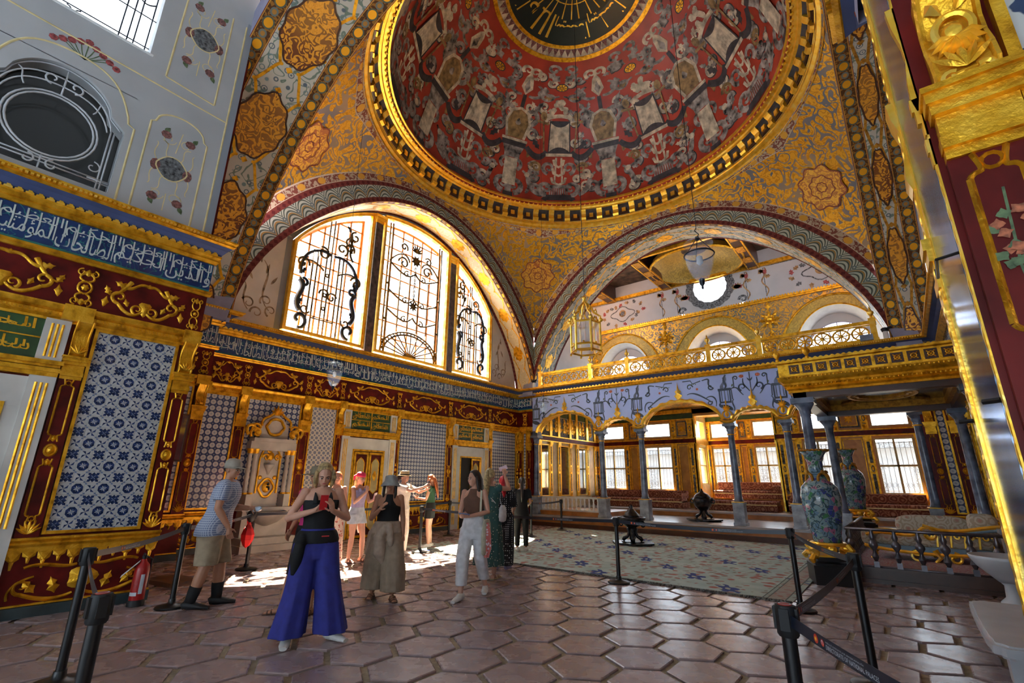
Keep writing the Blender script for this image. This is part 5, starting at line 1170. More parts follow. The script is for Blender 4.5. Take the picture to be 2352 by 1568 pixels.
    h_.build('honeycomb_leading', M['lilac'], wn); gp = MB(); gp.poly([(rc[0]+.7*math.cos(t), rc[1]+.7*math.sin(t)) for t in np.linspace(0, 2*PI, 33)[:-1]], ft, -.02); gp.build('window_pane', M['pane'], wn)
    d, r_, o_, s_ = MB(), MB(), MB(), MB()
    s_.ribbon([(rc[0]+.86*math.cos(t)*(1+.03*math.cos(16*t)), rc[1]+.86*math.sin(t)*(1+.03*math.cos(16*t))) for t in np.linspace(0, 2*PI, 97)[:-1]], .30, fG, .004, 0, 0, True)
    for cx in (-9.4, -1.2):
        t_ = np.linspace(0, 2*PI, 29)[:-1]; d.ribbon([(cx+.55*math.cos(t)*(1+.15*math.cos(4*t)), 9.35+.32*math.sin(t)*(1+.2*math.cos(4*t))) for t in t_], .05, fG, .005, 0, 0, True); o_.poly([(cx+.18*math.cos(t), 9.38+.18*math.sin(t)) for t in t_], fG, .006); d.poly([(cx+.10*math.cos(t), 9.38+.10*math.sin(t)) for t in t_], fG, .008)
        for k in range(16):
            a = k*.393; x, z = cx+.95*math.cos(a), 9.4+.50*math.sin(a); (r_ if k % 4 == 0 else o_ if k % 2 else d).poly(leafp(x, z, .26, .15, k*57, lobes=3), fG, .005)
    for s in (-1, 1):
        for x in (1.45, 2.15):
            cx = rc[0]+s*x; d.ribbon([(cx, 8.75), (cx, 10.0)], .03, fG, .004); o_.ribbon([(cx+.1*math.sin(3*t), 8.8+t*.4) for t in np.linspace(0, 3, 20)], .05, fG, .005)
            for k in range(4): (r_ if k == 1 else o_).poly(leafp(cx, 9.6+.1*k, .25, .16, 70*k, lobes=3), fG, .006)
        cx = rc[0]+s*1.1; d.ribbon(curl(cx, 8.85, .17, 90, -s*400), np.linspace(.12, .04, 20), fG, .005)
        for k in range(6): (r_ if k % 3 == 0 else o_).poly(leafp(cx, 9.35, .28, .14, 30+k*24, lobes=2), fG, .006)
    d.ribbon([(-11.4, 10.02), (-7.6, 10.05)], .03, fG, .004); d.ribbon([(-3, 10.05), (.8, 10.02)], .03, fG, .004)
    d.build('painted_scrolls', M['slate_paint'], up); r_.build('painted_flowers', M['rose_paint'], up); o_.build('painted_fruit', plain('ochre_paint', (.34, .20, .08), .7, var=.4, sc=9), up); s_.build('painted_ring', M['slate_paint'], up)
    # gallery side walls and beamed ceiling
    mb = MB(); mb.box((-11.5, 16.3, 5.0), (-11.1, 20.9, 10.8)); mb.box((.45, 16.3, 5.0), (.9, 20.9, 10.8)); struct(mb.build('wall_gallery_side', M['grey_plaster']), 'side walls of the gallery')
    mb = MB(); mb.box((-11.5, 16.2, 10.8), (.9, 20.9, 10.95)); ce = struct(mb.build('ceiling_gallery', plain('ceil_brown', (.10, .06, .03), .6, var=.5, sc=4)), 'beamed painted gallery ceiling')
    g2, pl_ = MB(), MB()
    for x in (-9.9, -7.1, -3.45, -.7): b = MB(); b.box((x-.2, 16.3, 10.05), (x+.2, 20.3, 10.8)); b.build('ceiling_beam', M['wood_dark'], ce); [g2.box((x-.22, 16.3, 10.03), (x-.17, 20.3, 10.09)), g2.box((x+.17, 16.3, 10.03), (x+.22, 20.3, 10.09))]; [pl_.box((x-.14, 16.8+k*1.1, 10.02), (x+.14, 17.3+k*1.1, 10.05)) for k in range(4)]
    for y in (16.5, 20.15): g2.box((-11.4, y, 10.05), (.8, y+.12, 10.2))
    g2.build('beam_gilding', M['gold'], ce); pl_.build('beam_plaque', M['gold_old'], ce)
    v = MB(); v.lathe([(1.75, 10.05), (1.7, 10.35), (1.2, 10.7), (.5, 10.79)], (-5.28, 18.6, 0), 40, cap=False); v.build('ceiling_saucer', M['gallery_olive'], ce, True); v = MB(); v.lathe([(1.78, 10.02), (1.85, 10.04), (1.83, 10.12), (1.74, 10.1)], (-5.28, 18.6, 0), 40, cap=False); v.build('saucer_ring', M['gold'], ce, True)
    wp = MB(); wp.box((-11.0, 20.75, 4.0), (.4, 20.86, 5.0)); 
gallery()
# ---------------------------------------------------------------- platform room behind the arcade
def wall_open(mb, f, u0, u1, v0, v1, ops, t):
    us = sorted({u0, u1, *[o[0] for o in ops], *[o[1] for o in ops]}); vs_ = sorted({v0, v1, *[o[2] for o in ops], *[o[3] for o in ops]})
    for a, b in zip(us[:-1], us[1:]):
        for c, d in zip(vs_[:-1], vs_[1:]):
            m = ((a+b)/2, (c+d)/2)
            if u0 <= m[0] <= u1 and v0 <= m[1] <= v1 and not any(o[0] < m[0] < o[1] and o[2] < m[1] < o[3] for o in ops): fbox(mb, f, a, b, c, d, -t, 0)
_WN = [20]
def sash(f, u0, u1, v0, v1, nx, nz, label, frame='cream_frame', bars=True, grille=True):
    wn = struct(link('window_%d' % _WN[0], None), label); _WN[0] += 1; fr = MB(); f2 = lambda u, v, h=0: f(u, v, h-.12)
    frame2(fr, f2, u0, u1, v0, v1, .06, .07); w = (u1-u0)/nx; hh = (v1-v0)/nz
    for i in range(1, nx): fbox(fr, f2, u0+w*i-.03, u0+w*i+.03, v0, v1, 0, .06)
    for i in range(1, nz): fbox(fr, f2, u0, u1, v0+hh*i-.03, v0+hh*i+.03, 0, .06)
    fo = fr.build('window_frame', M[frame], wn)
    for i in range(nx):
        for j in range(nz):
            p = MB(); fbox(p, f2, u0+w*i+.02, u0+w*(i+1)-.02, v0+hh*j+.02, v0+hh*(j+1)-.02, .02, .026); p.build('window_pane', M['pane'], fo)
    if grille:
        g = MB(); f3 = lambda u, v, h=0: f(u, v, h-.32); n = int((u1-u0)/.13)
        for i in range(n+1): u = u0+(u1-u0)*i/n; g.tube([f3(u, v0), f3(u, v1)], .008, 4)
        for v in (v0+.12, v0+.5*(v1-v0), v1-.15): g.tube([f3(u0, v), f3(u1, v)], .009, 4)
        for i in range(n):
            u = u0+(u1-u0)*(i+.5)/n
            for v in (v0+.3, v0+.9): g.tube([f3(u+.05*math.cos(t), v+.09*math.sin(t)) for t in np.linspace(0, 2*PI, 9)[:-1]], .006, 4, closed=True)
        g.build('window_grille', M['iron'], wn)
    else:
        g = MB(); f3 = lambda u, v, h=0: f(u, v, h-.08)
        for u in (u0+.16, u1-.16): g.tube([f3(u, v0), f3(u, v1)], .007, 4)
        for v in (v0+.14, v1-.12): g.tube([f3(u0, v), f3(u1, v)], .007, 4)
        g.build('window_leading', M['iron'], wn)
def inlay_post(par, f, u0, u1, v0, v1, gm='gold'):
    g, d = MB(), MB(); fbox(g, f, u0, u1, v0, v1, 0, .05); W = u1-u0; c = (u0+u1)/2; t_ = np.linspace(0, 2*PI, 13)[:-1]
    for a, b in ((v0+.2, (v0+v1)/2-.18), ((v0+v1)/2+.18, v1-.2)):
        fbox(d, f, u0+W*.28, u1-W*.28, a, b, .05, .055)
    vm = (v0+v1)/2; d.poly(np.c_[c+W*.25*np.cos(t_), vm+.11*np.sin(t_)], f, .056); g.poly(np.c_[c+W*.15*np.cos(t_), vm+.07*np.sin(t_)], f, .058, 0, .02)
    fbox(g, f, u0-.02, u1+.02, v1-.12, v1, .0, .09); fbox(g, f, u0-.01, u1+.01, v1-.17, v1-.12, 0, .07); [g.poly(leafp(c, v0+.02, .16, .05, 90+k*25), f, .056, 0, .02) for k in (-1, 0, 1)]; o = g.build('gilt_post', M[gm], par, SM); d.build('inlay', M['slate_paint'], o)
def platroom():
    mb = MB(); mb.box((-11.3, 15.10, 0), (.6, 20.4, .30)); mb.box((-11.2, 18.3, .30), (.5, 20.4, .50)); mb.box((-6.65, 20.3, .3), (-3.5, 22.1, .5)); mb.box((-11.2, 15.45, .30), (-8.4, 18.3, .50))
    pf = struct(mb.build('floor_platform', M['wood']), 'raised wooden platform behind the arcade')
    mb = MB(); mb.box((-11.25, 15.06, .30), (.58, 18.3, .36)); mb.box((-11.2, 18.26, .50), (.5, 20.4, .56)); mb.build('platform_boards', plain('boards', (.38, .36, .36), .25, var=.1, sc=2), pf)
    mb = MB(); mb.box((-11.3, 14.98, 0), (.6, 15.1, .13)); mb.build('platform_skirting', M['wood_dark'], pf)
    f = lambda u, v, h=0.0: (u, 20.3-h, v); lows = [(-10.88, -9.70, 1.2, 3.02), (-8.80, -7.55, 1.2, 3.02), (-2.72, -1.80, 1.2, 3.02), (-.66, .42, 1.2, 3.02)]
    ops = lows+[(a, b, 3.38, 4.02) for a, b, _, _ in lows]+[(-6.55, -3.55, .5, 4.2)]
    mb = MB(); wall_open(mb, f, -11.3, .6, .3, 4.85, ops, .4); bw = struct(mb.build('wall_platform', M['ochre_panel']), 'ochre panelled window wall of the platform room')
    fb = lambda u, v, h=0.0: (u, 22.0-h, v); bl = [(-6.42, -5.50, 1.46, 3.0), (-4.72, -3.84, 1.46, 3.0)]
    mb = MB(); wall_open(mb, fb, -6.7, -3.4, .3, 4.4, bl+[(a, b, 3.38, 4.05) for a, b, _, _ in bl], .3); struct(mb.build('wall_bay', M['ochre_panel']), 'ochre panelled bay wall')
    for i, (a, b, c, d) in enumerate(lows):
        sash(f, a, b, c, d, 2, 2, ['tall grilled window at the left end of the platform', 'tall grilled window left of the bay', 'tall grilled window right of the bay', 'tall grilled window behind the throne'][i]); sash(f, a, b, 3.38, 4.02, 1, 1, ['small leaded window over the left end window', 'small leaded window left of the bay', 'small leaded window right of the bay', 'small leaded window behind the throne'][i], grille=False)
    for i, (a, b, c, d) in enumerate(bl):
        sash(fb, a, b, c, d, 2, 2, ['left tall window of the bay', 'right tall window of the bay'][i]); sash(fb, a, b, 3.38, 4.05, 1, 1, ['left small upper bay window', 'right small upper bay window'][i], grille=False)
    g, d, r_, gr, pn = MB(), MB(), MB(), MB(), MB()
    for ff, us in ((f, [-11.15, -9.66, -9.02, -7.5, -6.8, -3.5, -2.95, -1.76, -.9, .44]), (fb, [-6.62, -5.46, -4.94, -3.80])):
        for u in us: inlay_post(bw, ff, u, u+.20, .95, 3.10); inlay_post(bw, ff, u, u+.20, 3.30, 4.10)
    for ff, u0, u1 in ((f, -11.2, -6.55), (f, -3.55, .6), (fb, -6.6, -3.5)):
        fbox(r_, ff, u0, u1, 3.12, 3.28, 0, .06); fbox(g, ff, u0, u1, 3.08, 3.12, 0, .08); fbox(g, ff, u0, u1, 3.28, 3.32, 0, .08); fbox(gr, ff, u0, u1, 4.12, 4.34, 0, .03); fbox(g, ff, u0, u1, 4.34, 4.5, 0, .10); fbox(g, ff, u0, u1, 4.08, 4.12, 0, .05)
    for ff, a, b in ((f, -9.42, -9.06), (f, -7.26, -6.84), (f, -1.52, -.94), (f, -3.3, -2.98), (fb, -5.2, -4.98)):
        frame2(d, ff, a, b, 3.40, 4.02, .04, .03); frame2(g, ff, a+.05, b-.05, 3.46, 3.96, .02, .03); frame2(g, ff, a, b, 1.05, 3.02, .03, .03)
        c = (a+b)/2; [g.poly(leafp(c, 3.7, .16, .06, k*45), ff, .02, 0, .02) for k in range(8)]
    g.build('gilt_rails', M['gold'], bw, SM); d.build('inlay_panels', M['slate_paint'], bw); r_.build('red_band_rail', M['red_lacquer'], bw); gr.build('green_frieze', M['green_board'], bw)
    # bay reveals
    mb = MB(); g2 = MB()
    for s, x in ((1, -6.55), (-1, -3.55)):
        fr = lambda u, v, h=0.0: (x+s*h, u, v); wall_open(mb, fr, 20.3, 22.0, .3, 4.3, [(20.75, 21.65, 1.46, 3.0), (20.75, 21.65, 3.38, 4.05)], .2)
        sash(fr, 20.75, 21.65, 1.46, 3.0, 1, 2, ('left' if s > 0 else 'right')+' side window of the bay', grille=False); [inlay_post(bw, fr, u, u+.18, .95, 3.1, 'gold_bright') for u in (20.4, 21.75)]; fbox(g2, fr, 20.3, 22, 3.08, 3.32, 0, .05); [fbox(g2, fr, u, u+.2, .5, 4.2, 0, .06) for u in (20.3,)]
    mb.build('bay_reveal', M['cream_frame'], bw); g2.build('bay_gilding', M['gold_bright'], bw)
    mb = MB(); mb.box((-11.3, 15.5, 4.55), (.6, 20.4, 4.72)); mb.box((-6.7, 20.3, 4.3), (-3.4, 22.2, 4.5)); struct(mb.build('ceiling_platform', M['gallery_gold']), 'gilded ceiling of the platform room')
    # left side wall, gilded and mirrored
    fs = lambda u, v, h=0.0: (-11.12+h, u, v); mb = MB(); fbox(mb, fs, 15.5, 20.3, .3, 4.7, -.3, 0); ls = struct(mb.build('wall_platform_left', plain('cream_marble', (.55, .46, .30), .3, var=.15, sc=3)), 'gilded side wall with mirrors at the left end of the platform')
    g, d, mi, r_, gn = MB(), MB(), MB(), MB(), MB()
    for u in (15.55, 16.35, 16.95, 17.85, 18.4, 19.3, 20.0): inlay_post(ls, fs, u, u+.16, .95, 3.10, 'gold_bright'); fbox(g, fs, u, u+.16, 3.3, 4.4, 0, .06)
    for a, b in ((15.75, 16.32), (17.15, 17.82), (18.6, 19.26)): fbox(mi, fs, a, b, 1.0, 2.95, 0, .01); frame2(g, fs, a, b, .98, 2.97, .03, .04)
    fbox(r_, fs, 15.5, 20.3, 3.12, 3.28, 0, .05); fbox(g, fs, 15.5, 20.3, 3.08, 3.12, 0, .07); fbox(g, fs, 15.5, 20.3, 3.28, 3.32, 0, .07); fbox(gn, fs, 15.5, 20.3, 4.15, 4.4, 0, .02); fbox(d, fs, 15.5, 20.3, 3.34, 4.12, 0, .012)
    for u in np.arange(15.72, 20.2, .64):
        for s in (-1, 1):
            for k in range(3): g.poly(leafp(u+s*.1, 3.5+.18*k, .3, .12, 90-s*(50-20*k), lobes=3), fs, .015, 0, .05); g.tube([fs(*p, .03) for p in curl(u+s*.06, 3.6+.15*k, .09, 90-s*30, -s*380, 12)], .018, 5)
        g.poly(leafp(u, 3.4, .6, .16, 90, lobes=3), fs, .015, 0, .06)
    g.build('gilt_carving', M['gold_bright'], ls, SM); d.build('inlay_panels', M['slate_paint'], ls); mi.build('mirror_panel', M['mirror'], ls); r_.build('red_band_rail', M['red_lacquer'], ls); gn.build('green_frieze', M['green_board'], ls)
    mb = MB(); mb.box((.58, 15.5, .3), (.9, 20.4, 4.7)); struct(mb.build('wall_platform_right', M['ochre_panel']), 'right end wall of the platform room')
    # divans
    def divan(label, x0, x1, y0, z0, zs, zb, bol):
        t = thing('divan', ((x0+x1)/2, y0, z0), label, 'divan', 'patterned divans along the window wall'); L = (x1-x0)/2
        def rb(name, a, b, c, d, e, h, mat='divan_fabric'):
            mb = MB(); r = .03
            P = [(c, e+r), (c, h-r), (c+r, h), (d-r, h), (d, h-r), (d, e+r), (d-r, e), (c+r, e)]
            V = [(a, p, q) for p, q in P]+[(b, p, q) for p, q in P]; mb.add(V, [(i, (i+1) % 8, 8+(i+1) % 8, 8+i) for i in range(8)]+[tuple(range(8)), tuple(range(8, 16))]); mb.build(name, M[mat], t)
        rb('divan_base', -L, L, .04, .9, 0, zs-.12, 'divan_fabric'); rb('seat_cushion', -L, L, 0, .62, zs-.12, zs)
        n = max(1, int(2*L/1.6)); [rb('back_cushion', -L+2*L*i/n+.01, -L+2*L*(i+1)/n-.01, .60, .86, zs, zb) for i in range(n)]
        rb('piping', -L, L, -.012, .62, zs-.125, zs-.105, 'cream_line')
        for s in bol: 
            a = s*(L-.14); rb('bolster', a-.14, a+.14, .0, .6, zs, zs+.2)
    divan('long patterned divan under the left windows, behind the balusters', -10.9, -6.95, 19.3, .56, .36, .66, (1,)); divan('raised patterned divan in the bay between the windows', -6.2, -3.75, 21.0, .95, .30, .62, (1,)); divan('patterned divan in front of the bay opening', -6.5, -3.65, 19.3, .56, .34, .36, ()); divan('patterned divan at the right, behind the tall vases', -3.3, .4, 19.3, .56, .36, .66, (-1,))
    # small white balustrade under the left arch
    bs = thing('marble_balustrade', (-9.68, 15.62, .50), 'low cream baluster railing under the left arch', 'balustrade'); mb = MB(); mb.box((-1.38, -.05, .44), (1.25, .05, .50)); mb.box((-1.38, -.05, 0), (1.25, .05, .05)); [mb.box((x-.05, -.05, 0), (x+.05, .05, .5)) for x in (-1.33, 1.2)]; mb.build('rail', M['marble'], bs)
    bm = MB(); bm.lathe([(.035, .05), (.035, .09), (.02, .12), (.045, .20), (.03, .28), (.02, .34), (.035, .38), (.035, .44)], n=10); bme = bm.mesh('baluster', M['white_paint'], SM)
    for i in range(14): link('baluster', bme, bs, (-1.2+i*.176, 0, 0))
    gb = MB(); gb.box((-1.4, -.14, -.18), (1.27, -.12, 0)); gb.build('red_apron', M['red_lacquer'], bs); gb = MB(); gb.box((-1.4, -.15, -.03), (1.27, -.11, .0)); gb.box((-1.4, -.15, -.2), (1.27, -.11, -.17)); gb.build('apron_gilding', M['gold'], bs)
platroom()
# outside: terrace and facing building, washed by daylight
mb = MB(); mb.box((-40, 23.5, -.3), (30, 60, 0)); struct(mb.build('ground_terrace', plain('paving', (.13, .13, .125), .8, var=.1, sc=1)), 'pale terrace outside the windows')
bd = thing('terrace_building', (-4, 33, 0), 'pale building across the terrace seen through the windows', 'building'); mb = MB(); mb.box((-16, 0, 0), (16, 6, 3.4)); mb.build('wall', plain('far_stone', (.17, .18, .19), .8, var=.15, sc=.8), bd); mb = MB(); mb.box((-16.4, -.5, 3.4), (16.4, 6.4, 3.7)); mb.build('roof', M['slate_paint'], bd)
wm = MB(); wm.box((-.6, -.05, .8), (.6, .02, 2.6)); wme = wm.mesh('window', M['slate_paint'])
for i in range(13): link('window', wme, bd, (-15+i*2.5, 0, 0))
# ---------------------------------------------------------------- right hand near pier with mirrored jamb
def right_pier():
    mb = MB(); mb.box((.305, 2.26, 0), (2.8, 3.1, 5.0)); mb.box((.5, 3.1, 0), (2.8, 3.75, 5.0)); wp = struct(mb.build('wall_right_near', M['red_lacquer']), 'near right pier with red pilaster, gilt bracket and blue mirrored jamb')
    fP = lambda u, v, h=0.0: (.5-h, u, v); fJ = lambda u, v, h=0.0: (.305-h, u, v); fS = lambda u, v, h=0.0: (u, 2.26-h, v)
    cornice(wp, fP, 2.9, 3.75, 0, 1); inscription(wp, fP, 3.1, 3.75, W_AR[2:4], flip=True); frieze(wp, fP, 3.1, 3.75, [(3.45, 3.73, 'n')]); pilaster(wp, fP, 3.52, 3.74)
    m = MB(); fbox(m, fJ, 2.295, 2.90, .2, 4.6, .004, .008); m.build('mirror_strip', M['mirror_blue'], wp)
    g = MB()
    for a, b, h in ((2.262, 2.295, .006), (2.90, 2.95, .012), (2.95, 3.02, .022), (3.02, 3.08, .015)): fbox(g, fJ, a, b, .1, 5.0, 0, h)
    for i in range(46): g.ball(fJ(2.275, .5+i*.1, .006), (.004, .012, .045), 5, 4); g.ball(fJ(2.985, .5+i*.1, .022), (.006, .025, .04), 5, 4)
    for v, h in ((2.70, .03), (2.76, .045), (2.84, .03), (2.90, .06), (2.96, .08)): fbox(g, fJ, 2.262, 2.30, v, v+.06, 0, h*.4); fbox(g, fJ, 2.92, 3.1, v-.35, v-.29, 0, h*.6)
    P = [(0, 2.96), (.03, 2.96), (.05, 3.02), (.04, 3.12), (.015, 3.22), (.02, 3.3), (.05, 3.4), (.06, 3.5), (0, 3.5)]; mould(g, fJ, [(h*.5, v) for h, v in P], 2.262, 2.30); mould(g, fJ, [(h*.8, v) for h, v in P], 2.94, 3.08)
    g.build('jamb_gilding', M['gold_bright'], wp, SM)
    for pts, r, lb in (([fJ(2.28, 2.33, .008), fJ(2.32, 2.335, .07), fJ(2.62, 2.36, .05), fJ(2.62, 2.40, .05)], .006, 'long thin black iron hook reaching over the blue mirror'), ([fJ(2.28, 1.78, .008), fJ(2.31, 1.78, .05)], .01, 'short black iron stud on the near frame of the blue mirror'), ([fJ(2.97, 1.78, .024), fJ(2.99, 1.78, .07)], .01, 'short black iron stud on the far frame of the blue mirror')):
        k = MB(); k.tube(pts, r, 6); tag(k.build('iron_hook', M['black']), lb, 'hook')
    pilaster(wp, fS, .325, .555); c_ = MB()
    for k in range(-4, 5): c_.poly(leafp(.44, 3.17, .12-.008*abs(k), .032, 270+k*20), fS, .085, 0, .035)
    c_.tube([fS(.44+.055*math.cos(q), 3.20+.07*math.sin(q), .085) for q in np.linspace(0, 2*PI, 21)[:-1]], .014, 6, closed=True); c_.ball(fS(.44, 3.20, .07), (.035, .02, .045), 8, 6)
    for s_ in (-1, 1):
        c_.tube([fS(*q, .10) for q in curl(.44+s_*.03, 3.0, .03, 90-s_*50, -s_*380, 14)], .012, 5); c_.poly(leafp(.44+s_*.02, 3.28, .10, .04, 90-s_*30, lobes=2), fS, .09, 0, .03)
    c_.build('bracket_carving', M['gold_bright'], wp, SM); pr_ = MB(); gn = MB(); rr = random.Random(5)
    for v0 in (1.28, 2.22):
        for i in range(16): (pr_ if i % 3 else gn).poly(leafp(.44+rr.uniform(-.04, .04), v0+rr.uniform(-.02, .2), .045, .035, rr.uniform(0, 360), lobes=2), fS, .037+.0005*i)
        gn.ribbon([(.44, v0-.16), (.43, v0), (.445, v0+.3)], .008, fS, .036)
    pr_.build('painted_roses', plain('rose_orange', (.42, .12, .05), .5, var=.4, sc=40), wp); gn.build('painted_leaves', M['rosegreen'], wp)
    ftile(wp, fS, .565, 1.6, .88, 3.6, 'tile_near'); fbx = MB(); frame2(fbx, fS, .56, 1.7, .86, 3.7, .03, .05); fbx.build('tile_panel_frame', M['gold'], wp); dado(wp, fS, .32, 1.7, False)
def _tn():
    n = NT('tile_near'); a = contour(n, 7, 14, seed=3); c = n.mix(n.step(a, -.2, .1), (.03, .05, .11), (.45, .46, .45)); n.set(c, .15); M['tile_near'] = n.mat
_tn(); right_pier()
# ---------------------------------------------------------------- throne canopy, its dais and railing
def throne():
    t = thing('throne_canopy', (0, 10.2, 0), 'gilded throne canopy on grey marble columns against the right wall', 'canopy')
    X0, X1, Y0, Y1 = -1.42, 1.22, .15, 3.62
    mb = MB(); mb.box((-1.0, -.02, 0), (1.25, 3.9, .20)); mb.build('dais', M['wood_dark'], t); mb = MB(); mb.box((-.98, .0, .20), (1.24, 3.88, .215)); mb.build('dais_rug', M['rug_pink'], t); mb = MB(); mb.box((-1.02, -.05, .19), (1.25, .0, .23)); mb.box((-1.02, -.05, 0), (1.25, .02, .06)); mb.build('dais_edge', M['wood_dark'], t)
    for x, y in ((-1.28, .28), (-1.24, 3.5), (1.1, .28), (1.1, 3.5)):
        mb = MB(); mb.box((x-.14, y-.14, 0), (x+.14, y+.14, .86)); mb.box((x-.16, y-.16, .82), (x+.16, y+.16, .88)); ped = mb.build('pedestal', M['marble_grey'], t)
        mb = MB(); mb.lathe([(.12, .88), (.125, .92), (.10, .96), (.095, 1.1), (.082, 2.72), (.095, 2.75)], (x, y, 0), 18); mb.build('column', M['marble_blue'], t, SM); mb = MB(); mb.lathe([(.085, 2.75), (.10, 2.8), (.10, 2.84), (.17, 2.96)], (x, y, 0), 16); mb.box((x-.19, y-.19, 2.96), (x+.19, y+.19, 3.06)); mb.build('capital', M['marble_blue'], t, SM)
    prof = [(0, 3.16), (.06, 3.16), (.05, 3.2), (.09, 3.23), (.07, 3.26), (.12, 3.30), (.11, 3.34), (.18, 3.40), (.20, 3.45), (.16, 3.46), (.16, 3.70), (.20, 3.72), (.20, 3.76), (0, 3.76)]
    mb = MB(); bl = MB()
    for f, u0, u1 in ((lambda u, v, h=0: (u, Y0-h, v), X0, X1), (lambda u, v, h=0: (X0-h, u, v), Y0, Y1)):
        mould(mb, f, prof, u0, u1, 1 if u0 == X0 else 1, 0)
        for i in range(int((u1-u0)/.06)): c = u0+i*.06; mb.ball(f(c, 3.28, .11), .018, 5, 4); mb.ball(f(c, 3.42, .20), .02, 5, 4)
        n = int((u1-u0)/.21)
        for i in range(n):
            a = u0+(u1-u0)*i/n; b = a+(u1-u0)/n; dk = MB(); fbox(dk, f, a+.025, b-.025, 3.50, 3.67, .155, .164); dk.build('pierced_panel', M['wood_dark'], t); c = (a+b)/2
            for k in range(4): mb.tube([f(c, 3.585, .175), f(c+.075*math.cos(k*PI/2+.785), 3.585+.075*math.sin(k*PI/2+.785), .175)], .009, 4)
            bl.tube([f(c+.04*math.cos(q), 3.585+.04*math.sin(q), .18) for q in np.linspace(0, 2*PI, 9)[:-1]], .008, 4, closed=True)
    for x, y in ((X0-.15, Y0-.15), (X0+.35, Y0-.17), (X1-.1, Y0-.15), (X0-.15, Y1-.2)): mb.lathe([(.03, 3.76), (.035, 3.80), (.02, 3.82), (.06, 3.88), (.06, 3.93), (.02, 3.98), (.001, 4.04)], (x, y, 0), 10)
    mb.build('entablature', M['gold'], t, SM); bl.build('pierced_rings', M['gold_bright'], t, SM)
    mb = MB()
    for a, b in (((X0, Y0, 3.06), (X1, Y0+.22, 3.17)), ((X0, Y1-.22, 3.06), (X1, Y1, 3.17)), ((X0, Y0, 3.06), (X0+.22, Y1, 3.17)), ((X1-.22, Y0, 3.06), (X1, Y1, 3.17))): mb.box(a, b)
    mb.build('architrave', M['wood_dark'], t); mb = MB(); mb.box((X0, Y0, 3.30), (X1, Y1, 3.34)); mb.build('canopy_ceiling', M['mirror_dark'], t)
    g = MB()
    for a, b in (((X0+.22, Y0+.22, 3.17), (X1-.22, Y0+.30, 3.3)), ((X0+.22, Y1-.30, 3.17), (X1-.22, Y1-.22, 3.3)), ((X0+.22, Y0+.22, 3.17), (X0+.30, Y1-.22, 3.3)), ((X1-.30, Y0+.22, 3.17), (X1-.22, Y1-.22, 3.3))): g.box(a, b)
    cx, cy = (X0+X1)/2, (Y0+Y1)/2
    g.tube([(cx+.55*math.cos(q), cy+.75*math.sin(q), 3.28) for q in np.linspace(0, 2*PI, 33)[:-1]], .05, 6, closed=True); g.tube([(cx+.45*math.cos(q)*(1+.05*math.cos(12*q)), cy+.62*math.sin(q), 3.28) for q in np.linspace(0, 2*PI, 65)[:-1]], .03, 5, closed=True)
    for sx in (-1, 1):
        for sy in (-1, 1): g.tube([(cx+sx*.5, cy+sy*.85, 3.28), (cx+sx*.7, cy+sy*1.1, 3.27), (cx+sx*.75, cy+sy*1.3, 3.28)], [.05, .03, .05], 6)
    g.build('ceiling_gilding', M['gold_old'], t, SM); g = MB(); g.poly([(cx+.42*math.cos(q), cy+.58*math.sin(q)) for q in np.linspace(0, 2*PI, 33)[:-1]], lambda u, v, h=0: (u, v, 3.295), 0); g.build('ceiling_mirror', M['mirror'], t)
    r = thing('throne_railing', (0, 10.2, .215), 'grey metal baluster railing around the throne dais', 'railing'); mb = MB()
    for a, b in (((-.95, .05), (1.22, .05)), ((-.95, .05), (-.95, 3.8))): 
        for z in (.58,): mb.tube([(*a, z), (*b, z)], .026, 8)
        mb.tube([(*a, .02), (*b, .02)], .02, 6)
    mb.build('handrail', M['rail_grey'], r, True); bm = MB(); bm.box((-.035, -.035, 0), (.035, .035, .10)); bm.lathe([(.02, .10), (.05, .17), (.026, .24), (.024, .27), (.062, .33), (.062, .37), (.028, .42), (.044, .47), (.024, .53), (.028, .57)], n=12); bme = bm.mesh('baluster', M['rail_grey'], SM)
    for i in range(8): link('baluster', bme, r, (-.90+i*.295, .05, 0))
    for i in range(1, 13): link('baluster', bme, r, (-.95, .05+i*.30, 0))
plain('mirror_dark', (.16, .17, .19), .12, .85, var=.3, sc=2); plain('rail_grey', (.16, .15, .17), .3, .6, var=.2)
throne()
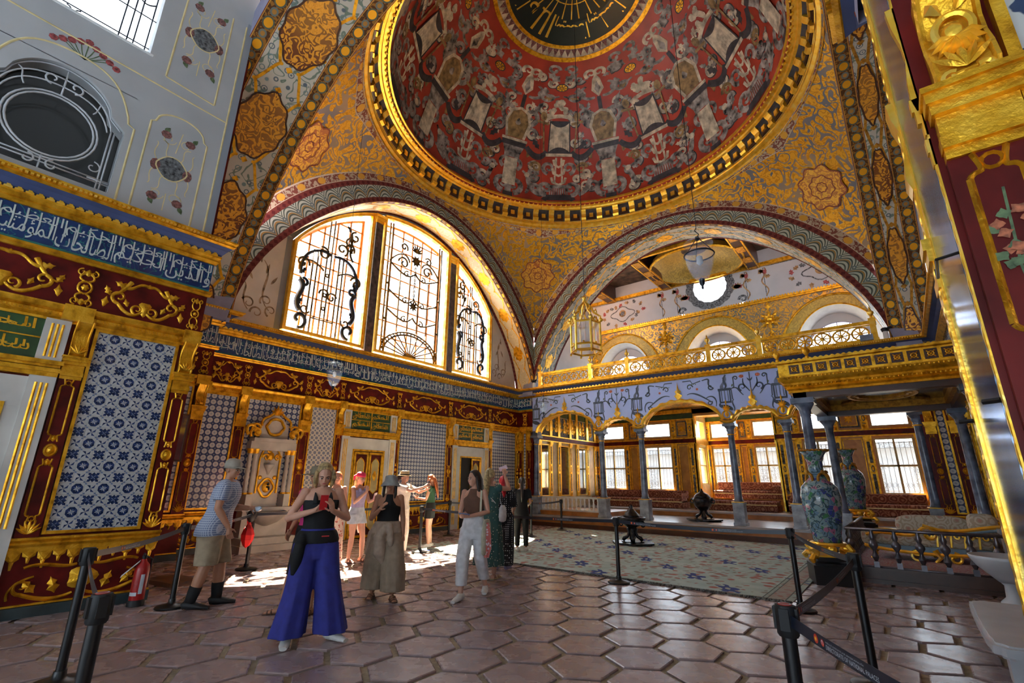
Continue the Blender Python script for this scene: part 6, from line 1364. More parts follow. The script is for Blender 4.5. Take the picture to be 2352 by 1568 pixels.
def chaise():
    t = thing('chaise_longue', (.18, 12.05, .215), 'gilt and blue carved chaise longue with cream floral cushions on the dais', 'sofa')
    blue = plain('chaise_blue', (.20, .32, .42), .4, var=.1)
    mb = MB(); mb.box((-.95, -.4, .14), (.95, .4, .24)); mb.build('seat_rail', blue, t)
    g = MB()
    for y in (-.42, .42):
        fz = lambda u, v, h=0: (u, y, v); g.tube([fz(*p) for p in bez((-1.0, .22), (-.5, .10), (.5, .10), (1.0, .22))], .03, 6)
        for x in (-.9, 0, .9): g.tube([fz(x, .2), fz(x+.06, .08), fz(x-.02, 0)], [.05, .035, .025], 6)
        for s in (-1, 1): g.tube([fz(*p) for p in curl(s*.25, .18, .10, 0 if s > 0 else 180, -s*380, 14)], .022, 5)
        g.tube([fz(*p) for p in bez((-.95, .40), (-.6, .55), (-.3, .30), (-.15, .52))], .03, 6); g.tube([fz(*p) for p in curl(-.15, .52, .13, 60, -400, 18)], .03, 6); g.tube([fz(*p) for p in bez((-.1, .60), (.3, .42), (.6, .62), (1.0, .64))], .035, 6)
        for k in range(5): g.tube([fz(*p) for p in curl(.05+.18*k, .44, .07, 90, 380, 12)], .016, 5); g.tube([fz(.05+.18*k, .26), fz(.08+.18*k, .5)], .018, 5)
    g.tube([(1.0, -.42, .2), (1.03, -.3, .8), (1.0, 0, 1.2), (1.03, .3, .8), (1.0, .42, .2)], .04, 6); [g.ball((1.0+.02*k, 0, 1.15+.07*k), .07-.012*k, 8, 5) for k in range(4)]
    g.build('gilt_carving', M['gold_bright'], t, SM)
    b = MB()
    for y in (-.42, .42): b.tube([(x, y, z) for x, z in bez((-.2, .5), (.2, .40), (.6, .56), (.95, .58))], .03, 6)
    b.build('blue_rail', blue, t, True)
    def cush(name, c, r, mat='chaise_fabric', n=14):
        m = MB(); V = []; 
        m.ball((0, 0, 0), 1, 18, 10); P = np.array(m.v); P = np.sign(P)*np.abs(P)**.55; m.v = [tuple(c[k]+p[k]*r[k] for k in range(3)) for p in P]; m.build(name, M[mat], t, True)
    cush('seat_cushion', (0, 0, .30), (.92, .38, .09)); cush('back_cushion', (.05, .28, .55), (.55, .12, .20)); cush('pillow', (.72, -.05, .62), (.20, .24, .20)); cush('bolster', (-.92, 0, .34), (.13, .34, .14))
chaise()
def vase(loc, label, sc=1.0, ped=True):
    t = thing('porcelain_vase', loc, label, 'vase', None, .3, sc)
    z0 = .60
    mb = MB(); mb.lathe([(.20, z0), (.23, z0+.02), (.225, z0+.1), (.27, z0+.30), (.315, z0+.58), (.325, z0+.72), (.29, z0+.86), (.20, z0+.95), (.14, z0+1.02), (.12, z0+1.12), (.125, z0+1.26), (.17, z0+1.38), (.235, z0+1.45), (.225, z0+1.455), (.10, z0+1.3)], n=36, sx=.9, sy=.9); mb.build('vase_body', M['vase_pattern'], t, True)
    g = MB(); n = 20; g.tube([((.215+.012*math.cos(k*4))*math.cos(2*PI*k/80), (.215+.012*math.cos(k*4))*math.sin(2*PI*k/80), z0+1.455+.008*math.sin(k*PI/2)) for k in range(80)], .016, 5, closed=True); g.build('gilt_rim', M['gold_old'], t, SM)
    for s in range(4):
        g = MB(); a = s*PI/2+.4; c = (.14*math.cos(a), .14*math.sin(a)); t_ = np.linspace(0, 2*PI, 15)[:-1]; g.tube([(c[0]*(1+.0*math.cos(q))-math.sin(a)*.085*math.cos(q), c[1]+math.cos(a)*.085*math.cos(q), z0+.98+.10*math.sin(q)) for q in t_], .022, 6, closed=True); g.ball((c[0]*1.15, c[1]*1.15, z0+1.10), .035, 7, 5); g.build('gilt_handle', M['gold_old'], t, SM)
    g = MB(); g.lathe([(.205, z0-.01), (.22, z0+.0), (.205, z0+.012)], n=30); g.build('gilt_foot_ring', M['gold_old'], t, SM)
    if ped:
        mb = MB(); mb.box((-.30, -.30, 0), (.30, .30, .28)); mb.box((-.27, -.27, .28), (.27, .27, .31)); mb.box((-.22, -.22, .34), (.22, .22, .40)); mb.build('plinth_block', M['black'], t)
        g = MB()
        for sx in (-1, 1):
            for sy in (-1, 1):
                q = lambda r, z: (sx*r*.72, sy*r*.72, z); g.tube([q(.40, .33), q(.43, .37), q(.38, .42), q(.32, .40), q(.30, .46), q(.36, .52), q(.30, .585)], [.03, .05, .04, .035, .045, .05, .04], 7)
        g.tube([(.24*math.cos(q), .24*math.sin(q), .585) for q in np.linspace(0, 2*PI, 25)[:-1]], .025, 6, closed=True); g.lathe([(.24, .56), (.27, .58), (.24, .61)], n=24); g.box((-.24, -.24, .40), (.24, .24, .43))
        for k in range(4): a = k*PI/2; g.ball((.24*math.cos(a), .24*math.sin(a), .52), (.07, .07, .06), 8, 6)
        g.build('gilt_stand', M['gold_bright'], t, SM)
    return t
vase((-1.17, 9.72, 0), 'tall blue and green porcelain vase on a gilt stand in front of the canopy', 1.0); vase((-1.05, 14.55, .36), 'porcelain vase further back, behind the canopy column', .96)
def brazier(loc, label, kind):
    t = thing('bronze_brazier', loc, label, 'brazier', 'bronze braziers'); mb = MB()
    P = []
    for k in range(64): a = 2*PI*k/64; r = 1+.06*math.cos(6*a)+.03*math.cos(18*a); P.append((.52*r*math.cos(a), .46*r*math.sin(a)))
    fz = lambda u, v, h=0: (u, v, h); mb.prism(P, fz, .03, .07); mb.prism([(x*.9, y*.9) for x, y in P], fz, .0, .03); mb.prism([(x*.55, y*.55) for x, y in P], fz, .07, .085); mb.build('tray', M['bronze'], t)
    for k in range(4): a = k*PI/2+.5; c, s = math.cos(a), math.sin(a); mb = MB(); mb.tube([(.24*c, .24*s, .10), (.20*c, .20*s, .16), (.12*c, .12*s, .20), (.08*c, .08*s, .30), (.10*c, .10*s, .40)], [.04, .05, .04, .035, .045], 7); mb.build('leg', M['bronze'], t, True)
    mb = MB(); mb.lathe([(.05, .09), (.08, .16), (.07, .26), (.09, .40)], n=14); mb.build('stem', M['bronze'], t, True)
    mb = MB()
    if kind == 0: mb.lathe([(.09, .40), (.20, .46), (.28, .54), (.34, .60), (.36, .66), (.33, .67), (.30, .64), (.22, .66)], n=32)
    else: mb.lathe([(.09, .30), (.17, .36), (.25, .46), (.29, .58), (.30, .66), (.27, .70), (.25, .71)], n=32)
    mb.build('bowl', M['bronze'], t, True)
    mb = MB(); z = .64 if kind == 0 else .70
    if kind == 0: mb.lathe([(.21, z), (.20, z+.06), (.16, z+.12), (.08, z+.20), (.04, z+.24), (.055, z+.27), (.03, z+.30), (.001, z+.33)], n=24)
    else: mb.lathe([(.26, z), (.25, z+.04), (.18, z+.12), (.10, z+.16), (.06, z+.18), (.05, z+.22), (.03, z+.24), (.035, z+.26), (.001, z+.29)], n=24)
    mb.build('lid', M['bronze'], t, True)
    for s in (-1, 1):
        mb = MB()
        x = .33 if kind else .30; zz = .60 if kind else .50; mb.tube([(s*(x+.05*math.cos(q)), .0, zz+.06*math.sin(q)) for q in np.linspace(0, 2*PI, 13)[:-1]], .018, 6, closed=True); mb.ball((s*(x-.03), 0, zz+.06), .05, 7, 5)
        mb.build('handle', M['bronze'], t, True)
brazier((-5.68, 12.05, 0), 'dark bronze covered brazier standing on the carpet', 0); brazier((-5.21, 16.3, .36), 'dark bronze brazier with domed lid standing on the wooden platform', 1)
# carpet
mb = MB(); nx, ny = 44, 36; X0, X1, Y0, Y1 = -9.6, -1.45, 7.78, 14.68; rr = random.Random(2)
V = []; UV = []
for i in range(nx+1):
    for j in range(ny+1):
        u, v = i/nx, j/ny; e = .012*math.sin(u*37)+.01*math.sin(u*91) if j in (0, ny) else 0
        V.append((X0+(X1-X0)*u, Y0+(Y1-Y0)*v+e, .012+.003*math.sin(u*23+v*17))); UV.append((u*(X1-X0), v*(Y1-Y0)))
mb.add(V, [(i*(ny+1)+j, (i+1)*(ny+1)+j, (i+1)*(ny+1)+j+1, i*(ny+1)+j+1) for i in range(nx) for j in range(ny)], 0, UV)
for a, b in (((X0, Y0), (X1, Y0)), ((X0, Y1), (X1, Y1))): mb.box((a[0], a[1]-.004, .001), (b[0], b[1]+.004, .011))
cp = tag(mb.build('carpet', M['carpet'], None, True), 'large pale green carpet with blue and red sprays before the arcade', 'carpet')
fr = MB()
for yy, s in ((Y0, -1), (Y1, 1)):
    for i in range(420): x = X0+(X1-X0)*(i+.5)/420; L = .06+.04*rr.random(); fr.tube([(x, yy, .012), (x+rr.uniform(-.02, .02), yy+s*L*.6, .016), (x+rr.uniform(-.03, .03), yy+s*L, .004)], [.010, .009, .005], 4)
o = fr.build('fringe', plain('fringe', (.20, .20, .18), .9, var=.3, sc=20), cp); o['kind'] = 'stuff'
# ---------------------------------------------------------------- lamps on chains
def bell_lamp(loc, D, ztop, label, zb=0):
    t = thing('bell_lantern', loc, label, 'lantern', 'hanging glass bell lanterns'); k = D/.45
    mb = MB(); mb.lathe([(r*k, z*k) for r, z in ((.05, -.36), (.11, -.30), (.17, -.18), (.205, -.05), (.215, .06), (.225, .10), (.22, .10), (.20, .02), (.16, -.16), (.09, -.29), (.03, -.33))], n=28, cap=False); mb.build('glass_bowl', M['lamp_glass'], t, True)
    mb = MB(); mb.lathe([(r*k, z*k) for r, z in ((.03, .36), (.10, .345), (.20, .30), (.225, .275), (.22, .272), (.1, .335))], n=28, cap=False); mb.build('smoke_bell', M['lamp_glass'], t, True)
    mb = MB(); mb.tube([(.222*k*math.cos(q), .222*k*math.sin(q), .085*k) for q in np.linspace(0, 2*PI, 25)[:-1]], .012*k, 6, closed=True); mb.lathe([(.03*k, .40*k), (.04*k, .36*k), (.02*k, .34*k)], n=10); fi = MB(); fi.lathe([(.001, -.50*k), (.02*k, -.47*k), (.015*k, -.44*k), (.04*k, -.40*k), (.045*k, -.33*k), (.02*k, -.31*k)], n=10); fi.build('finial', M['iron'], t, SM)
    for q in range(3): a = q*2.094; mb.tube([(.222*k*math.cos(a), .222*k*math.sin(a), .085*k), (.02*k*math.cos(a), .02*k*math.sin(a), .37*k)], .006*k, 4)
    mb.tube([(0, 0, .40*k), (.03*k, 0, .44*k), (.0, 0, .48*k), (-.03*k, 0, .52*k), (0, 0, .56*k)], .008*k, 5); mb.build('lamp_fittings', M['iron'], t, SM)
    mb = MB(); mb.tube([(0, 0, .56*k), (0, 0, ztop-loc[2])], .006, 4); mb.build('chain', M['iron'], t)
    mb = MB(); mb.lathe([(r*k, z*k) for r, z in ((.02, -.08), (.05, -.05), (.045, .05), (.02, .07))], n=12); mb.build('candle_cup', M['white_paint'], t, True)
bell_lamp((-1.99, 7.27, 4.93), .46, 14.32, 'large clear glass bell lantern hanging in front of the gallery arch'); bell_lamp((-9.94, 5.84, 3.86), .37, 10.62, 'small glass bell lantern hanging before the wall fountain side'); bell_lamp((-7.99, 11.48, 3.70), .31, 14.97, 'small glass bell lantern in front of the left arcade arch')
glass('lantern_glass', (.75, .85, .95), .04, .35)
def gold_lantern(loc):
    t = thing('gilt_lantern', loc, 'gilded hexagonal glass lantern hanging left of the gallery arch', 'lantern'); R = .30; g = MB(); A = [k*PI/3+.35 for k in range(6)]; P = lambda r, a, z: (r*math.cos(a), r*math.sin(a), z)
    for k in range(6):
        a, b = A[k], A[(k+1) % 6]; g.tube([P(R, a, -.42), P(R, a, .18)], .022, 6)
        for z in (-.42, -.30, .18): g.tube([P(R, a, z), P(R, b, z)], .022, 6)
        g.tube([P(R, a, .18), P(R*1.05, a, .32), P(R*.6, a, .42), P(R*.42, a, .55), P(.02, a, .66)], .022, 6); g.ball(P(R*1.08, a, .24), .045, 7, 5); g.ball(P(R*1.05, a, -.46), .025, 6, 5); m = (a+b)/2 if b > a else (a+b)/2+PI
        g.tube([P(R*.87, m-.3, .18), P(R*.9, m-.1, .28), P(R*.9, m, .24), P(R*.9, m+.1, .28), P(R*.87, m+.3, .18)], .018, 5); g.tube([P(R*.6, a, .42), P(R*.75, a+.15, .5), P(R*.8, a+.1, .42)], .018, 5); g.ball(P(R*.88, m, -.26), .02, 5, 4)
    g.lathe([(.02, .62), (.05, .66), (.03, .72), (.045, .76), (.01, .82)], n=10); g.build('lantern_frame', M['gold_bright'], t, SM)
    p = MB(); V = [P(R*.98, a, z) for z in (-.41, .17) for a in A]; p.add(V, [(0, 1, 7, 6)])
    for k in range(6):
        p = MB(); a, b = A[k], A[(k+1) % 6]; p.add([P(R*.97, a, -.41), P(R*.97, b, -.41), P(R*.97, b, .17), P(R*.97, a, .17)], [(0, 1, 2, 3)]); p.build('lantern_pane', M['lantern_glass'], t)
    c = MB(); c.tube([(0, 0, .80), (0, 0, 16.03-loc[2])], .008, 4); c.build('chain', M['iron'], t); c = MB(); c.tube([(0, 0, -.36), (0, 0, .6)], .012, 6); [c.tube([(0, 0, -.2), (.07*math.cos(q), .07*math.sin(q), -.18), (.08*math.cos(q), .08*math.sin(q), -.1)], .018, 5) for q in (0, 2.1, 4.2)]; c.build('candle_arms', M['gold_old'], t)
gold_lantern((-4.66, 8.24, 4.47))
# ---------------------------------------------------------------- wall fountain
def fountain():
    t = thing('wall_fountain', (0, 0, 0), 'carved marble wall fountain with gilded scrolls and small basins', 'fountain'); c = 5.51; f = lambda u, v, h=0.0: (XF+.02+h, u, v); s_, g = MB(), MB()
    for a, b, v0, v1, h in ((-.66, .66, 0, .14, .75), (-.60, .60, .14, .28, .62), (-.52, .52, .28, .86, .30), (-.56, .56, .82, .90, .36), (-.50, -.36, .9, 1.18, .30), (.36, .50, .9, 1.18, .30), (-.30, .30, .9, 2.42, .10), (-.54, .54, 2.16, 2.36, .24), (-.50, .50, 2.36, 2.44, .28)): fbox(s_, f, c+a, c+b, v0, v1, 0, h)
    for x in (-.50, -.38, .38, .50): s_.lathe([(.055, 1.18), (.05, 1.24), (.046, 2.06), (.06, 2.10), (.075, 2.17)], f(c+x, 0, .18), 12)
    P = [(-.34, 2.44), (-.34, 2.70), (-.24, 2.86), (-.10, 2.98), (0, 3.02), (.10, 2.98), (.24, 2.86), (.34, 2.70), (.34, 2.44)]; s_.prism([(c+x, z) for x, z in P], f, 0, .14); s_.build('marble_body', M['marble_warm'], t)
    b = MB(); b.lathe([(.05, .50), (.25, .58), (.40, .72), (.44, .80), (.40, .82), (.3, .74)], f(c, 0, .32), 20, a0=-PI/2-.2, a1=PI/2+.2, cap=False); b.build('basin', M['marble_warm'], t, True); b = MB(); b.lathe([(.02, 1.62), (.06, 1.72), (.12, 1.82), (.13, 1.86), (.09, 1.86)], f(c, 0, .10), 14); b.build('small_cup', M['marble_warm'], t, True)
    T = lambda P, r=.03: g.tube([f(x, y, .20) for x, y in P], r, 6)
    g.tube([f(x, y, .12) for x, y in [(c-.24, 1.2), (c-.24, 1.95)]+list(bez((c-.24, 1.95), (c-.2, 2.2), (c-.1, 2.3), (c, 2.34)))+list(bez((c, 2.34), (c+.1, 2.3), (c+.2, 2.2), (c+.24, 1.95)))+[(c+.24, 1.2)]], .022, 6)
    for s in (-1, 1):
        T(curl(c+s*.55, 2.46, .14, 90-s*40, s*380), .035); T(bez((c+s*.62, 2.5), (c+s*.8, 2.75), (c+s*.45, 2.8), (c+s*.5, 2.62)), .035); T(curl(c+s*.36, 2.66, .12, 90, -s*380), .03); T(bez((c+s*.34, 2.72), (c+s*.4, 2.95), (c+s*.2, 2.9), (c+s*.1, 3.05)), .03); g.ball(f(c+s*.42, 2.56, .2), .07, 8, 6); T(curl(c+s*.22, 2.0, .09, 90, s*380), .02); T(curl(c+s*.15, 2.2, .07, 60, s*380), .02)
        for v in (2.05, 1.55): g.ball(f(c+s*.17, v, .11), (.03, .05, .05), 7, 5)
        for x in (.38, .50): g.lathe([(.06, 2.08), (.08, 2.17), (.085, 2.19)], f(c+s*x, 0, .18), 12); g.lathe([(.058, 1.18), (.065, 1.2), (.058, 1.22)], f(c+s*x, 0, .18), 12)
    for k in range(5): g.poly(leafp(c, 3.0, .26-.03*abs(k-2), .09, 90+(k-2)*26, lobes=2), f, .16, 0, .06)
    ov = np.linspace(0, 2*PI, 25)[:-1]; g.tube([f(c+.20*math.cos(q)*(1+.08*math.cos(6*q)), 2.72+.19*math.sin(q), .16) for q in ov], .035, 6, closed=True); g.tube([f(c+.16*math.cos(q)*(1+.12*math.cos(4*q)), 1.32+.20*math.sin(q), .12) for q in ov], .03, 6, closed=True); g.ball(f(c, 1.34, .12), (.04, .10, .13), 8, 6); g.ball(f(c, 2.04, .12), (.03, .09, .10), 8, 6); T(bez((c-.26, .62), (c, .52), (c, .52), (c+.26, .62)), .025)
    g.build('gilt_ornament', M['gold'], t, SM); k = MB(); k.tube([f(c, 1.34, .15), f(c, 1.34, .24), f(c, 1.28, .26)], .022, 7); k.ball(f(c, 1.40, .2), .03, 7, 5); k.build('tap', M['iron'], t, True)
plain('marble_warm', (.50, .46, .40), .4, var=.12, sc=3); fountain()
# ---------------------------------------------------------------- queue posts and belts
POSTS = [(-3.17, .77), (-5.28, 1.13), (-7.26, 2.47), (-9.24, 4.19), (-8.64, 7.59), (-10.57, 10.35), (-8.69, 11.8), (-9.03, 13.93), (-3.79, 7.46), (-1.29, 7.37), (-.45, 5.08), (-.545, 2.735), (.12, 1.72)]
BELTS = [(0, 1, 1), (1, 2, 1), (2, 3, 2), (3, 5, 2), (5, 6, 1), (6, 7, 1), (4, 8, 3), (8, 9, 2), (9, 10, 2), (10, 11, 2), (11, 12, 1)]
PL = ['nearest black belt post at the bottom left edge', 'second belt post from the left edge, beside the red dado', 'belt post behind the man in the checked shirt', 'belt post hung with the red bag before the fountain', 'belt post beside the red haired girl in green', 'belt post in front of the half open door', 'belt post near the left end of the carpet', 'belt post nearest the left arcade balusters', 'belt post in front of the carpet middle', 'belt post at the right end of the carpet front', 'belt post in front of the tall vase, right of it', 'nearest belt post at bottom right, belt running off to the right', 'belt post just outside the lower right corner']
plain('belt', (.008, .014, .028), .35, var=.1); plain('belt_red', (.5, .03, .015), .5); plain('belt_white', (.55, .6, .65), .5); plain('belt_yellow', (.8, .45, .03), .5)
def posts():
    s = MB(); s.lathe([(.032, .02), (.032, .86)], n=16); sm = s.mesh('pole', M['black'], SM); b = MB(); b.lathe([(.17, 0), (.175, .012), (.165, .025), (.06, .045), (.045, .06), (.04, .10)], n=32); bm = b.mesh('base', M['black'], SM); h = MB(); h.lathe([(.040, .83), (.046, .84), (.046, .945), (.042, .96), (.02, .962)], n=24)
    for k in range(4): a = k*PI/2; c, q = math.cos(a), math.sin(a); h.box((c*.044-.008-abs(q)*.012, q*.044-.008-abs(c)*.012, .86), (c*.044+.008+abs(q)*.012, q*.044+.008+abs(c)*.012, .95))
    hm = h.mesh('head', M['black_matte'], SM); ros = []
    for i, (x, y) in enumerate(POSTS):
        t = thing('belt_post', (x, y, 0), PL[i], 'stanchion', 'black belt posts'); ros.append(t); link('pole', sm, t); link('base', bm, t); link('head', hm, t)
        if i in (0, 11): c = MB(); c.lathe([(.001, .9645), (.03, .9645), (.03, .962)], n=20); c.build('cap_sticker', M['belt_red'], t); c = MB(); c.lathe([(.022, .9655), (.027, .9655)], n=20, cap=False); c.build('cap_ring', M['belt_white'], t)
    for a, b, n in BELTS:
        A, B = Vector((*POSTS[a], 0)), Vector((*POSTS[b], 0)); d = B-A; L = d.length; d.normalize(); nrm = Vector((d.y, -d.x, 0))
        rev = nrm.dot(-(A+B)/2) < 0
        if rev: nrm = -nrm
        def f(u, v, h=0): q = .04*(1-(2*u/L-1)**2)*min(1, L/3); return tuple(d*u+nrm*h+Vector((0, 0, .905+v-q)))
        m = MB(); us = np.linspace(.045, L-.045, 13); m.v = []
        for i in range(12):
            m.add([f(us[i], -.025, .001), f(us[i+1], -.025, .001), f(us[i+1], .025, .001), f(us[i], .025, .001), f(us[i], -.025, -.001), f(us[i+1], -.025, -.001), f(us[i+1], .025, -.001), f(us[i], .025, -.001)], [(0, 1, 2, 3), (7, 6, 5, 4), (0, 4, 5, 1), (3, 2, 6, 7)])
        bo = m.build('belt', M['belt'], ros[a]); w_, r_, y_ = MB(), MB(), MB()
        fm = (lambda u, v, h=0: f(L-u, v, h)) if rev else f
        for k in range(n):
            u0 = L*(k+.3)/n-.1; circ = lambda c, r: [(c+r*math.cos(q), r*math.sin(q)) for q in np.linspace(0, 2*PI, 17)[:-1]]
            r_.poly(circ(u0, .017), fm, .002); y_.poly([(u0+(.011 if q % 2 else .005)*math.cos(q*PI/8), (.011 if q % 2 else .005)*math.sin(q*PI/8)) for q in range(16)], fm, .003); r_.poly(circ(u0+.05, .013), fm, .002); w_.ribbon([(u0+.044, -.006), (u0+.044, .004), (u0+.05, .009), (u0+.056, .004), (u0+.056, -.006)], .003, fm, .003)
            lettering(w_, 'M\u0130LL\u0130 SARAYLAR BA\u015eKANLI\u011eI' if k % 2 == 0 else 'DIRECTORATE OF NATIONAL PALACES', fm, u0+.075, u0+.32, .006, .014, .002); lettering(w_, 'DIRECTORATE OF NATIONAL PALACES' if k % 2 == 0 else 'M\u0130LL\u0130 SARAYLAR BA\u015eKANLI\u011eI', fm, u0+.075, u0+.40, -.015, .001, .002)
        r_.build('belt_emblem', M['belt_red'], bo); y_.build('belt_star', M['belt_yellow'], bo); w_.build('belt_lettering', M['belt_white'], bo)
posts()
# bag hung on the post before the fountain
t = thing('hanging_bag', (-9.24, 4.19, 0), 'red drawstring bag with black top hanging on a belt post', 'bag'); mb = MB(); V = [(.001, .36), (.08, .40), (.15, .50), (.16, .58), (.11, .68), (.05, .74), (.03, .78)]; mb.lathe(V, (.06, -.09, 0), 7, sx=1, sy=.6); mb.build('pouch', plain('bag_red', (.62, .012, .012), .5, var=.15), t); mb = MB(); mb.ball((.05, -.06, .90), (.09, .08, .13), 12, 8); mb.build('black_hood', M['black_matte'], t, True); mb = MB(); mb.tube([(-.02, -.06, .98), (-.03, -.08, .86), (.02, -.09, .76)], .02, 6); mb.build('strap', M['bag_red'], t, True); mb = MB(); mb.tube([(.06, -.15, .70), (.12, -.15, .66)], .008, 6); mb.build('buckle', M['steel'], t)
# fire extinguisher, floor plate
t = thing('fire_extinguisher', (-7.70, 2.22, 0), 'red fire extinguisher with a paper tag beside the left dado', 'extinguisher'); mb = MB(); mb.lathe([(.075, .05), (.08, .07), (.08, .40), (.07, .46), (.035, .50), (.025, .53)], n=24); mb.build('cylinder', plain('ext_red', (.38, .012, .012), .3, var=.1), t, SM); mb = MB(); mb.lathe([(.09, 0), (.092, .04), (.08, .07)], n=24); mb.lathe([(.025, .53), (.03, .56), (.02, .58)], n=12); mb.tube([(.0, 0, .57), (.07, -.03, .60)], .012, 6); mb.tube([(0, 0, .57), (-.02, .09, .52), (-.02, .09, .2)], .012, 6); mb.build('valve_and_foot', M['black_matte'], t, SM)
mb = MB(); a0, a1 = -1.0, .5; mb.lathe([(.0812, .14), (.0812, .36)], n=10, cap=False, a0=-.25, a1=.25); mb.lathe([(.0812, .12), (.0812, .16)], n=10, cap=False, a0=-1.6, a1=-.4); mb.build('label_strip', M['belt_white'], t); mb = MB(); lettering(mb, '6 KG', lambda u, v, h=0: (.082*math.cos(u/.08), .082*math.sin(u/.08), v), -.10, -.04, .24, .30); mb.build('label_lettering', M['rose_paint'], t); mb = MB(); q = [(.02, -.06, .54), (.0, -.10, .50), (-.06, -.20, .40), (-.03, -.22, .37), (.04, -.12, .46)]; mb.add([(-.02, -.03, .52), (.04, -.06, .50), (.02, -.22, .34), (-.05, -.19, .36)]+[(-.018, -.028, .522), (.042, -.058, .502), (.022, -.218, .342), (-.048, -.188, .362)], [(0, 1, 2, 3), (4, 7, 6, 5), (0, 4, 5, 1), (1, 5, 6, 2), (2, 6, 7, 3), (3, 7, 4, 0)]); mb.build('paper_tag', M['white_paint'], t)
mb = MB(); mb.add([(-.5, -.3, 0), (.5, -.3, 0), (.5, .3, 0), (-.5, .3, 0), (-.38, -.22, .035), (.38, -.22, .035), (.38, .22, .035), (-.38, .22, .035)], [(0, 1, 5, 4), (1, 2, 6, 5), (2, 3, 7, 6), (3, 0, 4, 7), (4, 5, 6, 7)]); o = mb.build('floor_mat', M['wood_dark'], None, False, (-9.05, 3.02, .001)); tag(o, 'dark low floor mat beyond the belt post of the man', 'mat'); o.rotation_euler = (0, 0, .2)
# marble slab and basin at the right
t = thing('marble_slab', (.85, 6.65, 0), 'low white marble slab with a scalloped moulded edge at the right', 'slab'); mb = MB(); P = []
for k in range(48): a = 2*PI*k/48; c, s = math.cos(a), math.sin(a); P.append((.56*math.copysign(abs(c)**.18, c)*(1+.012*math.cos(10*a)), 1.02*math.copysign(abs(s)**.18, s)*(1+.015*math.cos(10*a))))
fz = lambda u, v, h=0: (u, v, h); mb.prism(P, fz, .24, .30); mb.prism([(x*.95, y*.96) for x, y in P], fz, .30, .315); mb.prism([(x*.9, y*.93) for x, y in P], fz, .20, .24); mb.build('slab_top', M['marble_white'] if 'marble_white' in M else plain('marble_white', (.62, .66, .70), .3, var=.06, sc=3), t, SM); mb = MB(); mb.box((-.12, -.12, 0), (.12, .12, .2)); sfm = mb.mesh('slab_foot', M['marble_white']); [link('slab_foot', sfm, t, (x, y, 0)) for x in (-.34, .34) for y in (-.75, .75)]
t = thing('marble_basin', (.84, 9.35, 0), 'white marble basin beside the throne dais, cut off by the right pier', 'basin'); mb = MB(); mb.lathe([(.12, .30), (.18, .36), (.30, .48), (.36, .58), (.37, .62), (.35, .62), (.30, .52), (.1, .45)], n=32); mb.build('bowl', M['marble_white'], t, True); mb = MB(); mb.lathe([(.16, 0), (.15, .06), (.09, .12), (.08, .26), (.13, .32)], n=20); mb.build('foot', M['marble_white'], t, True)
# little spot lamps on the cornice
for loc, lab in (((.22, 15.02, 5.075), 'small white and black spot lamp on the cornice at the right of the gallery'), ((-10.9, 15.02, 5.075), 'small white spot lamp in the corner beside the gallery balustrade')):
    t = thing('spot_lamp', loc, lab, 'lamp'); mb = MB(); mb.lathe([(.06, 0), (.06, .16), (.05, .2)], n=14); mb.build('lamp_body', M['white_paint'], t, SM); mb = MB(); mb.lathe([(.07, .2), (.09, .27), (.05, .30)], n=14); mb.tube([(0, 0, .25), (.14, -.02, .30)], .03, 6); mb.build('lamp_head', M['black_matte'], t, SM)
t = thing('floodlight_box', (-.18, 14.86, 5.075), 'small pale blue floodlight box below the last balustrade post', 'lamp'); mb = MB(); mb.box((-.14, -.06, .0), (.14, .06, .14)); mb.build('lamp_body', plain('box_blue', (.25, .32, .42), .4), t); mb = MB(); mb.box((-.12, -.07, .02), (.12, -.06, .12)); mb.build('lamp_lens', M['lamp_glass'], t)
# unseen near end behind the viewer, enclosed to control daylight: roof, walls, window openings
mb = MB(); mb.box((-12.6, -9, 12.4), (4.5, 3.9, 12.6)); struct(mb.build('ceiling_unseen', M['grey_plaster']), 'unseen ceiling added over the near end of the hall to keep out sky light')  # unseen roof added to block sky light from behind
mb = MB(); wall_open(mb, lambda u, v, h=0.0: (u, -9.0+h, v), -12.6, 4.5, 0, 12.4, [(-7.2+2.75*i, -5.4+2.75*i, 1.2, 3.4) for i in range(3)], .4); struct(mb.build('wall_unseen_end', M['grey_plaster']), 'unseen end wall added behind the viewer to limit daylight, with window openings')  # unseen wall added; openings cut to limit daylight from behind
mb = MB(); wall_open(mb, lambda u, v, h=0.0: (4.2+h, u, v), -9, 3.75, 0, 12.4, [(-7.5, -6.3, 6.4, 8.5)], .3); mb.box((.5, 3.3, 5.0), (4.5, 3.7, 12.4)); struct(mb.build('wall_unseen_right', M['grey_plaster']), 'unseen side wall added at the near end of the hall to limit daylight')  # unseen wall added to close off daylight on the right

mb = MB(); mb.box((-12.6, -9, 0), (-12.3, 2.5, 5.0)); mb.box((-8.4, -9, 0), (-8.0, -4, 12.4)); struct(mb.build('wall_unseen_left', M['grey_plaster']), 'unseen side wall added left of the viewer to shut out sky light')  # unseen wall added to close the gap to the sky
mb = MB(); ts = np.linspace(-5.75, 5.75, 49); V = []; F = []
for i, t in enumerate(ts):
    V += [(XC+.02, CY+t, 4.9), (XC+.02, CY+t, ZS+math.sqrt(max(.3, 5.8**2-t*t)))]
    if i: F.append((2*i-2, 2*i, 2*i+1, 2*i-1))
mb.add(V, F); mb.box((2.7, 3.0, 0), (4.5, 3.4, 12.4)); struct(mb.build('wall_unseen_lunette', M['lunette_plaster']), 'plain unseen lunette added over the right wall to shut out sky light')  # unseen lunette and closing box added to block daylight from the right
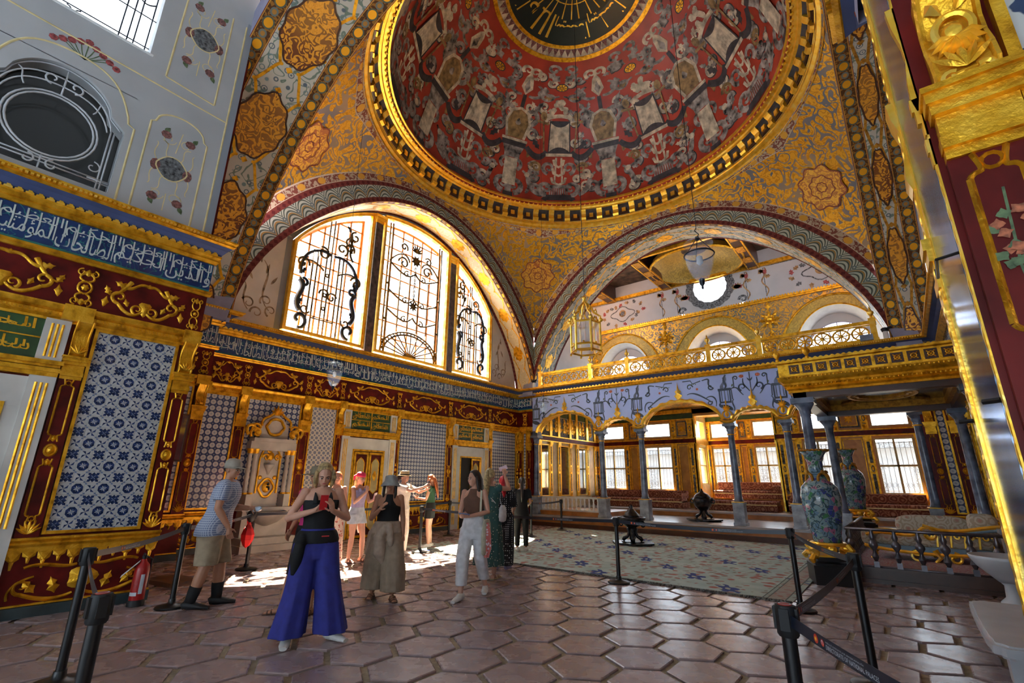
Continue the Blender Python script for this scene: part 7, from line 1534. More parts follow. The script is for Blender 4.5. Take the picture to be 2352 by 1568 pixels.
# ---------------------------------------------------------------- people
def _check(name, a, b, sc):
    n = NT(name); x, y, z = n.xyz(n.co()); l = lambda q: n.step(n.m('SINE', n.m('MULTIPLY', q, sc)), .55, .8)
    n.set(n.mix(n.m('MAXIMUM', l(n.m('ADD', x, y)), l(z)), a, b), .8); M[name] = n.mat
_check('shirt_check', (.17, .21, .33), (.50, .54, .62), 250)
def _dots(name, a, b, sc, t, rnd=0.0):
    n = NT(name); n.set(n.mix(n.step(n.vor(sc, rnd=rnd), t, t-.06), a, b), .75); M[name] = n.mat
_dots('dots', (.010, .010, .014), (.75, .75, .75), 26, .30); _dots('green_dress', (.030, .095, .085), (.55, .50, .40), 24, .24, 1); _dots('floral_trousers', (.55, .45, .38), (.35, .08, .06), 22, .4, 1); _dots('scarf_print', (.50, .12, .10), (.62, .50, .55), 26, .42, 1)
for nm, c in (('khaki', (.33, .25, .16)), ('denim_light', (.42, .48, .55)), ('lavender', (.35, .32, .50)), ('trouser_blue', (.026, .030, .24)), ('black_cloth', (.004, .004, .005)), ('beige_cloth', (.34, .26, .18)), ('cardigan', (.46, .36, .27)), ('white_cloth', (.66, .65, .66)), ('brown_top', (.13, .06, .035)), ('green_top', (.02, .07, .03)), ('straw', (.50, .37, .20)), ('straw_grey', (.20, .16, .10)), ('hat_grey', (.30, .31, .30)), ('cap_beige', (.36, .31, .25)), ('pink_scarf', (.62, .02, .09)), ('maroon', (.13, .03, .025)), ('sock', (.005, .005, .006)), ('shoe_white', (.66, .65, .62)), ('shoe_brown', (.10, .045, .03)), ('bag_mustard', (.30, .19, .04)), ('tote_cream', (.60, .57, .42)), ('pink_top', (.50, .02, .14)), ('cream_shirt', (.62, .55, .48)), ('lips', (.42, .10, .09))):
    plain(nm, c, .8, var=.10, sc=14)
plain('hair_blond', (.42, .28, .12), .55, var=.35, sc=30); plain('hair_pale', (.55, .42, .20), .55, var=.3, sc=30); plain('hair_dark', (.022, .012, .008), .5, var=.3, sc=30); plain('hair_red', (.40, .10, .02), .5, var=.3, sc=30); plain('hair_crimson', (.62, .008, .03), .5, var=.3, sc=30); plain('hair_grey', (.05, .045, .04), .6, var=.3, sc=30)
plain('skin_fair', (.58, .30, .20), .5, var=.05, sc=10); plain('skin_tan', (.45, .21, .12), .5, var=.05, sc=10); plain('phone_red', (.55, .015, .02), .3); plain('phone_dark', (.02, .03, .06), .15); plain('phone_pink', (.55, .35, .40), .3); plain('bottle_clear', (.55, .65, .75), .1)
TOR = [(.78, .150, .105, 0), (.86, .172, .118, -.005), (.94, .168, .115, -.005), (1.02, .142, .102, 0), (1.10, .135, .098, .005), (1.20, .150, .108, .012), (1.28, .160, .112, .014), (1.35, .162, .098, .004), (1.40, .128, .078, -.005), (1.445, .070, .060, -.01)]
def V3(p): return Vector(p)
def loft(mb, rings, n=22, fold=None, m=0, cap=True):
    V = []; F = []
    for i, (c, rx, ry) in enumerate(rings):
        for k in range(n):
            a = 2*PI*k/n; q = 1.0
            if fold: amp, nf, ph = fold; q = 1+amp*(i/max(1, len(rings)-1))*math.sin(nf*a+ph)
            V.append((c[0]+rx*q*math.cos(a), c[1]+ry*q*math.sin(a), c[2]))
    for i in range(len(rings)-1):
        for k in range(n): k2 = (k+1) % n; F.append((i*n+k, i*n+k2, (i+1)*n+k2, (i+1)*n+k))
    if cap: F.append(tuple(reversed(range(n)))); F.append(tuple((len(rings)-1)*n+k for k in range(n)))
    mb.add(V, F, m)
def pathpts(pts, n=7):
    out = []
    for a, b in zip(pts[:-1], pts[1:]): out += [V3(a).lerp(V3(b), k/n) for k in range(n)]
    return out+[V3(pts[-1])]
class Person:
    def __init__(s, label, x, y, face, H, skin='skin_fair', bulk=1.0, sh=.162, J=None, head=(0, 0), lean=0.0, hipw=1.0, vox=.009, tilt=0):
        s.S = H/1.70; s.root = thing('person', (x, y, 0), label, 'person', None, math.radians(face-90), s.S); s.bulk = bulk; s.lean = lean; s.hipw = hipw; s.vox = vox
        s.J = {}
        for k, q in (('R', 1), ('L', -1)):
            s.J.update({'hip'+k: (q*.088, 0, .90), 'kn'+k: (q*.10, .02, .48), 'an'+k: (q*.105, -.02, .085), 'toe'+k: (q*.13, .17, .03), 'sh'+k: (q*sh, lean*.5, 1.385), 'el'+k: (q*(sh+.055), -.02+lean*.4, 1.115), 'wr'+k: (q*(sh+.06), .06+lean*.3, .875), 'hd'+k: None, 'pn'+k: (-q*1.0, 0, 0), 'curl'+k: .5})
        s.J.update(J or {}); J = s.J
        ya, pi = math.radians(head[0]), math.radians(head[1]); piv = V3((0, lean*.52-.01, 1.47))
        Rm = Matrix.Rotation(ya, 3, 'Z') @ Matrix.Rotation(-pi, 3, 'X') @ Matrix.Rotation(math.radians(tilt), 3, 'Y')
        s.h = lambda p: tuple(piv+Rm @ (V3(p)-V3((0, -.01, 1.47))))
        s.skin = M[skin]
        mb = MB(); loft(mb, [((0, c+lean*(z-.9), z), rx*bulk*(hipw if z < 1.0 else 1), ry*bulk) for z, rx, ry, c in TOR], 20)
        mb.tube([(0, lean*.5-.005, 1.40), s.h((0, -.012, 1.47)), s.h((0, 0, 1.54))], [.058, .050, .052], 12)
        for k in 'RL':
            A, K, F = J['hip'+k], J['kn'+k], J['an'+k]; P = pathpts([A, K, F], 5); R = np.interp(np.linspace(0, 1, 11), [0, .25, .5, .68, .95, 1], [.088, .076, .052, .056, .036, .036])*bulk
            mb.tube(P, list(R), 12); mb.ball(A, .092*bulk, 12, 8); mb.ball(K, .051*bulk, 10, 7)
            T = J['toe'+k]; f = V3(F); d = V3(T)-V3((f.x, f.y, T[2])); d.normalize(); fz = f.z-.085
            mb.tube([f+d*-.055+V3((0, 0, -.05)), f+d*-.02+V3((0, 0, -.045)), f+d*.07+V3((0, 0, -.052)), f+d*.14+V3((0, 0, -.064)), f+d*.19+V3((0, 0, -.072))], [(.032, .034), (.036, .040), (.040, .030), (.042, .019), (.030, .012)], 10)
            a, e, w_ = J['sh'+k], J['el'+k], J['wr'+k]; mb.tube(pathpts([a, e, w_], 4), list(np.interp(np.linspace(0, 1, 9), [0, .2, .5, .62, 1], [.046, .043, .034, .036, .023])*bulk), 12); mb.ball(a, .050*bulk, 10, 7); mb.ball(e, .034*bulk, 8, 6)
            s.hand(mb, k)
        H_ = lambda c, r, n1=14, n2=10: s._hb(mb, c, r, n1, n2)
        H_((0, 0, 1.605), (.073, .090, .098)); H_((0, .030, 1.545), (.056, .062, .072)); H_((0, .050, 1.502), (.030, .032, .022)); H_((0, .098, 1.562), (.011, .018, .012)); H_((0, .090, 1.585), (.009, .012, .026)); H_((0, .078, 1.600), (.050, .016, .012))
        for q in (-1, 1): H_((q*.074, -.005, 1.572), (.010, .018, .030)); H_((q*.034, .066, 1.558), (.022, .022, .024))
        H_((0, .086, 1.528), (.020, .010, .009))
        o = mb.build('body', s.skin, s.root, True); md = o.modifiers.new('remesh', 'REMESH'); md.mode = 'VOXEL'; md.voxel_size = vox*.85; md.use_smooth_shade = True; sm = o.modifiers.new('smooth', 'SMOOTH'); sm.iterations = 2; sm.factor = .5
        for q in (-1, 1):
            e = MB(); s._hb(e, (q*.030, .082, 1.578), (.013, .010, .007), 8, 6); eo = e.build('eye', M['shoe_white'], s.root, True); e = MB(); s._hb(e, (q*.030, .090, 1.578), (.006, .005, .0065), 8, 6); e.build('pupil', M['hair_dark'], eo, True)
            e = MB(); e.tube([s.h((q*x, y, z)) for x, y, z in ((.014, .098, 1.600), (.030, .095, 1.605), (.048, .083, 1.598))], [.003, .004, .002], 5); e.build('eyebrow', M['hair_dark'], s.root, True); e = MB(); e.tube([s.h((q*x, y, z)) for x, y, z in ((.018, .093, 1.584), (.030, .095, 1.587), (.043, .087, 1.583))], .0022, 4); e.build('eyelashes', M['hair_dark'], eo, True)
        l = MB(); s._hb(l, (0, .0945, 1.5265), (.018, .006, .0065), 8, 5); l.build('lips', M['lips'], s.root, True)
    def _hb(s, mb, c, r, n1=12, n2=8):
        t = MB(); t.ball(c, r, n1, n2); mb.add([s.h(p) for p in t.v], t.f)
    def hand(s, mb, k):
        J = s.J; e, w_ = V3(J['el'+k]), V3(J['wr'+k]); d = V3(J['hd'+k]) if J['hd'+k] else (w_-e); d.normalize(); pn = V3(J['pn'+k]); pn = (pn-d*pn.dot(d)); pn.normalize(); sd = d.cross(pn); c = J['curl'+k]
        # pn: palm normal; sd: side towards thumb chosen forward
        ts = J.get('ts'+k) or (1 if sd.dot(V3((0, 1, .3))) > 0 else -1); sd = sd*ts
        P = [w_+d*t for t in (-.01, .02, .05, .085)]
        V = []; n = 10
        mb.tube(P, [.022, .026, .030, .030], 8); 
        for q in (-.020, .018): mb.tube([w_+d*.02+sd*q*.6, w_+d*.085+sd*q*1.3], [.014, .015], 6)
        for i, (o, L) in enumerate(((.031, .072), (.010, .080), (-.011, .074), (-.031, .058))):
            p = w_+d*.088+sd*o; pts = [p-d*.02, p]; dd = d.copy(); spread = sd*(o*2.2)
            for j in range(3): dd = (Matrix.Rotation(c*(.5+.35*j), 3, d.cross(pn)) @ d); pts.append(pts[-1]+(dd+spread*.25).normalized()*L*(.42, .33, .25)[j])
            mb.tube(pts, [.0095, .0095, .009, .0082, .0065], 6)
        p = w_+d*.025+sd*.024; t1 = (d*.55+sd*.75+pn*(.25+.2*c)).normalized(); t2 = (d*.9+sd*.25+pn*(.3+.35*c)).normalized(); mb.tube([p-t1*.01, p+t1*.035, p+t1*.035+t2*.028, p+t1*.035+t2*.052], [.013, .0115, .010, .0075], 6)
    def tor(s, z):
        q = [np.interp(z, [t[0] for t in TOR], [t[i] for t in TOR]) for i in (1, 2, 3)]; return (0, q[2]+s.lean*(z-.9), z), q[0]*s.bulk*(s.hipw if z < 1.0 else 1), q[1]*s.bulk
    def cloth(s, mb, name, mat, vox=.012, it=3):
        o = mb.build(name, M[mat], s.root, True); md = o.modifiers.new('remesh', 'REMESH'); md.mode = 'VOXEL'; md.voxel_size = vox; md.use_smooth_shade = True; sm = o.modifiers.new('smooth', 'SMOOTH'); sm.iterations = it; sm.factor = .5; return o
    def top(s, z0, z1, mat, infl=.012, sleeve=0, name='top', hem=0.0, straps=False, halter=False):
        mb = MB(); zs = np.linspace(z0, 1.44 if halter else z1, 16); R = []
        for z in zs:
            c, rx, ry = s.tor(z); k = hem*max(0, (1.05-z)/.3); rx = rx+infl+k
            if halter: rx = min(rx, float(np.interp(z, (1.22, 1.30, 1.38, 1.44), (.2, .155, .105, .074))))
            R.append((c, rx, ry+infl+k))
        loft(mb, R, 22)
        if sleeve:
            for k in 'RL':
                a, e, w_ = V3(s.J['sh'+k]), V3(s.J['el'+k]), V3(s.J['wr'+k]); P = pathpts([a, e, w_], 6); n = max(2, int(len(P)*sleeve)); mb.tube([P[0]+V3((0, 0, .01))]+P[:n], [.062*s.bulk]+list(np.linspace(.066, .058, n)*s.bulk+infl*.5), 12); mb.ball(a, .064*s.bulk, 12, 8)
        o = s.cloth(mb, name, mat)
        if straps:
            st = MB()
            for q in (-1, 1): st.tube([(q*.075, s.tor(z1)[0][1]+s.tor(z1)[2]+.008, z1-.02), (q*.08, s.lean*.5+.05, 1.40), (q*.085, s.lean*.5-.01, 1.43), (q*.08, s.lean*.5-.075, 1.36), (q*.07, s.lean*.5-.10, 1.28)], .006, 5)
            st.build('strap', M[mat], s.root, True); cu = MB()
            for q in (-1, 1): cu.tube([(q*.07, s.tor(z1)[0][1]+s.tor(z1)[2]-.012, z1-.04), (q*.072, s.tor(z1)[0][1]+s.tor(z1)[2]-.02, z1+.02), (q*.078, s.lean*.5+.072, 1.385)], [(.075, .03), (.05, .022), (.008, .006)], 10)
            cu.build('bodice_front', M[mat], s.root, True)
        return o
    def legs(s, mat, zw, prof, z1, name='trousers', fold=(.06, 7, .5), waist=.016):
        # prof: list of (t along hip-ankle, radius); z1: hem height
        mb = MB(); zs = np.linspace(.755, zw, 9); loft(mb, [(lambda q: (q[0], q[1]+waist, q[2]+waist))(s.tor(z)) for z in zs], 22)
        for k in 'RL':
            A, K, F = V3(s.J['hip'+k]), V3(s.J['kn'+k]), V3(s.J['an'+k]); P = pathpts([A, K, F+(F-K).normalized()*.06], 9); P = [p for p in P if p.z > z1-.001]; n = len(P); ts = np.linspace(0, 1, n); rr = np.interp(ts, [p[0] for p in prof], [p[1] for p in prof])*s.bulk
            loft(mb, [(tuple(p), r, r*1.0) for p, r in zip(P, rr)], 24, fold)
            end = P[-1]; 
        return s.cloth(mb, name, mat, .011, 2)
    def skirt(s, mat, zw, z1, r1, name='skirt', fold=(.10, 9, .3), cx=0, cy=0):
        mb = MB(); R = []; n = 16
        for i in range(n+1):
            t = i/n; z = zw+(z1-zw)*t; c, rx, ry = s.tor(max(z, .86)); k = t**.8; R.append(((cx*t, c[1]+cy*t, z), rx+.014+(r1-rx)*k*(.9 if z < .86 else .35), ry+.016+(r1*.85-ry)*k*(.9 if z < .86 else .35)))
        loft(mb, R, 48, fold, cap=False); o = mb.build(name, M[mat], s.root, True); sd = o.modifiers.new('thick', 'SOLIDIFY'); sd.thickness = .006; return o
    def shoes(s, mat, kind='shoe', name='shoe', hgt=.0):
        for k in 'RL':
            mb = MB(); f = V3(s.J['an'+k]); T = s.J['toe'+k]; d = V3(T)-V3((f.x, f.y, T[2])); d.normalize(); e = 0 if kind == 'shoe' else -.012
            if kind == 'shoe': mb.tube([f+d*-.072+V3((0, 0, -.045)), f+d*-.05+V3((0, 0, -.035)), f+d*-.01+V3((0, 0, -.03)), f+d*.06+V3((0, 0, -.043)), f+d*.14+V3((0, 0, -.056)), f+d*.215+V3((0, 0, -.064))], [(.030, .036), (.040, .048), (.044, .055), (.047, .040), (.048, .027), (.034, .018)], 12); nm = name
            else:
                mb.tube([f+d*-.07+V3((0, 0, -.078)), f+d*.0+V3((0, 0, -.078)), f+d*.1+V3((0, 0, -.078)), f+d*.20+V3((0, 0, -.076))], [(.040, .010), (.044, .010), (.052, .010), (.042, .010)], 10)
                for t_, hh in ((.03, .052), (.10, .036), (.145, .026)): q = d.cross(V3((0, 0, 1))); mb.tube([f+d*t_+q*.046+V3((0, 0, -.075)), f+d*t_+q*.034+V3((0, 0, -.085+hh)), f+d*t_+V3((0, 0, -.072+hh)), f+d*t_-q*.034+V3((0, 0, -.085+hh)), f+d*t_-q*.046+V3((0, 0, -.075))], (.010), 6)
            if hgt: mb.tube([f+V3((0, 0, -.03)), f+(V3(s.J['kn'+k])-f).normalized()*hgt], [.046, .052], 12)
            mb.build(name, M[mat], s.root, SM)
    def hair(s, mat, front=52, side=98, back=118, long=None, r=1.0, extra=None):
        mb = MB(); us = np.linspace(0, 2*PI, 41); vs_ = np.linspace(.02, 1, 11); mx = lambda a: np.interp(abs((a+PI) % (2*PI)-PI), [0, .6, 1.2, 1.9, PI], [front, front+6, side-12, side, back])
        def fn(a, t): p = math.radians(mx(a)*t); return s.h((.083*r*math.sin(p)*math.sin(a), -.006+.101*r*math.sin(p)*math.cos(a), 1.604+.107*r*math.cos(p)*(1 if p < PI/2 else .9)))
        mb.grid(fn, us, vs_); mb.uv = {}
        if long:
            for pts, rad in long: mb.tube([s.h(p) for p in pts], rad, 12)
        if extra:
            for c, q in extra: s._hb(mb, c, q)
        o = mb.build('hair', M[mat], s.root, True); sd = o.modifiers.new('thick', 'SOLIDIFY'); sd.thickness = .004; sd.offset = 1; return o
    def lid(s, name, prof, mat, sx=1, sy=1.15, extra=None, c=(0, -.005, 1.60), tilt=0, band=None):
        mb = MB(); mb.lathe(prof, c, 32, cap=False, sx=sx, sy=sy); V = [s.h(p) for p in mb.v]; mb.v = V
        if extra: extra(mb)
        o = mb.build(name, M[mat], s.root, SM); sd = o.modifiers.new('thick', 'SOLIDIFY'); sd.thickness = .004
        if band: b = MB(); b.lathe(band, c, 32, cap=False, sx=sx, sy=sy); b.v = [s.h(p) for p in b.v]; b.build('hat_band', M['black_cloth'], s.root)
        return o
    def item(s, name, label, cat, mb, mats, group=None):
        # a held or worn thing: top-level, placed in world space
        Mw = Matrix.Translation(s.root.location) @ Matrix.Rotation(s.root.rotation_euler[2], 4, 'Z') @ Matrix.Scale(s.S, 4); o = mb.build(name, mats, None, SM); o.matrix_world = Mw; return tag(o, label, cat, group)
def phone(mb, c, d, n_, w_=.036, L=.075, t=.005):
    c, d, n_ = V3(c), V3(d).normalized(), V3(n_); n_ = (n_-d*n_.dot(d)).normalized(); s = d.cross(n_); V = [c+d*a*L+s*b*w_+n_*e*t for e in (-1, 1) for b in (-1, 1) for a in (-1, 1)]
    mb.add(V, [(0, 1, 3, 2), (4, 6, 7, 5), (0, 4, 5, 1), (2, 3, 7, 6), (0, 2, 6, 4), (1, 5, 7, 3)])
BOB = lambda L: [([(0, -.06, 1.66), (0, -.09, 1.58), (0, -.085, 1.58-L*.5), (0, -.075, 1.58-L)], [(.06, .03), (.085, .04), (.09, .04), (.085, .03)])]
# 1 man in checked shirt
p = Person('man in blue checked shirt, khaki shorts and beige cap, seen from behind at the left', -6.99, 2.70, 55, 1.75, 'skin_tan', 1.25, .185, head=(-22, 6), lean=.16, J=dict(elR=(.235, .06, 1.12), wrR=(.20, .20, .90), hdR=(-.1, .25, -1), curlR=.9, elL=(-.24, .10, 1.12), wrL=(-.12, .34, 1.10), hdL=(.6, .6, .1), pnL=(.5, 0, -.2), curlL=1.0, anR=(.10, -.10, .085), toeR=(.12, .10, .03), anL=(-.12, .12, .085), toeL=(-.16, .32, .03), knR=(.11, .0, .48), knL=(-.12, .10, .48)), vox=.009)
p.top(.80, 1.43, 'shirt_check', .028, .42, 'checked_shirt', .03); p.legs('khaki', 1.0, [(0, .118), (.5, .112), (1, .105)], .46, 'shorts', (.05, 6, 0)); p.shoes('black_matte', 'shoe', 'shoe')

for k in 'RL': sk = MB(); sk.tube(pathpts([p.J['an'+k], V3(p.J['an'+k]).lerp(V3(p.J['kn'+k]), .42)], 3), [.058, .062, .068, .070], 12); sk.build('sock', M['sock'], p.root, True)
p.hair('hair_grey', 70, 100, 125)
p.lid('cap', [(.090, -.005), (.090, .04), (.083, .08), (.055, .112), (.001, .122)], 'cap_beige', extra=lambda mb: mb.add([p.h(q) for q in [(-.075, .065, 1.615), (-.06, .16, 1.605), (0, .19, 1.60), (.06, .16, 1.605), (.075, .065, 1.615), (0, .09, 1.625)]], [(0, 1, 2, 5), (5, 2, 3, 4)]))
b = MB(); b.tube([(-.10, .40, 1.09), (-.02, .46, 1.10), (.02, .48, 1.105), (.05, .50, 1.11)], [.032, .033, .030, .012], 12); p.item('water_bottle', 'small clear water bottle held by the man in the checked shirt', 'bottle', b, M['bottle_clear'])
# 2 woman in blue trousers
p = Person('blond woman in black top and wide blue trousers looking at a red phone', -4.80, 2.84, -22, 1.69, 'skin_fair', 1.05, .165, head=(-4, 26), hipw=1.06, J=dict(elR=(.30, .03, 1.14), wrR=(.10, .26, 1.22), hdR=(-.75, .35, .35), pnR=(0, .2, 1), curlR=.9, elL=(-.27, .05, 1.13), wrL=(-.07, .30, 1.22), hdL=(.2, .35, .55), pnL=(.8, -.3, .2), curlL=1.0, knR=(.125, .03, .48), knL=(-.15, .05, .48), anR=(.17, -.02, .085), anL=(-.22, .02, .085), toeR=(.21, .17, .03), toeL=(-.33, .18, .03)), vox=.008)
p.top(.93, 1.315, 'black_cloth', .010, 0, 'camisole', straps=True); p.legs('trouser_blue', 1.04, [(0, .124), (.3, .116), (.6, .124), (1, .155)], .035, 'wide_trousers', (.10, 6, .6)); p.shoes('shoe_white', 'shoe', 'shoe'); p.hair('hair_blond', 48, 112, 126, [([(.0, -.07, 1.66), (0, -.085, 1.58), (0, -.075, 1.50), (0, -.06, 1.455)], [(.06, .03), (.088, .045), (.088, .045), (.06, .03)])]+[([(q*.078, .03, 1.64), (q*.090, .045, 1.57), (q*.082, .05, 1.50), (q*.07, .05, 1.46)], [.02, .024, .022, .010]) for q in (-1, 1)])
b = MB(); loft(b, [(lambda q: (q[0], q[1]+.030, q[2]+.030))(p.tor(z)) for z in (.90, .94, .98, 1.02)], 24, (.03, 6, 0)); b.tube([(.14, .09, .99), (.17, .12, .9), (.185, .10, .75), (.19, .08, .62)], [.03, .055, .06, .03], 10); p.cloth(b, 'tied_jacket', 'black_cloth'); b = MB(); b.box((-.09, .145, .965), (-.02, .152, .975)); b.build('zip_pull', M['phone_red'], p.root)
b = MB(); phone(b, (.03, .36, 1.30), (0, .35, .8), (0, -.8, .35)); p.item('phone', 'red phone in the hands of the woman in blue trousers', 'phone', b, M['phone_red'])
# 3 woman behind her, hat and pink top
p = Person('person in a straw hat and pink top hidden behind the woman in blue trousers', -5.78, 3.32, -70, 1.66, 'skin_tan', 1.0, J=dict(anR=(.24, .06, .085), toeR=(.40, .16, .03), knR=(.16, .04, .48), elR=(.20, .0, 1.13), wrR=(.16, .16, .95)), head=(20, 0))
p.top(.9, 1.42, 'pink_top', .012, .3, 'pink_top'); p.skirt('black_cloth', 1.0, .45, .20, 'skirt'); p.hair('hair_dark', 50, 105, 122, BOB(.16)); p.lid('hat', [(.19, .005), (.15, .012), (.092, .02), (.088, .06), (.078, .10), (.04, .118), (.001, .12)], 'straw_grey'); p.shoes('shoe_brown', 'sandal', 'sandal')
# 4 woman in maroon tank top
p = Person('woman in a maroon tank top and floral trousers beside the first door', -8.80, 5.50, -48, 1.66, 'skin_fair', 1.0, head=(12, 0), J=dict(elL=(-.21, .02, 1.13), wrL=(-.18, .14, .92)))
p.top(.9, 1.37, 'maroon', .010, 0, 'tank_top', straps=True); p.legs('floral_trousers', 1.02, [(0, .115), (.5, .12), (1, .13)], .06, 'floral_trousers'); p.hair('hair_red', 50, 100, 120, BOB(.08)); p.shoes('shoe_brown', 'sandal', 'sandal'); b = MB(); b.tube([(-.10, .12, 1.36), (0, .13, 1.2), (.14, .09, 1.0), (.17, .05, .9)], .012, 6); b.ball((.18, .06, .86), (.06, .10, .11), 10, 8); p.item('shoulder_bag', 'dark crossbody bag on the woman in the maroon tank top', 'bag', b, M['maroon'])
# 5 woman with pink scarf and shorts
p = Person('woman in pink headscarf, lavender top and pale shorts holding a phone', -8.60, 5.88, 12, 1.655, 'skin_fair', 1.0, head=(0, 8), J=dict(elR=(.20, .10, 1.12), wrR=(.06, .27, 1.33), hdR=(-.3, -.2, 1), pnR=(-.3, -1, 0), curlR=1.1, elL=(-.19, .12, 1.12), wrL=(-.08, .34, 1.17), hdL=(.3, .8, .2), pnL=(.6, 0, .6), curlL=.9, anL=(-.12, .10, .085), toeL=(-.14, .30, .03), knL=(-.11, .10, .48)))
p.top(.93, 1.36, 'lavender', .014, 0, 'tank_top', straps=True); p.legs('denim_light', 1.03, [(0, .112), (1, .118)], .68, 'shorts'); p.shoes('shoe_brown', 'sandal', 'sandal'); p.hair('hair_pale', 50, 100, 120, [([(0, -.07, 1.6), (0, -.10, 1.5), (.02, -.10, 1.38)], [.05, .045, .02])])
p.lid('headscarf', [(.088, .02), (.090, .05), (.078, .095), (.045, .118), (.001, .122)], 'pink_scarf', extra=lambda mb: [mb.tube([p.h(q) for q in ((0, -.10, 1.64), (.02, -.14, 1.60), (.03, -.15, 1.54))], [.03, .035, .012], 8)])
b = MB(); phone(b, (-.02, .42, 1.24), (.2, .4, .8), (0, -1, .4)); p.item('phone', 'pale phone held by the woman in the pink headscarf', 'phone', b, M['phone_pink']); b = MB(); loft(b, [((-.19, -.06, z), r, r*.5) for z, r in ((1.0, .04), (.9, .07), (.75, .08), (.6, .075), (.52, .04))], 16, (.25, 5, 0)); b.build('tied_overshirt', M['white_cloth'], p.root, True)
# 6 woman in bucket hat
p = Person('woman in grey bucket hat, black halter top and beige trousers walking towards the viewer', -5.72, 4.42, -38, 1.56, 'skin_tan', 1.12, .165, head=(-6, -4), hipw=1.12, J=dict(elR=(.24, .10, 1.10), wrR=(.13, .27, 1.23), hdR=(-.5, .3, .6), pnR=(-.6, -.3, -.5), curlR=.5, elL=(-.22, .0, 1.10), wrL=(-.235, .06, .86), hdL=(-.05, .05, -1), curlL=1.2, anR=(.15, -.10, .085), toeR=(.19, .10, .03), anL=(-.14, .14, .085), toeL=(-.18, .34, .03), knR=(.13, .02, .48), knL=(-.12, .14, .48)), vox=.008)
p.top(.98, 1.40, 'black_cloth', .010, 0, 'halter_top', halter=True); p.legs('beige_cloth', 1.06, [(0, .135), (.4, .145), (1, .155)], .09, 'wide_trousers', (.07, 7, .2)); p.shoes('shoe_brown', 'sandal', 'sandal'); p.hair('hair_dark', 48, 105, 122, BOB(.20)+[([(q*.07, .02, 1.62), (q*.085, .03, 1.55), (q*.09, .05, 1.44), (q*.08, .06, 1.36)], [.02, .022, .02, .01]) for q in (-1, 1)])
p.lid('bucket_hat', [(.150, -.045), (.125, -.005), (.098, .03), (.092, .07), (.085, .105), (.05, .118), (.001, .12)], 'hat_grey')
b = MB(); R = []
for z, k in ((1.05, .035), (1.0, .04), (.9, .045), (.75, .05), (.6, .05)): c, rx, ry = p.tor(max(.86, z)); R.append(((.05*(1.05-z), c[1]-.01, z), rx+k, ry+k))
loft(b, R, 36, (.08, 6, .4)); b.tube([(-.02, .17, 1.0), (-.05, .20, .92), (-.06, .20, .8), (-.07, .19, .72)], [.05, .045, .05, .035], 10); b.ball((-.02, .165, 1.0), (.06, .04, .05), 10, 7); b.tube([(.02, .16, 1.02), (.10, .14, .85), (.08, .17, .62), (.0, .17, .45)], [.05, .09, .09, .02], 10); p.cloth(b, 'tied_cardigan', 'cardigan')
b = MB(); loft(b, [((-.25, .10, z), rx, ry) for z, rx, ry in ((.50, .03, .03), (.46, .05, .075), (.36, .06, .12), (.24, .06, .14), (.14, .05, .12), (.12, .02, .06))], 18); [b.tube([(-.25, .10+q*.05, .47), (-.245, .08+q*.03, .62), (-.24, .07, .78)], .010, 6) for q in (-1, 1)]; p.item('tote_bag', 'mustard coloured tote bag carried by the woman in the bucket hat', 'bag', b, M['bag_mustard'])
# 7 photographer in straw hat
p = Person('person in straw fedora and pale shirt photographing with outstretched arms', -8.62, 7.02, 22, 1.70, 'skin_fair', 1.0, head=(0, 2), J=dict(elR=(.20, .30, 1.30), wrR=(.08, .52, 1.38), hdR=(-.2, .8, .4), pnR=(-.8, .1, 0), elL=(-.19, .28, 1.26), wrL=(-.06, .50, 1.32), hdL=(.2, .8, .5), pnL=(.8, .1, 0), curlR=.8, curlL=.8))
p.top(.9, 1.43, 'cream_shirt', .025, .40, 'shirt', .02); p.legs('cream_shirt', 1.0, [(0, .11), (1, .10)], .06, 'trousers'); p.shoes('shoe_white'); p.hair('hair_dark', 52, 105, 128, BOB(.05)); p.lid('straw_hat', [(.135, .018), (.11, .012), (.094, .025), (.090, .07), (.080, .11), (.04, .118), (.001, .112)], 'straw', band=[(.0955, .024), (.0945, .048)])
b = MB(); phone(b, (.0, .60, 1.43), (.3, 0, 1), (0, 1, 0)); p.item('phone', 'phone raised by the person in the straw fedora', 'phone', b, M['phone_dark'])
# 8 red haired girl in green
p = Person('girl with long red hair, dark green top and black shorts at the belt posts', -9.10, 8.26, 215, 1.655, 'skin_fair', .95, head=(8, 10), J=dict(elR=(.19, .08, 1.10), wrR=(.08, .30, 1.12), hdR=(-.3, .8, .2), pnR=(-.5, 0, .7), elL=(-.20, .07, 1.11), wrL=(-.10, .30, 1.14), hdL=(.2, .8, .2), pnL=(.5, 0, .7), curlR=.9, curlL=.9))
p.top(.93, 1.42, 'green_top', .012, .26, 'tee'); p.legs('black_cloth', 1.04, [(0, .108), (1, .112)], .64, 'shorts'); p.shoes('shoe_white'); p.hair('hair_red', 48, 112, 126, [([(0, -.06, 1.66), (0, -.095, 1.56), (0, -.11, 1.40), (0, -.12, 1.25), (0, -.12, 1.12)], [(.06, .03), (.09, .045), (.095, .045), (.085, .035), (.04, .015)])]+[([(q*.078, .02, 1.62), (q*.09, .03, 1.52), (q*.09, .04, 1.38), (q*.08, .04, 1.25)], [.02, .025, .022, .010]) for q in (-1, 1)])
b = MB(); phone(b, (0, .40, 1.16), (0, .8, .4), (0, -.4, .8)); p.item('phone', 'phone held by the red haired girl in green', 'phone', b, M['phone_pink'])
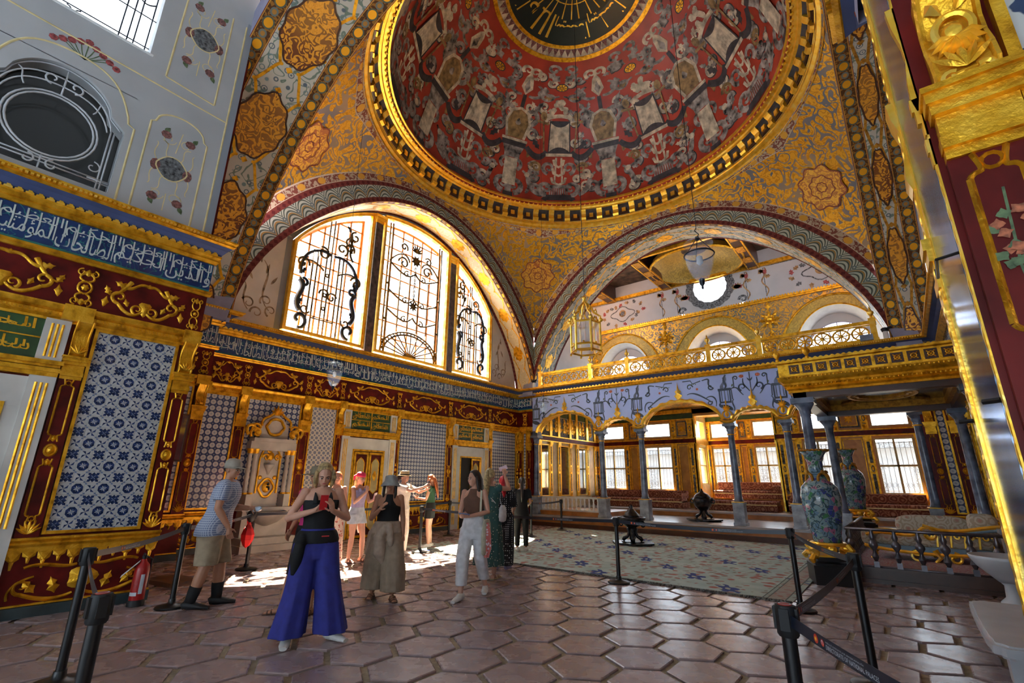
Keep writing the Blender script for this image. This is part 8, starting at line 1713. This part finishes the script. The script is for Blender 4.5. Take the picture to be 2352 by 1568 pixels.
# 9 woman in white trousers
p = Person('dark haired woman in brown halter top and white trousers walking with a tote bag', -4.89, 5.27, -68, 1.655, 'skin_fair', .96, .155, head=(-34, 2), J=dict(elR=(.21, .0, 1.12), wrR=(.12, .20, 1.06), hdR=(-.7, .7, .1), pnR=(-.3, -.3, .8), elL=(-.22, .0, 1.12), wrL=(-.02, .24, 1.07), hdL=(.7, .5, .1), pnL=(.2, -.2, .9), curlR=1.0, curlL=1.0, anR=(.06, .26, .085), toeR=(.08, .46, .03), knR=(.09, .16, .49), anL=(-.10, -.28, .10), toeL=(-.16, -.08, .03), knL=(-.10, -.06, .48)), vox=.008)
p.top(1.02, 1.37, 'brown_top', .009, 0, 'halter_top', halter=True); p.legs('white_cloth', 1.08, [(0, .112), (.4, .105), (1, .082)], .15, 'white_trousers', (.03, 6, 0)); p.shoes('shoe_white'); p.hair('hair_dark', 48, 108, 126, [([(0, -.06, 1.66), (0, -.095, 1.56), (.01, -.11, 1.42), (.01, -.12, 1.30), (.01, -.12, 1.22)], [(.06, .03), (.088, .042), (.09, .04), (.075, .03), (.04, .012)])]+[([(q*.078, .01, 1.62), (q*.088, .0, 1.52), (q*.088, -.02, 1.40), (q*.08, -.03, 1.32)], [.02, .024, .022, .010]) for q in (-1, 1)])
b = MB(); b.tube([(.05*math.cos(q)*1.1, .0+.065*math.sin(q)+.0, 1.43-.04*max(0, math.sin(q))) for q in np.linspace(0, 2*PI, 17)[:-1]], .004, 5, closed=True); b.build('necklace', M['shoe_white'], p.root, True)
b = MB(); phone(b, (.03, .30, 1.10), (.9, .3, .1), (0, -.3, 1)); p.item('phone', 'blue phone held by the woman in white trousers', 'phone', b, plain('phone_blue', (.10, .16, .35), .3))
b = MB(); b.tube([(-.13, .07, 1.05), (-.135, .08, 1.25), (-.13, .05, 1.41), (-.135, -.06, 1.38), (-.15, -.08, 1.1)], (.016), 6); loft(b, [((-.20, .0, z), rx, ry) for z, rx, ry in ((1.02, .02, .10), (.95, .035, .15), (.75, .05, .17), (.58, .045, .16), (.55, .02, .12))], 16); tb = p.item('tote_bag', 'cream tote bag on the shoulder of the woman in white trousers', 'bag', b, M['tote_cream'])
b = MB(); loft(b, [((-.235, .06, z), r, r*.8) for z, r in ((.98, .02), (.92, .04), (.8, .06), (.65, .065), (.52, .03))], 14, (.3, 5, 0)); p.item('scarf', 'red patterned scarf tied to the cream tote bag', 'scarf', b, M['scarf_print'])
# 10 blond woman in green dress
p = Person('blond woman in a long green dress raising her phone, seen from behind', -5.56, 6.38, 108, 1.71, 'skin_fair', 1.0, head=(-6, -8), J=dict(elR=(.30, .12, 1.38), wrR=(.16, .26, 1.60), hdR=(-.2, .1, 1), pnR=(-.2, 1, 0), elL=(-.26, .10, 1.22), wrL=(-.12, .30, 1.38), hdL=(.3, .3, .8), pnL=(.3, 1, 0), curlR=.7, curlL=.7))
p.top(.95, 1.42, 'green_dress', .014, .22, 'dress_top'); p.skirt('green_dress', 1.04, .20, .24, 'dress_skirt', (.07, 9, .3)); p.shoes('straw', 'sandal', 'sandal'); p.hair('hair_pale', 46, 112, 128, [([(0, -.05, 1.67), (0, -.098, 1.57), (0, -.12, 1.44), (0, -.13, 1.32), (0, -.13, 1.22)], [(.06, .03), (.094, .045), (.10, .045), (.085, .035), (.04, .012)])]); b = MB(); phone(b, (.12, .28, 1.72), (.8, .1, .3), (0, 1, 0)); p.item('phone', 'phone held up by the blond woman in the green dress', 'phone', b, M['phone_pink'])
b = MB(); loft(b, [((.24, -.02, z), rx, ry) for z, rx, ry in ((1.12, .02, .06), (1.08, .05, .09), (.95, .06, .10), (.88, .05, .09), (.86, .02, .05))], 14); b.tube([(.22, .0, 1.1), (.10, .09, 1.35), (-.06, .05, 1.43), (-.08, -.08, 1.36), (.15, -.11, 1.15)], .006, 5); p.item('shoulder_bag', 'small white shoulder bag between the green dress and the dotted jumpsuit', 'bag', b, M['white_cloth'])
# 11 crimson haired woman in dots
p = Person('woman with bright red hair in a black polka dot jumpsuit, seen from behind', -5.93, 7.18, 122, 1.60, 'skin_fair', 1.06, .165, head=(6, 0), hipw=1.08, J=dict(elR=(.22, .02, 1.12), wrR=(.16, .18, 1.0), elL=(-.22, .02, 1.12), wrL=(-.16, .18, 1.0), anR=(.10, -.14, .10), toeR=(.14, .06, .03)))
p.top(.9, 1.43, 'dots', .022, .55, 'jumpsuit_top', .02); p.legs('dots', 1.06, [(0, .122), (.4, .12), (1, .115)], .09, 'jumpsuit_legs', (.04, 6, 0)); p.shoes('lavender'); p.hair('hair_crimson', 46, 112, 128, [([(0, -.05, 1.67), (0, -.095, 1.57), (0, -.11, 1.46), (.02, -.115, 1.38), (.02, -.11, 1.30)], [(.06, .03), (.095, .05), (.10, .05), (.08, .04), (.03, .012)])], 1.03)
b = MB(); b.tube([(.16, -.11, 1.36), (0, -.135, 1.2), (-.15, -.12, 1.04)], .008, 5); b.build('bag_strap', M['black_cloth'], p.root)
# 12 dark haired figure in black
p = Person('dark haired figure in black clothes behind the polka dot jumpsuit', -7.06, 9.22, 130, 1.60, 'skin_tan', .95, J=dict(wrR=(.14, .2, 1.0)))
p.top(.9, 1.42, 'black_cloth', .015, .4, 'top'); p.legs('black_cloth', 1.02, [(0, .105), (.5, .08), (1, .06)], .10, 'trousers'); p.shoes('shoe_white'); p.hair('hair_dark', 46, 112, 128, [([(0, -.05, 1.67), (0, -.095, 1.57), (0, -.12, 1.40), (0, -.12, 1.25), (0, -.12, 1.12)], [(.06, .03), (.09, .045), (.09, .04), (.08, .035), (.04, .012)])])
